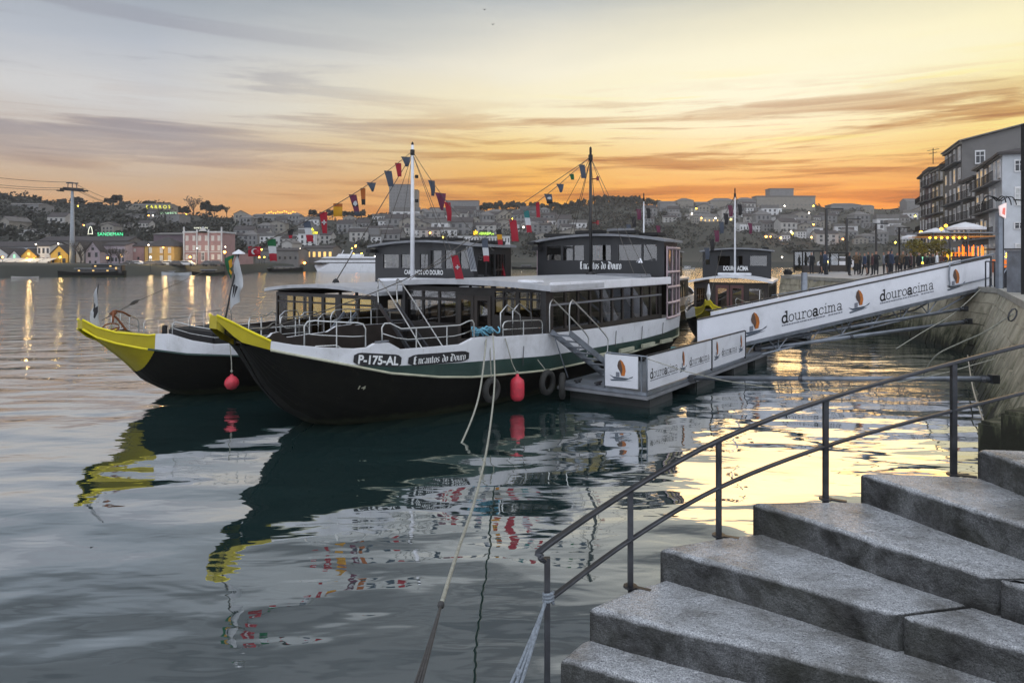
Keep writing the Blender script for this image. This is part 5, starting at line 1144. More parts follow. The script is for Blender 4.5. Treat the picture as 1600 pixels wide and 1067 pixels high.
def person(px, d, label, ci=0, pose=0, rz=0., h=1.72, z=QZ, group=None, cm=None):
    key = (ci if cm is None else cm, pose)
    if key not in protos:
        c = cm or coats[ci][0]; t, _ = make_person('person', mat('coat_%d_%d_%d' % c, c, .85), mat('dark_trousers', (34, 35, 40), .85), pose); protos[key] = t
    else: t = copy_tree(protos[key])
    p = ray(px, d, z=z); t.location = p; t.rotation_euler.z = rz; s = h/1.75; t.scale = (s, s, s); t['label'] = label
    if group: t['group'] = group
    elif 'group' in t: del t['group']
ppl = [(1268, 57, 0, 0, 'person in black coat standing left of the first lamp post'), (1283, 56, 3, 2, 'person in charcoal coat walking beside the first lamp post'), (1289, 54, 1, 3, 'person in dark blue jacket leaning by the foot of the first lamp post'),
  (1327, 50, 0, 0, 'tall person in black coat at the left end of the quay crowd'), (1338, 53, 2, 3, 'person in brown coat with folded arms, second in the quay crowd'), (1344, 55, 3, 0, 'person in charcoal coat behind the folded-arm figure in brown'),
  (1351, 51, 1, 2, 'person in dark blue jacket mid-stride in the left half of the quay crowd'), (1357, 54, 0, 0, 'person in black coat below the second lamp post'), (1363, 52, 5, 0, 'person in dark maroon coat in the middle of the quay crowd'),
  (1369, 53, 0, 3, 'person in black coat with folded arms left of the gap in the crowd'), (1381, 52, 4, 0, 'person in grey jacket right of the gap in the crowd'), (1388, 51, 0, 2, 'person in black coat striding right of the gap in the crowd'),
  (1393, 50, 1, 1, 'person in dark blue jacket raising one arm'), (1402, 55, 3, 0, 'person in charcoal coat right of the raised-arm figure'), (1411, 53, 2, 0, 'person in brown coat near the third lamp post'), (1417, 52, 0, 0, 'person in black coat, left of two close figures by the shrub'),
  (1423, 53, 5, 3, 'person in dark maroon coat, right of two close figures by the shrub'), (1436, 55, 0, 0, 'lone person in black coat in front of the lit shrub'), (1446, 58, 3, 2, 'person in charcoal coat walking past the lit shrub')]
for px, d, ci, pose, lab in ppl: person(px, d, lab, ci, pose, rnd.uniform(-2.5, 2.5), rnd.uniform(1.64, 1.84))
person(1464, 54, 'person in white shirt among the diners', 0, 0, 1.0, 1.74, cm=(196, 198, 200))
for i, px in enumerate((1452, 1458, 1471, 1477, 1484, 1490, 1496, 1502, 1508)): person(px, 55+(i*37 % 7), 'dark clad person in the crowd before the lit restaurant', (0, 3, 5)[i % 3], (0, 3, 2)[i % 3], rnd.uniform(-3, 3), rnd.uniform(1.5, 1.75), group='people crowded before the lit restaurant')

# ---------------------------------------------------------------- lamp posts and panels on the quay
for px, d, yt, lab in ((1291, 55, 327, 'tallest black lamp post, nearest of the row beside the dark panels'), (1323, 67, 343, 'second black lamp post of the row, right of the nearest'), (1369, 76, 350, 'third black lamp post of the row, above the middle of the crowd'), (1405, 86, 356, 'fourth black lamp post of the row, left of the lit shrub'), (1428, 95, 361, 'farthest black lamp post of the row, beside the lit shrub')):
    p = ray(px, d, z=QZ); H_ = EYE+(405-yt)/FPX*d-QZ
    t = thing('lamp_post', lab, 'lamp post', p); mb = MB(); mb.box((0, 0, H_/2), (.16, .16, H_)); mb.build('post', M['black'], t); mb = MB(); mb.box((.55, -.02, H_+.03), (1.5, .18, .09)); mb.box((.9, -.02, H_-.03), (.7, .16, .04)); mb.build('lamp_arm', M['black'], t)
    mb = MB(); mb.box((0, 0, .25), (.24, .24, .5)); mb.build('foot', M['black'], t)
for px0, px1, d, y0, lab in ((1253, 1286, 60, 391, 'dark framed glass kiosk left of the tallest lamp post'), (1295, 1325, 66, 394, 'dark framed glass shelter right of the tallest lamp post')):
    a, b_ = ray(px0, d, z=QZ), ray(px1, d, z=QZ); w_ = b_.x-a.x; H_ = EYE+(405-y0)/FPX*d-QZ
    t = thing('glass_kiosk', lab, 'kiosk', a); mb = MB(); mb.box((w_/2, .9, H_-.06), (w_+.1, 1.9, .12)); mb.build('roof', M['soot'], t)
    for x in (0.05, w_-.05):
        for y in (0, 1.8): mb = MB(); mb.box((x, y, H_/2-.06), (.09, .09, H_-.12)); mb.build('post', M['soot'], t)
    mb = MB(); mb.box((w_/2, 1.75, H_/2), (w_-.2, .02, H_-.3)); mb.build('back_glass', glass('kiosk_glass', (.42, .44, .46)), t)
    mb = MB(); mb.box((w_/2, .02, .35), (w_-.2, .03, .6)); mb.build('kick_panel', M['dark'], t)
CARS = {}
def car(label, loc, rz, col):
    if 'c' not in CARS:
        t = thing('parked_car', 'x', 'car'); mb = MB(); side = [(-2.0, .35), (2.0, .35), (2.05, .75), (1.2, .92), (.55, 1.42), (-1.0, 1.45), (-1.75, .98), (-2.05, .9)]; n = len(side)
        mb.add([(x, -.82, z) for x, z in side]+[(x, .82, z) for x, z in side], [tuple(range(n)), tuple(reversed(range(n, 2*n)))]+[(i, (i+1) % n, (i+1) % n+n, i+n) for i in range(n)]); mb.build('body', M['white'], t, bevel=.08)
        for x in (-1.3, 1.3):
            for y in (-.78, .78): w_ = MB(); w_.tube([(x, y-.1, .33), (x, y+.1, .33)], .33, 12); w_.build('wheel', M['rubber'], t)
        for y in (-.83, .83): w_ = MB(); w_.add([(x, y, z) for x, z in ((.95, .98), (.48, 1.34), (-.95, 1.36), (-1.5, 1.0))], [(0, 1, 2, 3)]); w_.build('side_window', M['darkglass'], t)
        CARS['c'] = t
    else: t = copy_tree(CARS['c'])
    t.location = loc; t.rotation_euler.z = rz; t['label'] = label
    if col:
        for c in t.children:
            if c.name.startswith('body'): c.data = c.data.copy(); c.data.materials[0] = col
    return t
car('small white car parked behind the dark glass shelter', ray(1312, 72, z=QZ), .1, M['white'])
bx = MB(); p = ray(1231, 51.8, z=QZ)
for i in range(6): bx.tube([(.25*math.cos(a*.7+i), .2*math.sin(a*.7), .1+.06*i) for a in range(10)], .06, 5)
o_ = bx.build('rope_heap', M['soot']); o_.location = p; tag(o_, 'black rope heap on the far corner of the quay', 'rope')

# ---------------------------------------------------------------- sign column, cabinets and post at the quay edge
sp_ = ray(1561, 28.9, z=QZ); SG = thing('sign_column', 'grey steel sign column with curved top arms and tilted lit panel', 'sign column', sp_, .2)
mb = MB(); mb.box((0, 0, 1.55), (.24, .16, 3.1)); mb.build('column', M['galv'], SG, bevel=.02)
mb = MB(); mb.box((.14, -.02, 1.55), (.05, .12, 3.1)); mb.build('column_rib', M['rail'], SG)
mb = MB(); mb.add([(-.05, -.16, 2.98), (.10, -.16, 2.86) , (.12, -.16, 3.5), (-.08, -.16, 3.36)]+[(-.05, -.1, 2.98), (.10, -.1, 2.86), (.12, -.1, 3.5), (-.08, -.1, 3.36)], [(0, 1, 2, 3), (4, 5, 6, 7), (0, 1, 5, 4), (1, 2, 6, 5), (2, 3, 7, 6), (3, 0, 4, 7)])
mb.v = [(x*1.7, y, z) for x, y, z in mb.v]; mb.build('sign_panel', glow_mat('lit_sign', (236, 214, 208), .35), SG)
mb = MB(); mb.add([(-.02, -.165, 3.05), (.12, -.165, 3.0), (.14, -.165, 3.3), (.02, -.165, 3.28)], [(0, 1, 2, 3)]); mb.build('sign_picture', glow_mat('sign_red', (220, 110, 96), .4), SG)
for sg in (-1, 1):
    for i in range(3):
        L_ = .95-.13*i if sg < 0 else .72-.12*i
        mb = MB(); mb.tube([(sg*L_*math.sin(a*.16)/math.sin(1.44), .12*i-.12, 3.36+(.40+.02*i)*math.sin(min(math.pi*.96, .55+a*.27))) for a in range(10)], .022, 6); mb.build('curved_arm', M['soot'], SG, smooth=True)
mb = MB(); mb.tube([(.12, 0, .5), (.55, 0, 1.05), (.9, 0, 1.0)], .03, 6); mb.build('brace', M['galv'], SG)
for px, d, y0, w_, dp, m_, lab in ((1594, 25.5, 393, .55, .6, 'galv', 'grey metal cabinet at the right edge of the quay, taller one in front'), (1584, 29.5, 420, .7, .5, 'rail', 'low dark metal cabinet behind the taller grey one')):
    p = ray(px, d, z=QZ); H_ = EYE+(405-y0)/FPX*d-QZ; t = thing('metal_cabinet', lab, 'cabinet', p, .25); mb = MB(); mb.box((0, 0, H_/2), (w_, dp, H_)); mb.build('body', M[m_], t, bevel=.015)
    mb = MB(); mb.box((0, -dp/2-.008, H_*.48), (w_*.86, .02, H_*.82)); mb.build('door', M['galv' if m_ == 'rail' else 'rail'], t); mb = MB(); mb.box((0, 0, H_+.02), (w_+.06, dp+.06, .04)); mb.build('lid', M[m_], t)
mb = MB(); mb.box((-.25, -.33, .6), (.04, .03, .14)); 
p = ray(1600.5, 24, z=QZ); t = thing('tall_post', 'tall dark post at the right edge of the picture'.replace(' of the picture', ' of the quay'), 'post', p)
mb = MB(); mb.box((0.02, 0, 2.9), (.16, .16, 5.8)); mb.build('shaft', M['soot'], t); mb = MB(); mb.tube([(0, 0, 3.2), (-.36, 0, 3.22)], .025, 6); mb.build('hook', M['soot'], t)
mb = MB()
for u in (0, .5, 1): mb.tube([ray(1540+u*14, 30.2, z=QZ), ray(1540+u*14, 30.2, z=QZ+1.1)], .03, 5)
mb.tube([ray(1540, 30.2, z=QZ+1.1), ray(1554, 30.2, z=QZ+1.1)], .03, 5); tag(mb.build('gate_railing', M['rail']), 'dark steel railing at the head of the gangway', 'railing')
gb = MB(); p = ray(1576, 31, z=QZ); gb.tube([(0, 0, .9), (.8, 0, 1.5)], .03, 5); gb.tube([(-.3, 0, .95), (1.0, 0, .95)], .025, 5)
for x in (-.3, .35, 1.0): gb.tube([(x, 0, 0), (x, 0, .95)], .025, 5)
o_ = gb.build('low_barrier', M['galv']); o_.location = p; tag(o_, 'low grey barrier between the sign column and the cabinets', 'barrier')

# ---------------------------------------------------------------- lit restaurant terrace
RX = thing('restaurant_terrace', 'flat roofed restaurant terrace glowing orange behind the gangway', 'restaurant', ray(1455, 62, z=QZ))
o0 = RX.location; w_ = ray(1558, 62, z=QZ).x-o0.x; hz_ = EYE+(405-364)/FPX*62-QZ
mb = MB(); mb.box((w_/2, 1.6, hz_), (w_+.3, 4.2, .12)); mb.build('roof', M['roofgrey'], RX)
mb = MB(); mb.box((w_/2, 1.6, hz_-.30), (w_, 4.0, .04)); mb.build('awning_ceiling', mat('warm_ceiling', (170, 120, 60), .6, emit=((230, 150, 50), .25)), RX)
amb = glow_mat('orange_lamp', (255, 120, 14), 2.2); amb2 = glow_mat('warm_lamp', (255, 186, 50), 6.)
for i in range(9):
    mb = MB(); x = w_*(.55+.05*i+.012*((i*5) % 3)); mb.box((x, 1.2+.15*(i % 3), .9+hz_*.26), (.05, .05, 1.0+.3*(i % 2))); mb.build('heater_flame', amb, RX)
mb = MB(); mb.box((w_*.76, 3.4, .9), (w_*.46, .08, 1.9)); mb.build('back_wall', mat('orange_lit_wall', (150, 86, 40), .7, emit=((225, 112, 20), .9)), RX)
for x in (0, w_*.25, w_*.52, w_): mb = MB(); mb.box((x, -.3, hz_/2), (.1, .1, hz_)); mb.build('post', M['rail'], RX)
mb = MB(); mb.box((w_*.34, .6, 1.35), (.5, .05, .9)); mb.build('menu_board', glow_mat('yellow_board', (240, 190, 40), .9), RX)
mb = MB(); mb.box((w_*.07, 1.5, 1.2), (.8, .05, .5)); mb.build('screen', glow_mat('green_screen', (150, 240, 190), .8), RX)
mb = MB(); mb.box((w_*.76, -.6, .5), (w_*.48, .06, .9)); mb.build('front_screen', mat('brown_screen', (120, 66, 40), .6), RX)
for i in range(7):
    mb = MB(); mb.lathe([(0, -.12), (.12, 0), (0, .12)], 8, (w_*(.02+.09*i), .4, hz_-.42)); mb.build('ceiling_lamp', amb2, RX)
R2 = thing('restaurant_terrace', 'second small orange lit terrace right of the sign column', 'restaurant', ray(1566, 60, z=QZ))
mb = MB(); mb.box((.9, 1, 2.05), (2.0, 2.4, .12)); mb.build('roof', M['soot'], R2)
mb = MB(); mb.box((.9, 2, .6), (1.9, .08, 1.1)); mb.build('back_wall', MATS['orange_lit_wall'], R2)
for i in range(8):
    mb = MB(); mb.lathe([(0, -.1), (.11, 0), (0, .1)], 8, (.15+.2*i, .6+.2*(i % 3), 1.3+.16*math.sin(i*2.)+.05*i)); mb.build('lamp_bulb', amb2, R2)
def parasol(px, d, ytop, yedge, wpx, lab):
    p = ray(px, d, z=QZ); r = wpx/2/FPX*d; zt, ze = EYE+(405-ytop)/FPX*d-QZ, EYE+(405-yedge)/FPX*d-QZ
    t = thing('parasol', lab, 'parasol', p); mb = MB(); mb.tube([(0, 0, 0), (0, 0, zt)], .05, 6); mb.build('pole', M['rail'], t)
    mb = MB(); mb.lathe([(.02, zt), (r*.5, zt-(zt-ze)*.42), (r, ze), (r, ze-.22), (r*.98, ze-.2), (r*.5, zt-(zt-ze)*.5)], 10); mb.build('canopy', mat('parasol_cloth', (206, 206, 208), .8, var=.06), t)
parasol(1508, 70, 347, 356, 56, 'largest white parasol above the terrace roof'); parasol(1462, 74, 356, 364, 44, 'white parasol left of the largest one, above the terrace roof')
parasol(1424, 84, 366, 371, 30, 'farthest white parasol at the left end of the terrace'); parasol(1440, 66, 362, 369, 26, 'small white parasol above the lit shrub')
for px, y, lab in ((1471, 358, 'left'), (1478, 353, 'middle'), (1439, 363, 'far left')):
    p = ray(px, 68, y); mb = MB(); mb.lathe([(0, -.14), (.13, -.05), (.13, .06), (0, .14)], 8); mb.tube([(0, 0, -.1), (0, 0, QZ-p.z)], .03, 5)
    t = thing('globe_lamp', 'yellow lit globe lamp on a thin stem by the parasols, '+lab+' one', 'lamp', p); a = MB(); a.lathe([(0, -.16), (.15, -.05), (.15, .07), (0, .16)], 8); a.build('globe', amb2, t); a = MB(); a.tube([(0, 0, -.15), (0, 0, QZ-p.z)], .03, 5); a.build('stem', M['rail'], t)

# ---------------------------------------------------------------- foliage helper
def leaves(mb, n, blobs, size, seed=1, flat=.0):
    r_ = random.Random(seed)
    for _ in range(n):
        c, rx, rz = r_.choice(blobs); 
        while True:
            q = Vector((r_.uniform(-1, 1), r_.uniform(-1, 1), r_.uniform(-1, 1)))
            if .2 < q.length < 1: break
        q *= (.55+.45*r_.random())/max(q.length, .5); p = Vector(c)+Vector((q.x*rx, q.y*rx, q.z*rz)); s = size*r_.uniform(.6, 1.35)
        a = Vector((r_.gauss(0, 1), r_.gauss(0, 1), r_.gauss(0, 1))).normalized(); b_ = a.orthogonal().normalized(); c2 = a.cross(b_)
        mb.add([p+b_*s, p+c2*s*.6, p-b_*s, p-c2*s*.6], [(0, 1, 2, 3)])
leaf_d = mat('dark_foliage', (40, 42, 36), .9, var=.3, scale=.35); leaf_y = mat('bush_foliage', (92, 84, 34), .8, var=.5, scale=1.5)
def tree(name, label, loc, h, r, n, m_, seed, leafsize, trunk=.35, bare=False, cat='tree', group=None):
    t = thing(name, label, cat, loc, 0, group); r_ = random.Random(seed); tk = MB(); tk.tube([(0, 0, -.5), (.02*h, 0, h*trunk), (-.01*h, .01*h, h*.75)], [h*.03, h*.022, h*.008], 6)
    ends = []
    for i in range(7 if not bare else 16):
        a = i*2.4+r_.random(); z0 = h*(trunk*.8+.3*r_.random()); e = Vector((r*.75*math.cos(a), r*.75*math.sin(a), h*(.6+.35*r_.random()))); tk.tube([(0, 0, z0), Vector((0, 0, z0)).lerp(e, .5)+Vector((0, 0, h*.03)), e], [h*.013, h*.008, h*.003], 4); ends.append(e)
        if bare:
            for q in range(4):
                st_ = Vector((0, 0, z0)).lerp(e, .45+.15*q); tk.tube([st_, st_+Vector((r_.uniform(-.3, .3)*r, r_.uniform(-.3, .3)*r, r_.uniform(.05, .25)*h))], [h*.006, h*.002], 3)
    tk.build('trunk', mat('bark', (60, 54, 48), .9), t)
    if n:
        mb = MB(); blobs = [((e.x, e.y, e.z), r*r_.uniform(.35, .55), h*r_.uniform(.12, .2)) for e in ends]+[((0, 0, h*.78), r*.6, h*.2)]; leaves(mb, n, blobs, leafsize, seed); mb.build('crown', m_, t)
    return t
tree('lit_shrub', 'yellow lit bushy shrub at the left end of the restaurant terrace', ray(1450, 60, z=QZ), 2.7, 1.7, 900, leaf_y, 5, .12, .15, cat='shrub')
pl = ray(1441, 58.8, z=QZ+.9); L_ = bpy.data.lights.new('uplight', 'POINT'); L_.energy = 55; L_.color = (1, .72, .12); L_.shadow_soft_size = .15; lo_ = bpy.data.objects.new('uplight', L_); COL.objects.link(lo_); lo_.location = pl
mb = MB(); mb.lathe([(0, -.08), (.1, -.05), (.1, .05), (0, .08)], 8); o_ = mb.build('ground_lamp', amb2); o_.location = pl+Vector((0, .0, -.02)); tag(o_, 'yellow ground lamp glowing in front of the shrub', 'lamp')
pl2 = ray(1532, 62.5, z=QZ+1.6); L2_ = bpy.data.lights.new('heater_light', 'POINT'); L2_.energy = 60; L2_.color = (1, .5, .1); L2_.shadow_soft_size = .5; l2 = bpy.data.objects.new('heater_light', L2_); COL.objects.link(l2); l2.location = pl2
# ---------------------------------------------------------------- houses
def quadbox(mb, x0, x1, y0, y1, z0, z1): mb.box(((x0+x1)/2, (y0+y1)/2, (z0+z1)/2), (x1-x0, y1-y0, z1-z0)); return mb
WINM = {}
def win_mesh(w, h, m_, key):
    k_ = (round(w, 2), round(h, 2), m_.name, key)
    if k_ not in WINM:
        mb = MB()
        if key == 'pane': mb.box((0, 0, 0), (w, .06, h))
        elif key == 'frame':
            for x, ww in ((-w/2, .12*w), (w/2, .12*w), (0, .07*w)): mb.box((x, -.03, 0), (ww, .10, h*1.04))
            for z, hh in ((-h/2, .10*h), (h/2, .12*h), (.12*h, .05*h)): mb.box((0, -.035, z), (w*1.14, .11, hh))
        o = mb.build('window' if key == 'pane' else 'frame', m_); WINM[k_] = o.data; bpy.data.objects.remove(o)
    return WINM[k_]
def window(parent, loc, w, h, m_, frame=None, rz=0.):
    o = bpy.data.objects.new('window', win_mesh(w, h, m_, 'pane')); COL.objects.link(o); o.parent = parent; o.location = loc; o.rotation_euler.z = rz
    if frame: f = bpy.data.objects.new('frame', win_mesh(w, h, frame, 'frame')); COL.objects.link(f); f.parent = o
    return o
def house(name, label, cat, loc, rz, L, D, H, rh, kind, wm, rm, wins=(), frame=None, group=None, over=.25, endwins=(), chim=None):
    t = thing(name, label, cat, loc, rz, group); wl = MB(); quadbox(wl, 0, L, 0, D, -1.5, H)
    rf = MB(); o = over
    if kind == 'gable_front':
        wl.add([(0, 0, H), (L, 0, H), (L/2, 0, H+rh), (0, D, H), (L, D, H), (L/2, D, H+rh)], [(0, 1, 2), (5, 4, 3)])
        s_ = rh/(L/2)*o
        for a, c in ((-o, L/2), (L+o, L/2)):
            rf.add([(a, -o, H-s_+.05), (c, -o, H+rh+.05), (c, D+o, H+rh+.05), (a, D+o, H-s_+.05), (a, -o, H-s_+.25), (c, -o, H+rh+.25), (c, D+o, H+rh+.25), (a, D+o, H-s_+.25)], [(0, 1, 2, 3), (4, 7, 6, 5), (0, 4, 5, 1), (3, 2, 6, 7), (0, 3, 7, 4)])
    elif kind == 'gable_side':
        wl.add([(0, 0, H), (0, D, H), (0, D/2, H+rh), (L, 0, H), (L, D, H), (L, D/2, H+rh)], [(0, 1, 2), (5, 4, 3)])
        for a in (-o, D+o):
            s_ = rh/(D/2)*o
            rf.add([(-o, a, H-s_+.05), (L+o, a, H-s_+.05), (L+o, D/2, H+rh+.05), (-o, D/2, H+rh+.05), (-o, a, H-s_+.22), (L+o, a, H-s_+.22), (L+o, D/2, H+rh+.22), (-o, D/2, H+rh+.22)], [(0, 1, 2, 3), (4, 7, 6, 5), (0, 4, 5, 1), (0, 3, 7, 4), (1, 5, 6, 2)])
    elif kind == 'hip':
        i_ = min(L, D)*.45
        rf.add([(-o, -o, H), (L+o, -o, H), (L+o, D+o, H), (-o, D+o, H), (i_, D/2, H+rh), (L-i_, D/2, H+rh), (-o, -o, H-.25), (L+o, -o, H-.25), (L+o, D+o, H-.25), (-o, D+o, H-.25)], [(0, 1, 5, 4), (1, 2, 5), (2, 3, 4, 5), (3, 0, 4), (6, 7, 1, 0), (7, 8, 2, 1), (8, 9, 3, 2), (9, 6, 0, 3), (9, 8, 7, 6)])
    else:
        quadbox(rf, -o, L+o, -o, D+o, H, H+max(rh, .25))
    wl.build('wall', wm, t); r_ = rf.build('roof', rm, t)
    if chim:
        mb = MB(); quadbox(mb, chim-.4, chim+.4, D/2-.3, D/2+.3, H, H+rh+1.0); mb.build('chimney', wm, r_)
    for (x, z, w, h, m_) in wins: window(t, (x, -.02, z), w, h, m_, frame)
    for (y, z, w, h, m_) in endwins: window(t, (L+.02, y, z), w, h, m_, frame, R(90))
    return t
def grid(L, zs, n, w, h, m_, lit=None, pl=.0, x0=.08, seed=0):
    r_ = random.Random(seed); return [(L*(x0+(1-2*x0)*(i+.5)/n), z, w, h, lit if lit and r_.random() < pl else m_) for z in zs for i in range(n)]
wd = mat('night_window', (46, 48, 52), .2, var=.2); wlit = glow_mat('lit_window', (255, 206, 120), .75); wpale = mat('pale_window', (176, 178, 176), .3, var=.2); wwhite = mat('window_frame_white', (200, 200, 200), .5)
wl_ = {k_: mat('wall_'+k_, c, .85, var=.12, scale=.6, dirt=(tuple(int(v*.72) for v in c), .6)) for k_, c in dict(white=(196, 196, 196), pale=(160, 158, 154), grey=(118, 118, 118), dgrey=(108, 106, 104), lilac=(152, 142, 149), pinkw=(150, 122, 122), ochre=(172, 142, 82), yellow=(196, 158, 72), mauve=(98, 86, 92), stone=(130, 126, 118), lightgrey=(176, 180, 184), dark=(94, 90, 86), drab=(124, 116, 100)).items()}
rdark = mat('dark_tile_roof', (64, 60, 60), .85, var=.3, scale=.8); rgrey = mat('grey_roof', (104, 102, 100), .85, var=.25, scale=.6); rpale = mat('pale_roof', (140, 140, 140), .8)

# ---- old riverside houses on the right, seen along their fronts
def row_house(label, pA, pB, D, H, rh, kind, wm, rm, floors, n, lit, endwins=(), balc=True, seed=0, win=(1.0, 1.9), wm_=None):
    a, b_ = ray(pA[0], pA[1], z=3.0), ray(pB[0], pB[1], z=3.0); d = b_-a; L = d.length; rz = math.atan2(d.y, d.x)
    r_ = random.Random(seed); fh = (H-3.2)/floors
    wins = [(L*(i+.5)/n+r_.uniform(-.15, .15), 3.2+fh*(f_+.45), win[0]*r_.uniform(.7, 1.15), min(win[1]*r_.uniform(.7, 1.1), fh*.68), wlit if r_.random() < lit else (wpale if r_.random() < .45 else wd)) for f_ in range(floors) for i in range(n) if r_.random() > .08]
    wins += [(L*(i+.5)/n, 1.3, 1.2, 2.3, wlit if r_.random() < .3 else wd) for i in range(n)]
    t = house('town_house', label, 'house', a, rz, L, D, H, rh, kind, wm, rm, wins, wwhite, endwins=endwins, over=.45)
    if balc:
        for f_ in range(floors):
            if r_.random() < .18: continue
            z = 3.2+fh*f_+.12; mb = MB(); quadbox(mb, .3, L-.3, -.75, 0, z-.09, z); bc = mb.build('balcony', wl_['grey'], t); mb = MB(); quadbox(mb, .3, L-.3, -.78, -.73, z+.88, z+.95)
            if r_.random() < .3: quadbox(mb, .5, 1.6, -.80, -.77, z+.1, z+.85)
            nb_ = max(6, int(L/.35))
            for i in range(nb_+1): quadbox(mb, .3+(L-.6)*i/nb_-.02, .3+(L-.6)*i/nb_+.02, -.77, -.74, z, z+.9)
            mb.build('balcony_railing', M['soot'], bc)
    mb = MB(); quadbox(mb, -.1, L+.12, -.3, .0, H-.35, H-.02); mb.build('cornice', wl_['stone'], t)
    return t
ew = [(1.4, 10.2, .75, 1.1, wd), (1.4, 7.2, .7, 1.7, wpale), (1.4, 4.3, .8, .6, wd), (1.5, 2.0, .8, 1.0, wpale)]
row_house('white corner house with balcony at the right end of the riverside row', (1545, 77), (1566, 70), 9, 11.6, 1.2, 'hip', wl_['lightgrey'], rdark, 3, 3, .25, ew, True, 3)
A_ = row_house('narrow dark house with warm lit windows beside the white corner house', (1525.5, 84), (1544.5, 77.5), 10, 11.8, 1.5, 'hip', wl_['dark'], rgrey, 3, 3, .75, (), True, 4)
mb = MB(); mb.box((3.8, -.25, 6.9), (5.5, .2, 1.1)); sb = mb.build('shop_sign', wl_['dark'], A_)
tx = sans_text('CORFI', .03); kk = 3.6/tx[2]; put_text('lettering', tx, lambda u, v: (5.6-u*kk if False else 2.0+u*kk, -.37, 6.65+v*kk*.8), M['wink'], sb)
row_house('tallest dark stone house with broad blank side wall, middle of the riverside row', (1476, 103), (1503, 92), 16, 16.4, 1.9, 'gable_side', wl_['dgrey'], rgrey, 5, 4, .12, [(2.0, 14.2, 1, 1.6, wd)], True, 5)
row_house('low dark house with small shuttered windows, between the tallest house and the narrow lit one', (1504, 91), (1525, 84.5), 9, 11.0, 1.0, 'hip', wl_['dark'], rdark, 3, 3, .2, (), True, 6)
row_house('dark house with lit attic left of the tallest stone house', (1456, 112), (1475, 104), 14, 14.9, 1.3, 'gable_side', wl_['drab'], rdark, 5, 3, .15, (), True, 7)
row_house('slim mauve house with blank end wall near the far end of the row', (1446, 118), (1455.5, 112.5), 12, 15.2, .5, 'flat', wl_['mauve'], rdark, 5, 2, .1, (), True, 8)
row_house('farthest house of the riverside row, dark with overhanging eaves', (1437, 126), (1445.5, 119), 12, 15.6, 1.6, 'hip', wl_['dark'], rdark, 5, 2, .1, (), True, 9)
p = ray(1548, 120, z=3); house('town_house', 'large grey gabled house rising behind the right end of the riverside row', 'house', p, 0, 14, 12, 19.4, 1.4, 'gable_side', wl_['dgrey'], rgrey, grid(14, (17.,), 3, 1, 1.6, wd), None)
mb = MB(); p = ray(1458, 108, z=18.6); mb.tube([(0, 0, 0), (0, 0, 2.4)], .06, 5); mb.tube([(-.9, 0, 2.0), (.9, 0, 2.3)], .04, 4); mb.tube([(-.6, 0, 1.5), (.6, 0, 1.8)], .04, 4)
o_ = mb.build('roof_aerial', M['soot']); o_.location = p; tag(o_, 'thin aerial on the roofs at the far end of the riverside row', 'aerial')
# ---------------------------------------------------------------- far bank: the waterfront houses
def HB(px0, px1, ye, yb, d, kind, rh_px, wm, rm, label, wins=(), D=9, frame=None, cat='house', name='waterfront_house', **kw):
    s = d/FPX; L = (px1-px0)*s; p = ray(px0, d, yb); return house(name, label, cat, p, 0, L, D, (yb-ye)*s, rh_px*s, kind, wm, rm, [(x*L, z*(yb-ye)*s, w*s, h*s, m_) for x, z, w, h, m_ in wins], frame, **kw)
DW = 186.
G3 = lambda n, zs, w, h, m_=wd: [((i+.5)/n, z, w, h, m_) for z in zs for i in range(n)]
HB(-14, 12, 397, 416, DW, 'gable_front', 9, wl_['white'], rdark, 'white gabled waterfront house at the far left', [(.6, .72, 3, 4, wd), (.3, .3, 4, 5, wd), (.8, .3, 4, 5, wd)])
HB(13, 32, 402, 416, DW, 'gable_front', 10, wl_['white'], rdark, 'white gabled waterfront house with a green lit gable window', [(.5, 1.1, 2.5, 5, glow_mat('green_lit', (170, 255, 190), .9)), (.3, .4, 4, 4, wd), (.7, .4, 4, 4, wd)])
HB(33, 57, 400, 416, DW-1, 'gable_front', 11, wl_['yellow'], rdark, 'bright yellow lit gabled house left of the cable car tower', [(.5, 1.2, 4, 4, wlit), (.25, .35, 5, 6, wlit), (.55, .35, 5, 6, wlit), (.85, .35, 3, 6, wlit)])
HB(-14, 60, 386, 400, DW+10, 'gable_side', 8, wl_['lightgrey'], rdark, 'long low house behind the three gabled houses at the far left', ())
HB(58, 78, 385, 416, DW, 'gable_side', 6, wl_['white'], rdark, 'white three bay house beside the yellow gabled one', [(x, z, 3.4, 8, wd) for x in (.17, .5, .83) for z in (.3, .78)])
HB(79, 106, 397, 416, DW-2, 'gable_front', 13, wl_['yellow'], rdark, 'broad ochre gabled warehouse at the foot of the cable car tower', [(.5, .98, 4, 7, wd), (.15, .35, 4, 11, wd), (.78, .35, 5, 11, wd)])
HB(107, 118, 388, 416, DW+2, 'gable_side', 5, wl_['pinkw'], rdark, 'narrow pink house behind the cable car tower', [(.5, .3, 4, 8, wd)])
HB(119, 131, 388, 416, DW, 'gable_front', 9, wl_['pale'], rdark, 'small pale gabled house right of the cable car tower', [(.35, .75, 3, 4, wd), (.7, .4, 3, 5, wd)])
HB(134, 156, 392, 417, DW-3, 'gable_front', 14, wl_['lilac'], rdark, 'lilac gabled house with round gable window', [(.5, 1.12, 4, 4, wd), (.25, .75, 4, 7, wd), (.75, .75, 4, 7, wd), (.3, .3, 3, 4, wd), (.7, .3, 3, 4, wd)])
HB(157, 195, 384, 415, DW, 'gable_side', 5, wl_['lilac'], rdark, 'long lilac house behind the bare trees', G3(7, (.3, .72), 3, 6)+[(.86, .5, 3, 5, wlit)])
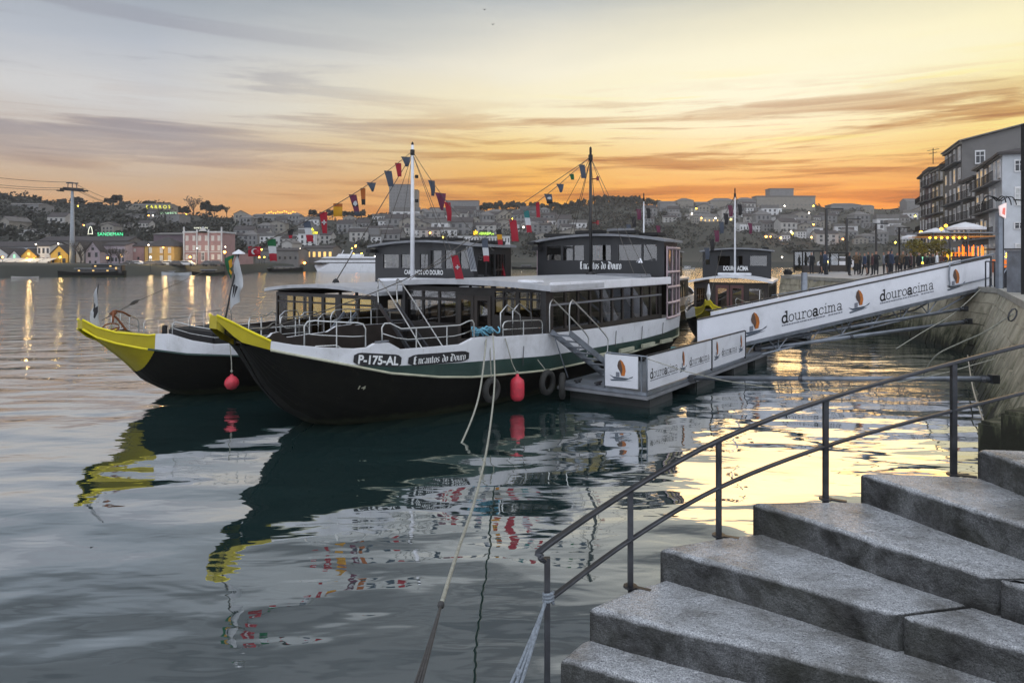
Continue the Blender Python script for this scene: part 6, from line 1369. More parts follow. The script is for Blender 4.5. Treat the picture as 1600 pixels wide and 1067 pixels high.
HB(196, 225, 384, 412, DW+4, 'hip', 8, wl_['pinkw'], rdark, 'pinkish house with white framed windows beside the ochre wing', [(.5, .75, 3.5, 5, wpale), (.25, .3, 4, 5, wpale), (.7, .3, 3, 4, wd)])
HB(226, 272, 384, 411, DW+3, 'hip', 14, wl_['ochre'], rdark, 'ochre house with three window bays under a dark hipped roof', [(x, z, 4, 8, wpale) for x in (.2, .57, .85) for z in (.27, .74)], frame=wwhite)
HB(240, 287, 367, 411, DW+16, 'gable_side', 3, wl_['mauve'], rgrey, 'mauve windowless warehouse left of the pink mansion', ())
MN = HB(287, 347, 364, 411, DW+6, 'flat', 2.5, wl_['pinkw'], wl_['lightgrey'], 'pink and ochre three storey mansion with central pediment', [(x, z, 3.6, 7, wpale) for x in (.09, .27, .42, .59, .76, .92) for z in (.2, .5, .82) if not (.4 < x < .6 and z < .3)]+[(.5, .22, 4.5, 13, wd)], frame=wwhite, cat='mansion', name='mansion')
s = (DW+6)/FPX; L = 60*s; H = 47*s
for x in (.01, .35, .65, .99): 
    mb = MB(); quadbox(mb, x*L-.18, x*L+.18, -.22, .0, 0, H+(1.6 if x in (.01, .99) else .9)); mb.build('pilaster', wl_['lightgrey'], MN)
mb = MB(); mb.add([(.36*L, -.25, H), (.64*L, -.25, H), (.5*L, -.25, H+1.7), (.36*L, .3, H), (.64*L, .3, H), (.5*L, .3, H+1.7)], [(0, 1, 2), (5, 4, 3), (0, 2, 5, 3), (1, 4, 5, 2)]); mb.build('pediment', wl_['lightgrey'], MN)
mb = MB(); quadbox(mb, 0, L, -.12, 0, .36*H, .36*H+.2); mb.build('string_course', wl_['lightgrey'], MN)
HB(60, 200, 377, 390, DW+22, 'gable_side', 7, wl_['dgrey'], rdark, 'long dark roofed wine lodge behind the cable car tower', ())
HB(225, 246, 381, 392, DW+26, 'gable_side', 3, wl_['grey'], rgrey, 'small grey lodge behind the hipped roof', ())
for i, (px, c_, nm) in enumerate(((206, 'dark', 'dark car, first in the row parked before the ochre house'), (216, 'white', 'white car parked left of the ochre house front'), (238, 'dgrey', 'grey car parked under the ochre house windows'), (250, 'dark', 'dark car parked under the right windows of the ochre house'), (264, 'lightgrey', 'pale car parked at the right corner of the ochre house'), (278, 'dark', 'dark car parked before the mauve warehouse'), (293, 'white', 'white car parked at the left corner of the mansion'), (328, 'dgrey', 'grey car parked before the right side of the mansion'), (340, 'dark', 'dark car parked at the right corner of the mansion'))):
    car(nm, ray(px, DW-2, 416), .05*(i % 3-1), wl_[c_])
# terrace awnings
mb = MB(); a = ray(-10, DW-6, 409); L = 86*(DW-6)/FPX
for i in range(5): mb.add([(i*L/5, 0, 0), ((i+1)*L/5-.3, 0, 0), ((i+1)*L/5-.3, 4, .9), (i*L/5, 4, .9), (i*L/5, 0, -.3), ((i+1)*L/5-.3, 0, -.3)], [(0, 1, 2, 3), (4, 5, 1, 0)])
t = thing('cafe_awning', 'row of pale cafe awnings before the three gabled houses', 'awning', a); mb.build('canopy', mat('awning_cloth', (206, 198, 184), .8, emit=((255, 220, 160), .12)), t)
mb = MB()
for i in range(6): mb.tube([(i*L/5.02, .3, -2.2), (i*L/5.02, .3, 0)], .06, 4)
mb.build('awning_posts', M['soot'], t)
for i, px in enumerate((42, 48, 53, 46)):     # lamps lighting the yellow gable
    p = ray(px, DW-3, 404+(i % 2)*3); mb = MB(); mb.lathe([(0, -.2), (.2, 0), (0, .2)], 6); o_ = mb.build('wall_lamp', amb2); o_.location = p; tag(o_, 'small warm lamp lighting the yellow gabled house', 'lamp', 'lamps on the yellow gabled house')

for px, d, y, e in ((46, DW-4, 405, 500), (94, DW-6, 402, 350), (235, DW-3, 404, 420), (258, DW-3, 404, 380), (300, DW-1, 403, 500), (325, DW-1, 404, 420)):   # light of the lit street lamps on the fronts
    L_ = bpy.data.lights.new('lamp_light', 'POINT'); L_.energy = e; L_.color = (1, .66, .26); L_.shadow_soft_size = .3; o_ = bpy.data.objects.new('lamp_light', L_); COL.objects.link(o_); o_.location = ray(px, d, y)
# ---------------------------------------------------------------- cable car tower and ropes
d = 182.; p = ray(113, d, z=2.4); CT = thing('cable_tower', 'tall slim grey cable car pylon with dark cross arms on the far bank', 'pylon', p); Ht = EYE+(405-297)/FPX*d-2.4
mb = MB(); mb.tube([(0, 0, -1), (0, 0, Ht*.35), (0, 0, Ht)], [.72, .6, .3], 12); mb.build('shaft', mat('pylon_grey', (128, 134, 140), .5), CT, smooth=True)
mb = MB(); mb.beam((-3.0, 0, Ht+.2), (3.2, 0, Ht-.3), .7, .45); mb.beam((-2.6, .4, Ht+.6), (2.6, .4, Ht+.2), .3, .4); mb.build('cross_arm', M['soot'], CT)
mb = MB()
for x in (-1.2, 0, 1.2): mb.tube([(x, 0, Ht), (x*.9, 0, Ht+1.8)], .12, 4)
mb.beam((-1.5, 0, Ht+1.8), (1.5, 0, Ht+1.7), .3, .3); mb.build('head_frame', M['rail'], CT)
for sg in (-1, 1): mb = MB(); mb.beam((sg*3.1-.9, 0, Ht-.1), (sg*3.1+.9, 0, Ht-.3), .35, .35); mb.build('wheel_train', M['soot'], CT)
ct = ray(113, d, 288)
for dyy, la_ in ((-3, 'upper'), (6, 'middle'), (9, 'lower')):
    rope('cable', cyl_link(ray(113-(6 if dyy > 0 else 0), d, 288+dyy), ray(-120, 165, 262+dyy*1.4), 1.0), .055, 'cable car rope running left from the pylon, %s of three' % la_, M['line'], 4, 'cable')
    rope('cable', cyl_link(ray(113+(6 if dyy > 0 else 0), d, 288+dyy), ray(200 if dyy < 0 else 184, 330, 317), 1.2), .07, 'cable car rope running right from the pylon to the hill, %s of three' % la_, M['line'], 4, 'cable')

# ---------------------------------------------------------------- hill buildings placed on the slope
def t_at(px, y):
    lo, hi = .02, 1.
    for _ in range(40):
        m_ = (lo+hi)/2; q = ground(px, m_); yy = 405-(q.z-EYE)/q.y*FPX
        if yy > y: lo = m_
        else: hi = m_
    return (lo+hi)/2
def hill_house(px0, px1, ye, yb, kind, rh_px, wm, rm, label, wins=(), D=12, t=None, cat='building', name='hill_building', **kw):
    q = ground((px0+px1)/2, t_at((px0+px1)/2, yb) if t is None else t); d = q.y
    return HB(px0, px1, ye, yb+2, d, kind, rh_px, wm, rm, label, wins, D, None, cat, name, **kw)
hill_house(608, 640, 289, 333, 'flat', 1, wl_['grey'], rgrey, 'tall grey tower block on the skyline behind the pale mast', G3(6, [.06+.11*i for i in range(9)], 2.2, 1.6, mat('block_window', (92, 92, 94), .4)), t=.96)
hill_house(640.5, 652, 297, 333, 'flat', .6, wl_['stone'], rgrey, 'lower slab joined to the right of the tall grey tower block', (), t=.97)
hill_house(696, 748, 314, 334, 'flat', .8, wl_['grey'], rgrey, 'wide flat roofed block on the skyline right of the pale mast', G3(9, (.3, .6), 3, 2, MATS['block_window']), t=.95)
for x0, x1, ye, rh, wm, kd, lab in ((1031, 1056, 317, 3, 'grey', 'gable_side', 'grey block on the skyline left of the domed one'), (1058, 1084, 313, 4, 'stone', 'hip', 'hip roofed block on the skyline between the two farther masts'),
     (1087, 1108, 318, 3, 'grey', 'gable_side', 'low grey block on the skyline just left of the white mast'), (1110, 1150, 314, 5, 'stone', 'hip', 'long hip roofed block behind the white mast'), (1152, 1181, 312, 4, 'grey', 'hip', 'hip roofed block right of the white mast'),
     (1182, 1274, 308, 2, 'stone', 'flat', 'broad pale terrace block below the highest slab'), (1203, 1240, 296, 1.5, 'grey', 'flat', 'highest dark slab on the right hand skyline'), (1298, 1345, 320, 3, 'grey', 'hip', 'low grey block on the skyline behind the lamp posts'), (1346, 1366, 323, 3, 'stone', 'gable_side', 'small block on the skyline above the third lamp post'),
     (1417, 1440, 315, 5, 'grey', 'gable_side', 'hazy grey block at the left foot of the riverside row')):
    hill_house(x0, x1, ye, 338, kd, rh, wl_[wm], rgrey, lab, G3(max(3, int((x1-x0)/6)), (.3, .62), 2.2, 2.2, MATS['block_window']), t=.86 if x0 != 1203 else .93)
hill_house(715, 797, 369, 384, 'flat', .6, wl_['white'], rpale, 'long white lodge with a row of dark windows under the yellow lit sign', G3(18, (.62,), 1.8, 6.5)+G3(6, (.2,), 2, 3))
hill_house(1270, 1286, 356, 377, 'flat', .5, wl_['white'], rpale, 'white three storey house between the lamp posts', G3(3, (.22, .55), 2.2, 3)+[(.4, .85, 9, 3, wd)])
hill_house(1287, 1315, 367, 377, 'flat', .5, wl_['white'], rpale, 'low white wing joined to the white three storey house', G3(4, (.55,), 2.2, 3))
hill_house(1073, 1131, 339, 347, 'gable_side', 5, wl_['pale'], rgrey, 'long lit lodge on the slope left of the white mast', G3(9, (.45,), 1.8, 3, wlit))
hill_house(1128, 1150, 329, 346, 'gable_front', 4, wl_['pale'], rgrey, 'pale gabled house at the end of the long lit lodge', G3(3, (.35, .7), 2, 3))
hill_house(1156, 1200, 350, 361, 'gable_side', 3, wl_['white'], rgrey, 'long white house right of the white mast, halfway up the slope', G3(9, (.5,), 2, 4))
hill_house(8, 60, 320, 328, 'gable_side', 3, wl_['grey'], rgrey, 'long grey lodge high on the left hill', G3(8, (.5,), 2, 2))
hill_house(196, 262, 321, 331, 'gable_side', 3, wl_['stone'], rgrey, 'long lodge carrying the yellow lit letters on the left hilltop', ())
hill_house(190, 280, 336, 342, 'gable_side', 2, wl_['grey'], rgrey, 'low lodge under the small greenish lit letters', ())
hill_house(0, 14, 345, 362, 'gable_front', 6, wl_['stone'], rgrey, 'old church front with arched window on the left slope', [(.55, .55, 3, 8, wd)], cat='church', name='church')
hill_house(37, 52, 359, 366, 'gable_side', 2, wl_['white'], rgrey, 'white cottage on the slope left of the pylon', G3(3, (.5,), 2, 2)); hill_house(31, 46, 366, 373, 'flat', .5, wl_['pale'], rpale, 'flat white hut below the white cottage left of the pylon', G3(3, (.5,), 2, 2)); hill_house(55, 78, 364, 369, 'gable_side', 1.5, wl_['white'], rpale, 'long low white shed left of the pylon', ())
hill_house(395, 465, 337, 346, 'gable_side', 3, wl_['grey'], rgrey, 'long lodge on the skyline with a row of orange lamps', G3(9, (.5,), 2, 3))
hill_house(547, 567, 356, 376, 'flat', 1, wl_['pale'], rpale, 'pale modern house with a deep opening above the white cruise ship', [(.5, .3, 12, 4, wd), (.5, .72, 14, 4, wd)])
hill_house(568, 592, 358, 376, 'flat', 1, wl_['grey'], rpale, 'grey arcaded building above the white cruise ship', G3(6, (.35,), 2.4, 8))
hill_house(470, 520, 388, 410, 'gable_side', 4, wl_['dgrey'], rdark, 'dark waterfront lodge with lit windows behind the white cruise ship', G3(6, (.6,), 4, 8, wlit), t=.035)
hill_house(400, 466, 392, 412, 'gable_side', 4, wl_['dgrey'], rdark, 'dark low waterfront house between the drooping flag and the cruise ship', G3(8, (.5,), 3, 4, wd), t=.03)
hill_house(440, 456, 380, 396, 'gable_front', 4, wl_['pale'], rgrey, 'small pale gabled house behind the dark low waterfront house', G3(2, (.5,), 3, 5), t=.09)
hill_house(350, 372, 398, 412, 'gable_side', 3, wl_['pinkw'], rdark, 'small pink house right of the mansion', G3(4, (.55,), 2.4, 4, wlit), t=.03)
# many small houses on the slopes
HP = {}
def proto(i):
    if i not in HP:
        kd = ('gable_side', 'hip', 'gable_front', 'flat', 'gable_side')[i % 5]; wm = ('pale', 'grey', 'stone', 'white', 'grey')[i % 5]
        HP[i] = house('hillside_house', 'x', 'house', (0, 0, 0), 0, 10, 8, 6, 2.2, kd, wl_[wm], rgrey if i % 2 else rdark, grid(10, (1.8, 4.4), 3, 1.2, 1.6, wd, wlit, .03, seed=i), group='x'); return HP[i], True
    return copy_tree(HP[i]), False
rr = random.Random(11); placed = []
REG = [(355, 600, 347, 385, 34, 'between the mansion and the tower block'), (600, 700, 340, 372, 30, 'on the slope below the tower block'), (700, 850, 338, 366, 36, 'on the slope around the gold crest sign'), (1000, 1180, 326, 352, 22, 'behind the two farther masts'),
       (1180, 1430, 338, 384, 40, 'on the hazy slope behind the lamp posts'), (0, 240, 340, 372, 9, 'on the dark slope behind the pylon'), (820, 900, 335, 385, 8, 'on the wooded slope left of the black mast')]
for x0, x1, y0, y1, n, where in REG:
    for i in range(n):
        for _ in range(30):
            px, y = rr.uniform(x0, x1), rr.uniform(y0, y1)
            if all(abs(px-a) > 9 or abs(y-c) > 5 for a, c in placed): break
        placed.append((px, y)); q = ground(px, t_at(px, y)); k_ = rr.randrange(5); t, _ = proto(k_); t.location = q; sc = rr.uniform(.6, 1.15)*(.55 if px < 300 else .8 if px < 600 else 1)
        t.scale = (sc*rr.uniform(.8, 1.6), sc, sc*rr.uniform(.8, 1.3)); t.rotation_euler.z = rr.uniform(-.3, .3)
        desc = ('small pale dark roofed house ', 'small grey hip roofed house ', 'small stone gabled house ', 'small white flat roofed house ', 'small grey house with long roof ')[k_]
        t['label'] = desc+where; t['group'] = desc.strip()+'s '+where

# ---------------------------------------------------------------- lit signs on the far bank
def neon(label, d, px0, px1, y0, word, m_, frame=True, extra=None, bold=.03, cat='sign', sx=1.):
    p = ray(px0, d, y0); s = d/FPX; tx = sans_text(word, bold, sx=sx); W_ = (px1-px0)*s; kk = W_/tx[2]
    t = thing('rooftop_sign', label, cat, p); put_text('lettering', tx, lambda u, v: (u*kk, 0, v*kk), m_, t)
    mb = MB(); mb.tube([(0, .3, -.15), (W_, .3, -.15)], .08, 4)
    for i in range(5): mb.tube([(W_*i/4, .3, -4.0), (W_*i/4, .3, .4)], .06, 4)
    mb.build('sign_frame', M['soot'], t)
    if extra: extra(t, s)
    return t
gneon = glow_mat('green_neon', (90, 255, 170), 1.1); yneon = glow_mat('yellow_neon', (250, 240, 60), 1.0); wneon = glow_mat('white_neon', (240, 240, 215), 1.2); gy = glow_mat('pale_green_neon', (190, 240, 190), .9)
def figure(t, s):
    mb = MB(); P_ = lambda x, y: ((x-152)*s, 0, (369-y)*s)
    o = [P_(x, y) for x, y in ((137.5, 367), (138.5, 360), (140, 355.5), (141.5, 354.5), (143, 356), (144, 361), (144.5, 367), (143, 366), (140, 366))]; mb.tube(o, .10, 4, closed=True); mb.build('cloaked_outline', wneon, t)
neon('green neon rooftop letters with a white cloaked figure outline on the left slope', 225, 152, 192, 368.5, 'SANDEMAN', gneon, extra=figure, bold=-.005)
neon('yellow lit letters along the left hilltop lodge', ground(240, .84).y-6, 228, 266, 326, 'B A R R O S', yneon, bold=.0)
neon('small pale green lit letters just below the yellow hilltop letters', ground(262, .74).y-6, 250, 276, 336, 'WARRE\'S', gy, bold=-.005)
neon('white lit sign on the roof of the pink mansion', DW+8, 303, 325, 357.5, 'RAMOS PINTO', wneon, bold=.0)
def crown(t, s): 
    mb = MB(); P_ = lambda x, y: ((x-480)*s, 0, (365.5-y)*s)
    mb.add([P_(*q) for q in ((485, 360.5), (491, 360.5), (490, 358.8), (488, 355.5), (486, 358.8))], [(0, 1, 2, 3, 4)]); mb.build('crest', yneon, t)
neon('small yellow lit sign with a crest above the dark waterfront lodge', 268, 480, 496, 365.5, 'CALEM', yneon, extra=crown, bold=.02)
def emblem(t, s):
    mb = MB(); P_ = lambda x, y: ((x-748)*s, 0, (367-y)*s); mb.add([P_(*q) for q in ((740, 367), (746, 367), (746.5, 361), (744.6, 362.5), (743, 359), (741.4, 362.5), (739.5, 361))], [(0, 1, 2, 3, 4, 5, 6)]); mb.build('crest', glow_mat('gold_neon', (255, 200, 30), 1.6), t)
neon('yellow green lit sign with a gold crest on the long white lodge', ground(756, t_at(756, 384)).y-1, 748, 772, 367, 'FERREIRA', glow_mat('yellow_green_neon', (200, 255, 90), 1.3), extra=emblem, bold=.015)
neon('white unlit letters below the highest slab on the right hand skyline', ground(1205, .80).y-4, 1189, 1222, 331, 'GRAHAM\'S', M['wink'], bold=.05)
neon('tiny pale letters on the slope behind the white mast', ground(1165, .70).y-4, 1158, 1176, 339, 'COSENS', M['wink'], bold=.05)

# ---------------------------------------------------------------- lamps of the far side (each a lit globe on its pole)
lampy, lampo, lampw = glow_mat('lamp_yellow', (255, 214, 60), 18.), glow_mat('lamp_orange', (255, 160, 60), 22.), glow_mat('lamp_white', (255, 240, 215), 14.)
LP = {}
def street_lamp(px, y, m_, r, label, group=None, d=None, h=5.):
    q = ray(px, d, y) if d else None
    if q is None: g_ = ground(px, t_at(px, min(y+9, 411))); q = ray(px, g_.y-1, y)
    r *= .52; key = (m_.name, r, h)
    if key not in LP:
        t = thing('street_lamp', 'x', 'street lamp'); mb = MB(); mb.lathe([(0, -r), (r*.8, -r*.6), (r, 0), (r*.8, r*.6), (0, r)], 8); mb.build('globe', m_, t); mb = MB(); mb.tube([(0, .05, -r*.9), (0, .05, -h)], .07, 4); mb.build('pole', M['soot'], t); LP[key] = t
    else: t = copy_tree(LP[key])
    t.location = q; t['label'] = label
    if group: t['group'] = group
    elif 'group' in t: del t['group']
for px, y, mm, r, lab in ((4, 402, lampo, .42, 'orange street lamp before the three gabled houses'), (56, 382, lampw, .32, 'white lamp above the white three bay house'), (91, 381, lampw, .3, 'white lamp on the gable of the ochre warehouse'), (94, 402, lampy, .45, 'yellow street lamp before the ochre warehouse'), (130, 384, lampo, .3, 'orange lamp right of the cable car tower'),
   (168, 403, lampo, .4, 'orange street lamp by the bare trees'), (197, 385, lampw, .28, 'white lamp at the corner of the pinkish house'), (232, 383, lampw, .28, 'white lamp over the ochre house'), (255, 387, lampo, .34, 'orange lamp on the front of the ochre house'), (235, 402, lampw, .36, 'white street lamp before the ochre house'),
   (297, 402, lampo, .46, 'orange street lamp before the left side of the mansion'), (308, 388, lampw, .3, 'white lamp on the front of the mansion'), (351, 394, lampo, .7, 'large orange street lamp right of the mansion'), (352, 386, lampw, .3, 'small white lamp above the large orange lamp')):
    street_lamp(px, y, mm, r, lab, None, DW-8 if y > 395 else DW+1)
for px, y, mm, r, lab in ((409, 390, lampy, .45, 'yellow lamp beside the tricolour flag'), (405, 402, lampo, .5, 'orange lamp under the tricolour flag'), (413, 402, lampy, .4, 'yellow lamp beside the orange one under the tricolour flag'), (476, 411, lampo, .8, 'orange lamp at the bow of the white cruise ship'), (556, 385, lampo, .8, 'largest orange lamp above the white cruise ship'), (550, 388, lampy, .4, 'small yellow lamp left of the largest orange lamp'), (553, 397, lampy, .4, 'yellow lamp over the upper deck of the cruise ship'), (565, 396, lampy, .4, 'yellow lamp right of the upper deck of the cruise ship'), (586, 401, lampw, .55, 'white lamp beside the second boat wheelhouse'), (469, 389, lampw, .35, 'white lamp above the dark waterfront lodge')):
    street_lamp(px, y, mm, r, lab, None, bank(px)+2)
g1 = 'small lamps glowing on the far slope'
for i, (px, y) in enumerate(((122, 322), (232, 337), (239, 337), (291, 335), (131, 352), (430, 349), (548, 346), (526, 327), (540, 335), (627, 347), (641, 333), (656, 337), (657, 342), (672, 364), (684, 356), (692, 371), (724, 331), (725, 336), (738, 338), (753, 335), (757, 335), (838, 349), (853, 349), (1081, 334), (1088, 326), (1096, 341), (1118, 341), (1142, 343), (1137, 323), (1226, 322), (1214, 338), (1221, 342), (1236, 362), (1238, 365), (1220, 372), (1264, 333), (1271, 322), (1268, 371), (1358, 343), (1430, 338), (1271, 351), (818, 355), (801, 342), (700, 346))):
    street_lamp(px, y, (lampy, lampo, lampw)[i % 3], .38+.0006*px, ('small yellow lamp', 'small orange lamp', 'small white lamp')[i % 3]+' glowing among the far hillside houses', ('yellow', 'orange', 'white')[i % 3]+' '+g1)
for px, y, r, lab in ((1197, 370, 1.3, 'brightest orange lamp on the far slope right of the white mast'), (1204, 370, .8, 'orange lamp just right of the brightest one on the far slope'), (1317, 374, 1.0, 'large orange lamp right of the low white wing'), (1399, 379, 1.0, 'large yellow lamp left of the fourth lamp post'), (1222, 402, .7, 'low white lamp at the water left of the glass kiosk')): street_lamp(px, y, lampo if 'orange' in lab else lampy if 'yellow' in lab else lampw, r, lab)
for i in range(14):
    px = 417+3.4*i; q = ground(px, .93); p = ray(px, q.y, 334-3*math.sin(i*.9)**2-2*(i in (7, 8))); mb = MB(); mb.lathe([(0, -.5), (.5, 0), (0, .5)], 6)
    o_ = mb.build('floodlight', glow_mat('floodlight', (255, 180, 60), 2.5)); o_.location = p; tag(o_, 'orange floodlight in the row on the skyline lodge', 'floodlight', 'orange floodlights along the skyline lodge')

# ---------------------------------------------------------------- boats on the far bank
def small_boat(label, px0, px1, yw, hull_px, m_, cab, cabm, d=None, lights=False, cat='boat', bow=1):
    d = d or 4*FPX/(yw-405); s = d/FPX; L = (px1-px0)*s; t = thing('moored_boat', label, cat, ray(px0, d, z=0)); hb = hull_px*s; mb = MB(); n = 14
    for i in range(n+1):
        u = i/n; w = L*.09*math.sin(math.pi*(.06+.88*u))**.6; sh = hb*(1+.9*abs(u-.5)**2*2.2*(1 if bow else .2)); x = u*L
        mb.v += [(x, -w, sh), (x, -w*.75, -.2), (x, w*.75, -.2), (x, w, sh)]
    for i in range(n): 
        for j in range(3): mb.f.append((i*4+j, (i+1)*4+j, (i+1)*4+j+1, i*4+j+1)); mb.mi.append(0)
        mb.f.append((i*4, i*4+3, (i+1)*4+3, (i+1)*4)); mb.mi.append(0)
    mb.f += [(0, 1, 2, 3), (n*4, n*4+3, n*4+2, n*4+1)]; mb.mi += [0, 0]; mb.build('hull', m_, t)
    for i, (u0, u1, h0, h1) in enumerate(cab):
        mb = MB(); quadbox(mb, u0*L, u1*L, -L*.05, L*.05, h0*s, h1*s); c = mb.build('cabin', cabm[i % len(cabm)], t, bevel=.12)
        mb = MB(); quadbox(mb, u0*L-.3, u1*L+.3, -L*.055, L*.055, h1*s, h1*s+.15); mb.build('cabin_roof', M['roofgrey'], c)
        nw = max(2, int((u1-u0)*L/1.6))
        for q in range(nw): mb = MB(); x = (u0+(u1-u0)*(q+.5)/nw)*L; mb.box((x, -L*.05-.02, (h0*.4+h1*.6)*s), (.45, .05, (h1-h0)*s*.25)); mb.build('window', (wlit if lights and (q % 2 == 0) else wd), c)
    return t
small_boat('dark wooden tour boat with lit cabin windows moored on the far left bank', 92, 196, 432, 6, M['hull'], [(.28, .92, 5, 12), (.52, .86, 12, 19), (.86, .97, 5, 18)], [M['cabin'], M['soot'], M['cabin']], lights=True)
small_boat('grey covered barge moored before the ochre house', 210, 249, 429, 7, M['roofgrey'], [(.1, .9, 6, 9)], [wl_['stone']]); small_boat('long white launch moored before the mansion', 253, 299, 429.5, 3, wl_['lightgrey'], [(.25, .4, 2.5, 5)], [wl_['lightgrey']])
small_boat('small dinghy floating at the far left bank', 18, 60, 434, 1.6, wl_['pale'], [], []); small_boat('low dark boat right of the long white launch', 300, 352, 430, 4, M['hull'], [(.3, .7, 5, 8)], [M['soot']])
small_boat('dark wooden boat with pale awning moored left of the cruise ship', 385, 474, 425, 5, M['hull'], [(.5, .85, 4, 8), (.2, .4, 4, 6)], [wl_['stone'], M['cabin']])
small_boat('small dark boat at the foot of the far bank under the yellow lit sign', 800, 850, 421, 3, M['hull'], [(.3, .6, 3, 6)], [M['cabin']]); small_boat('pale launch on the far water left of the white mast', 1062, 1086, 421, 2, wl_['pale'], [(.3, .7, 2, 5)], [wl_['white']])
small_boat('tiny dark boat on the far water left of the quay', 1238, 1250, 418.5, 1.5, M['hull'], [(.3, .6, 1, 3)], [M['cabin']])
# white cruise ship
d = 236.; s = d/FPX; CS = thing('cruise_ship', 'white streamlined river cruise ship moored on the far bank', 'cruise ship', ray(492, d, z=0))
X = lambda px: (px-492)*s; Z = lambda y: 4-(y-405)*s
def deckhouse(name, x0, x1, xr0, y0, y1, m_, dy, par=CS):
    mb = MB(); a = [(X(x0), Z(y0)), (X(x1), Z(y0)), (X(x1), Z(y1)), (X(xr0), Z(y1))]
    mb.add([(x, -dy, z) for x, z in a]+[(x, dy, z) for x, z in a], [(0, 1, 2, 3), (7, 6, 5, 4), (0, 4, 5, 1), (1, 5, 6, 2), (2, 6, 7, 3), (3, 7, 4, 0)]); return mb.build(name, m_, par)
mb = MB(); prof = [(491, 414.5), (501, 424), (600, 424), (600, 411.5), (520, 411.5)]
mb.add([(X(x), -4*(0.1 if i == 0 else 1), Z(y)) for i, (x, y) in enumerate(prof)]+[(X(x), 4*(0.1 if i == 0 else 1), Z(y)) for i, (x, y) in enumerate(prof)], [(0, 1, 2, 3, 4), (9, 8, 7, 6, 5)]+[(i, (i+1) % 5, (i+1) % 5+5, i+5) for i in range(5)]); mb.build('hull', M['white'], CS)
deckhouse('main_deck', 500, 600, 497, 412, 409.5, M['darkglass'], 3.9); deckhouse('white_band', 495, 600, 505, 409.8, 406.4, M['white'], 4.05); deckhouse('upper_deck', 512, 592, 507, 406.6, 403.6, M['darkglass'], 3.7)
deckhouse('upper_band', 506, 594, 513, 403.8, 401, M['white'], 3.9); deckhouse('bridge', 528, 566, 532, 401.2, 397, M['lightgrey'] if 'lightgrey' in M else M['white'], 2.6)
mb = MB(); mb.tube([(X(534), 0, Z(397)), (X(537), 0, Z(391))], .15, 5); mb.tube([(X(548), 0, Z(397)), (X(551), 0, Z(391))], .2, 5); mb.build('radar_mast', M['white'], CS)

# ---------------------------------------------------------------- trees of the far side
for px, y0, yb, lab, sd in ((126, 378, 414, 'bare tree right of the cable car tower', 1), (173, 384, 413, 'bare spreading tree before the long lilac house', 2), (186, 388, 413, 'small bare tree right of the spreading one', 3)):
    d = DW-5; s = d/FPX; tree('bare_tree', lab, ray(px, d, yb), (yb-y0)*s, (yb-y0)*s*.5, 260, mat('twig_leaf', (78, 74, 70), .9), sd, .14, .3, True)
def ridge_tree(px, y0, yb, rpx, n, lab, sd, group=None, t=.97, bare=False, sz=1.1, mm=None):
    q = ground(px, t); s = q.y/FPX; b_ = ray(px, q.y, yb); return tree('hilltop_tree', lab, b_, (yb-y0)*s, rpx*s, n, mm or leaf_d, sd, sz, .3, bare, 'tree', group)
ridge_tree(302, 309, 338, 13, 220, 'tall open bare tree on the skyline above the mansion', 21, bare=True, sz=.45, mm=mat('twig_leaf', (78, 74, 70), .9)); ridge_tree(322, 316, 338, 7, 420, 'dense dark conical tree right of the open skyline tree', 22); ridge_tree(335, 322, 340, 13, 500, 'broad dark tree group right of the conical skyline tree', 23)
ridge_tree(286, 325, 340, 9, 360, 'round dark tree left of the open skyline tree', 24); ridge_tree(354, 323, 340, 4, 90, 'small lone tree standing on the skyline right of the mansion', 25, bare=True, sz=.5); ridge_tree(183, 306, 320, 6, 260, 'dark tree clump on the skyline right of the pylon', 26)
gt = 'dark trees lining the skyline left of the black mast'; gt2 = 'dark trees lining the skyline right of the black mast'; gt3 = 'dark trees lining the skyline between the wide block and the wooded slope'; gt4 = 'dark trees lining the left hand skyline'
rt = random.Random(4)
for i in range(8): ridge_tree(845+i*10.5, 322-.13*(i*10)+rt.uniform(-3, 3), 338, rt.uniform(6, 9), 300, gt.replace('trees', 'tree').replace('lining', 'in the line along'), 30+i, gt)
for i in range(11): ridge_tree(932+i*9.3, 306+.1*i*i*.6+rt.uniform(-3, 2), 328, rt.uniform(6, 9), 320, gt2.replace('trees', 'tree').replace('lining', 'in the line along'), 40+i, gt2)
for i in range(10): ridge_tree(752+i*9, 318+rt.uniform(-4, 4), 336, rt.uniform(5, 8), 260, gt3.replace('trees', 'tree').replace('lining', 'in the line along'), 55+i, gt3)
for i in range(12): ridge_tree(6+i*23+rt.uniform(-6, 6), 309+rt.uniform(0, 9)+(5 if i > 8 else 0), 326, rt.uniform(6, 10), 200, gt4.replace('trees', 'tree').replace('lining', 'in the line along'), 70+i, gt4)
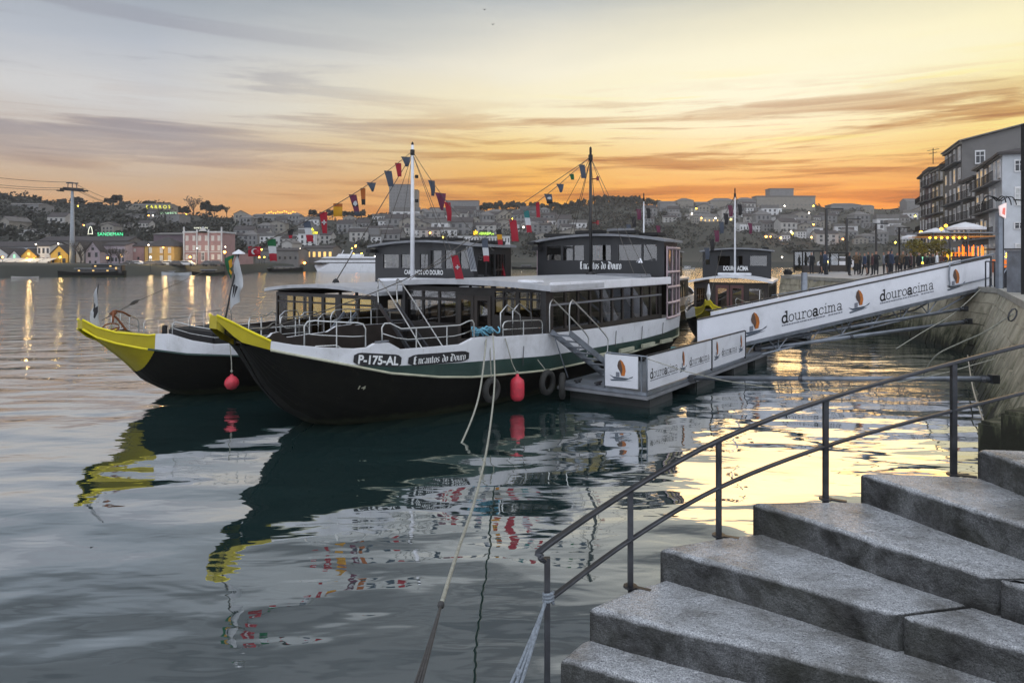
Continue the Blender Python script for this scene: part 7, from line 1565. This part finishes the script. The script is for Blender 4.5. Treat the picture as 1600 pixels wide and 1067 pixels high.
gt5 = 'dark trees scattered along the skyline around the tower block'
for i in range(14): ridge_tree(490+i*15.5+rt.uniform(-5, 5), 332+rt.uniform(-3, 4), 345, rt.uniform(5, 8), 180, gt5.replace('trees', 'tree').replace('scattered', 'one of those scattered'), 90+i, gt5)
# the continuous woods of the slopes
wood = MB(); rw = random.Random(17)
for i in range(2200):
    px = rw.choice((rw.uniform(-60, 380), rw.uniform(-60, 560), rw.uniform(820, 1060), rw.uniform(820, 1060), rw.uniform(560, 820), rw.uniform(1060, 1440)))
    t = rw.uniform(.16, .97); q = ground(px, t); r_ = rw.uniform(2.2, 5.); leaves(wood, 18, [((q.x, q.y, q.z+r_*.3), r_, r_*.6)], .9, i)
tag(wood.build('hillside_woods', leaf_d), 'dark continuous woods and scrub covering the far slopes', None, None, 'stuff')
# two gulls
for px, y, lab in ((757, 16, 'tiny dark gull high in the sky, upper one'), (770, 39, 'tiny dark gull high in the sky, lower one')):
    p = ray(px, 70, y); mb = MB(); mb.add([(0, -.12, 0), (.02, .1, .02), (.16, .02, .10), (.3, .06, .03), (.15, -.06, .09), (-.16, .02, .10), (-.3, .06, .03), (-.15, -.06, .09)], [(0, 4, 3, 2, 1), (0, 1, 5, 6, 7)])
    mb.tube([(0, -.16, .0), (0, 0, .0), (0, .14, .01)], [.02, .045, .015], 6); o_ = mb.build('gull', M['soot']); o_.location = p; tag(o_, lab, 'bird')

# ---------------------------------------------------------------- evening haze over the river valley
HAZE = .0003
if HAZE:
    hm = bpy.data.materials.new('haze'); hm.use_nodes = True; hm.node_tree.nodes.clear(); k = NT(hm.node_tree); o = k.n('ShaderNodeOutputMaterial'); v = k.n('ShaderNodeVolumePrincipled')
    v.inputs['Color'].default_value = (.80, .82, .86, 1); v.inputs['Density'].default_value = HAZE; v.inputs['Anisotropy'].default_value = .45; k.l(v.outputs[0], o.inputs['Volume'])
    mb = MB(); quadbox(mb, -1050, 1150, -62, 790, -3, 92); struct_ = mb.build('haze', hm); struct_['kind'] = 'stuff'
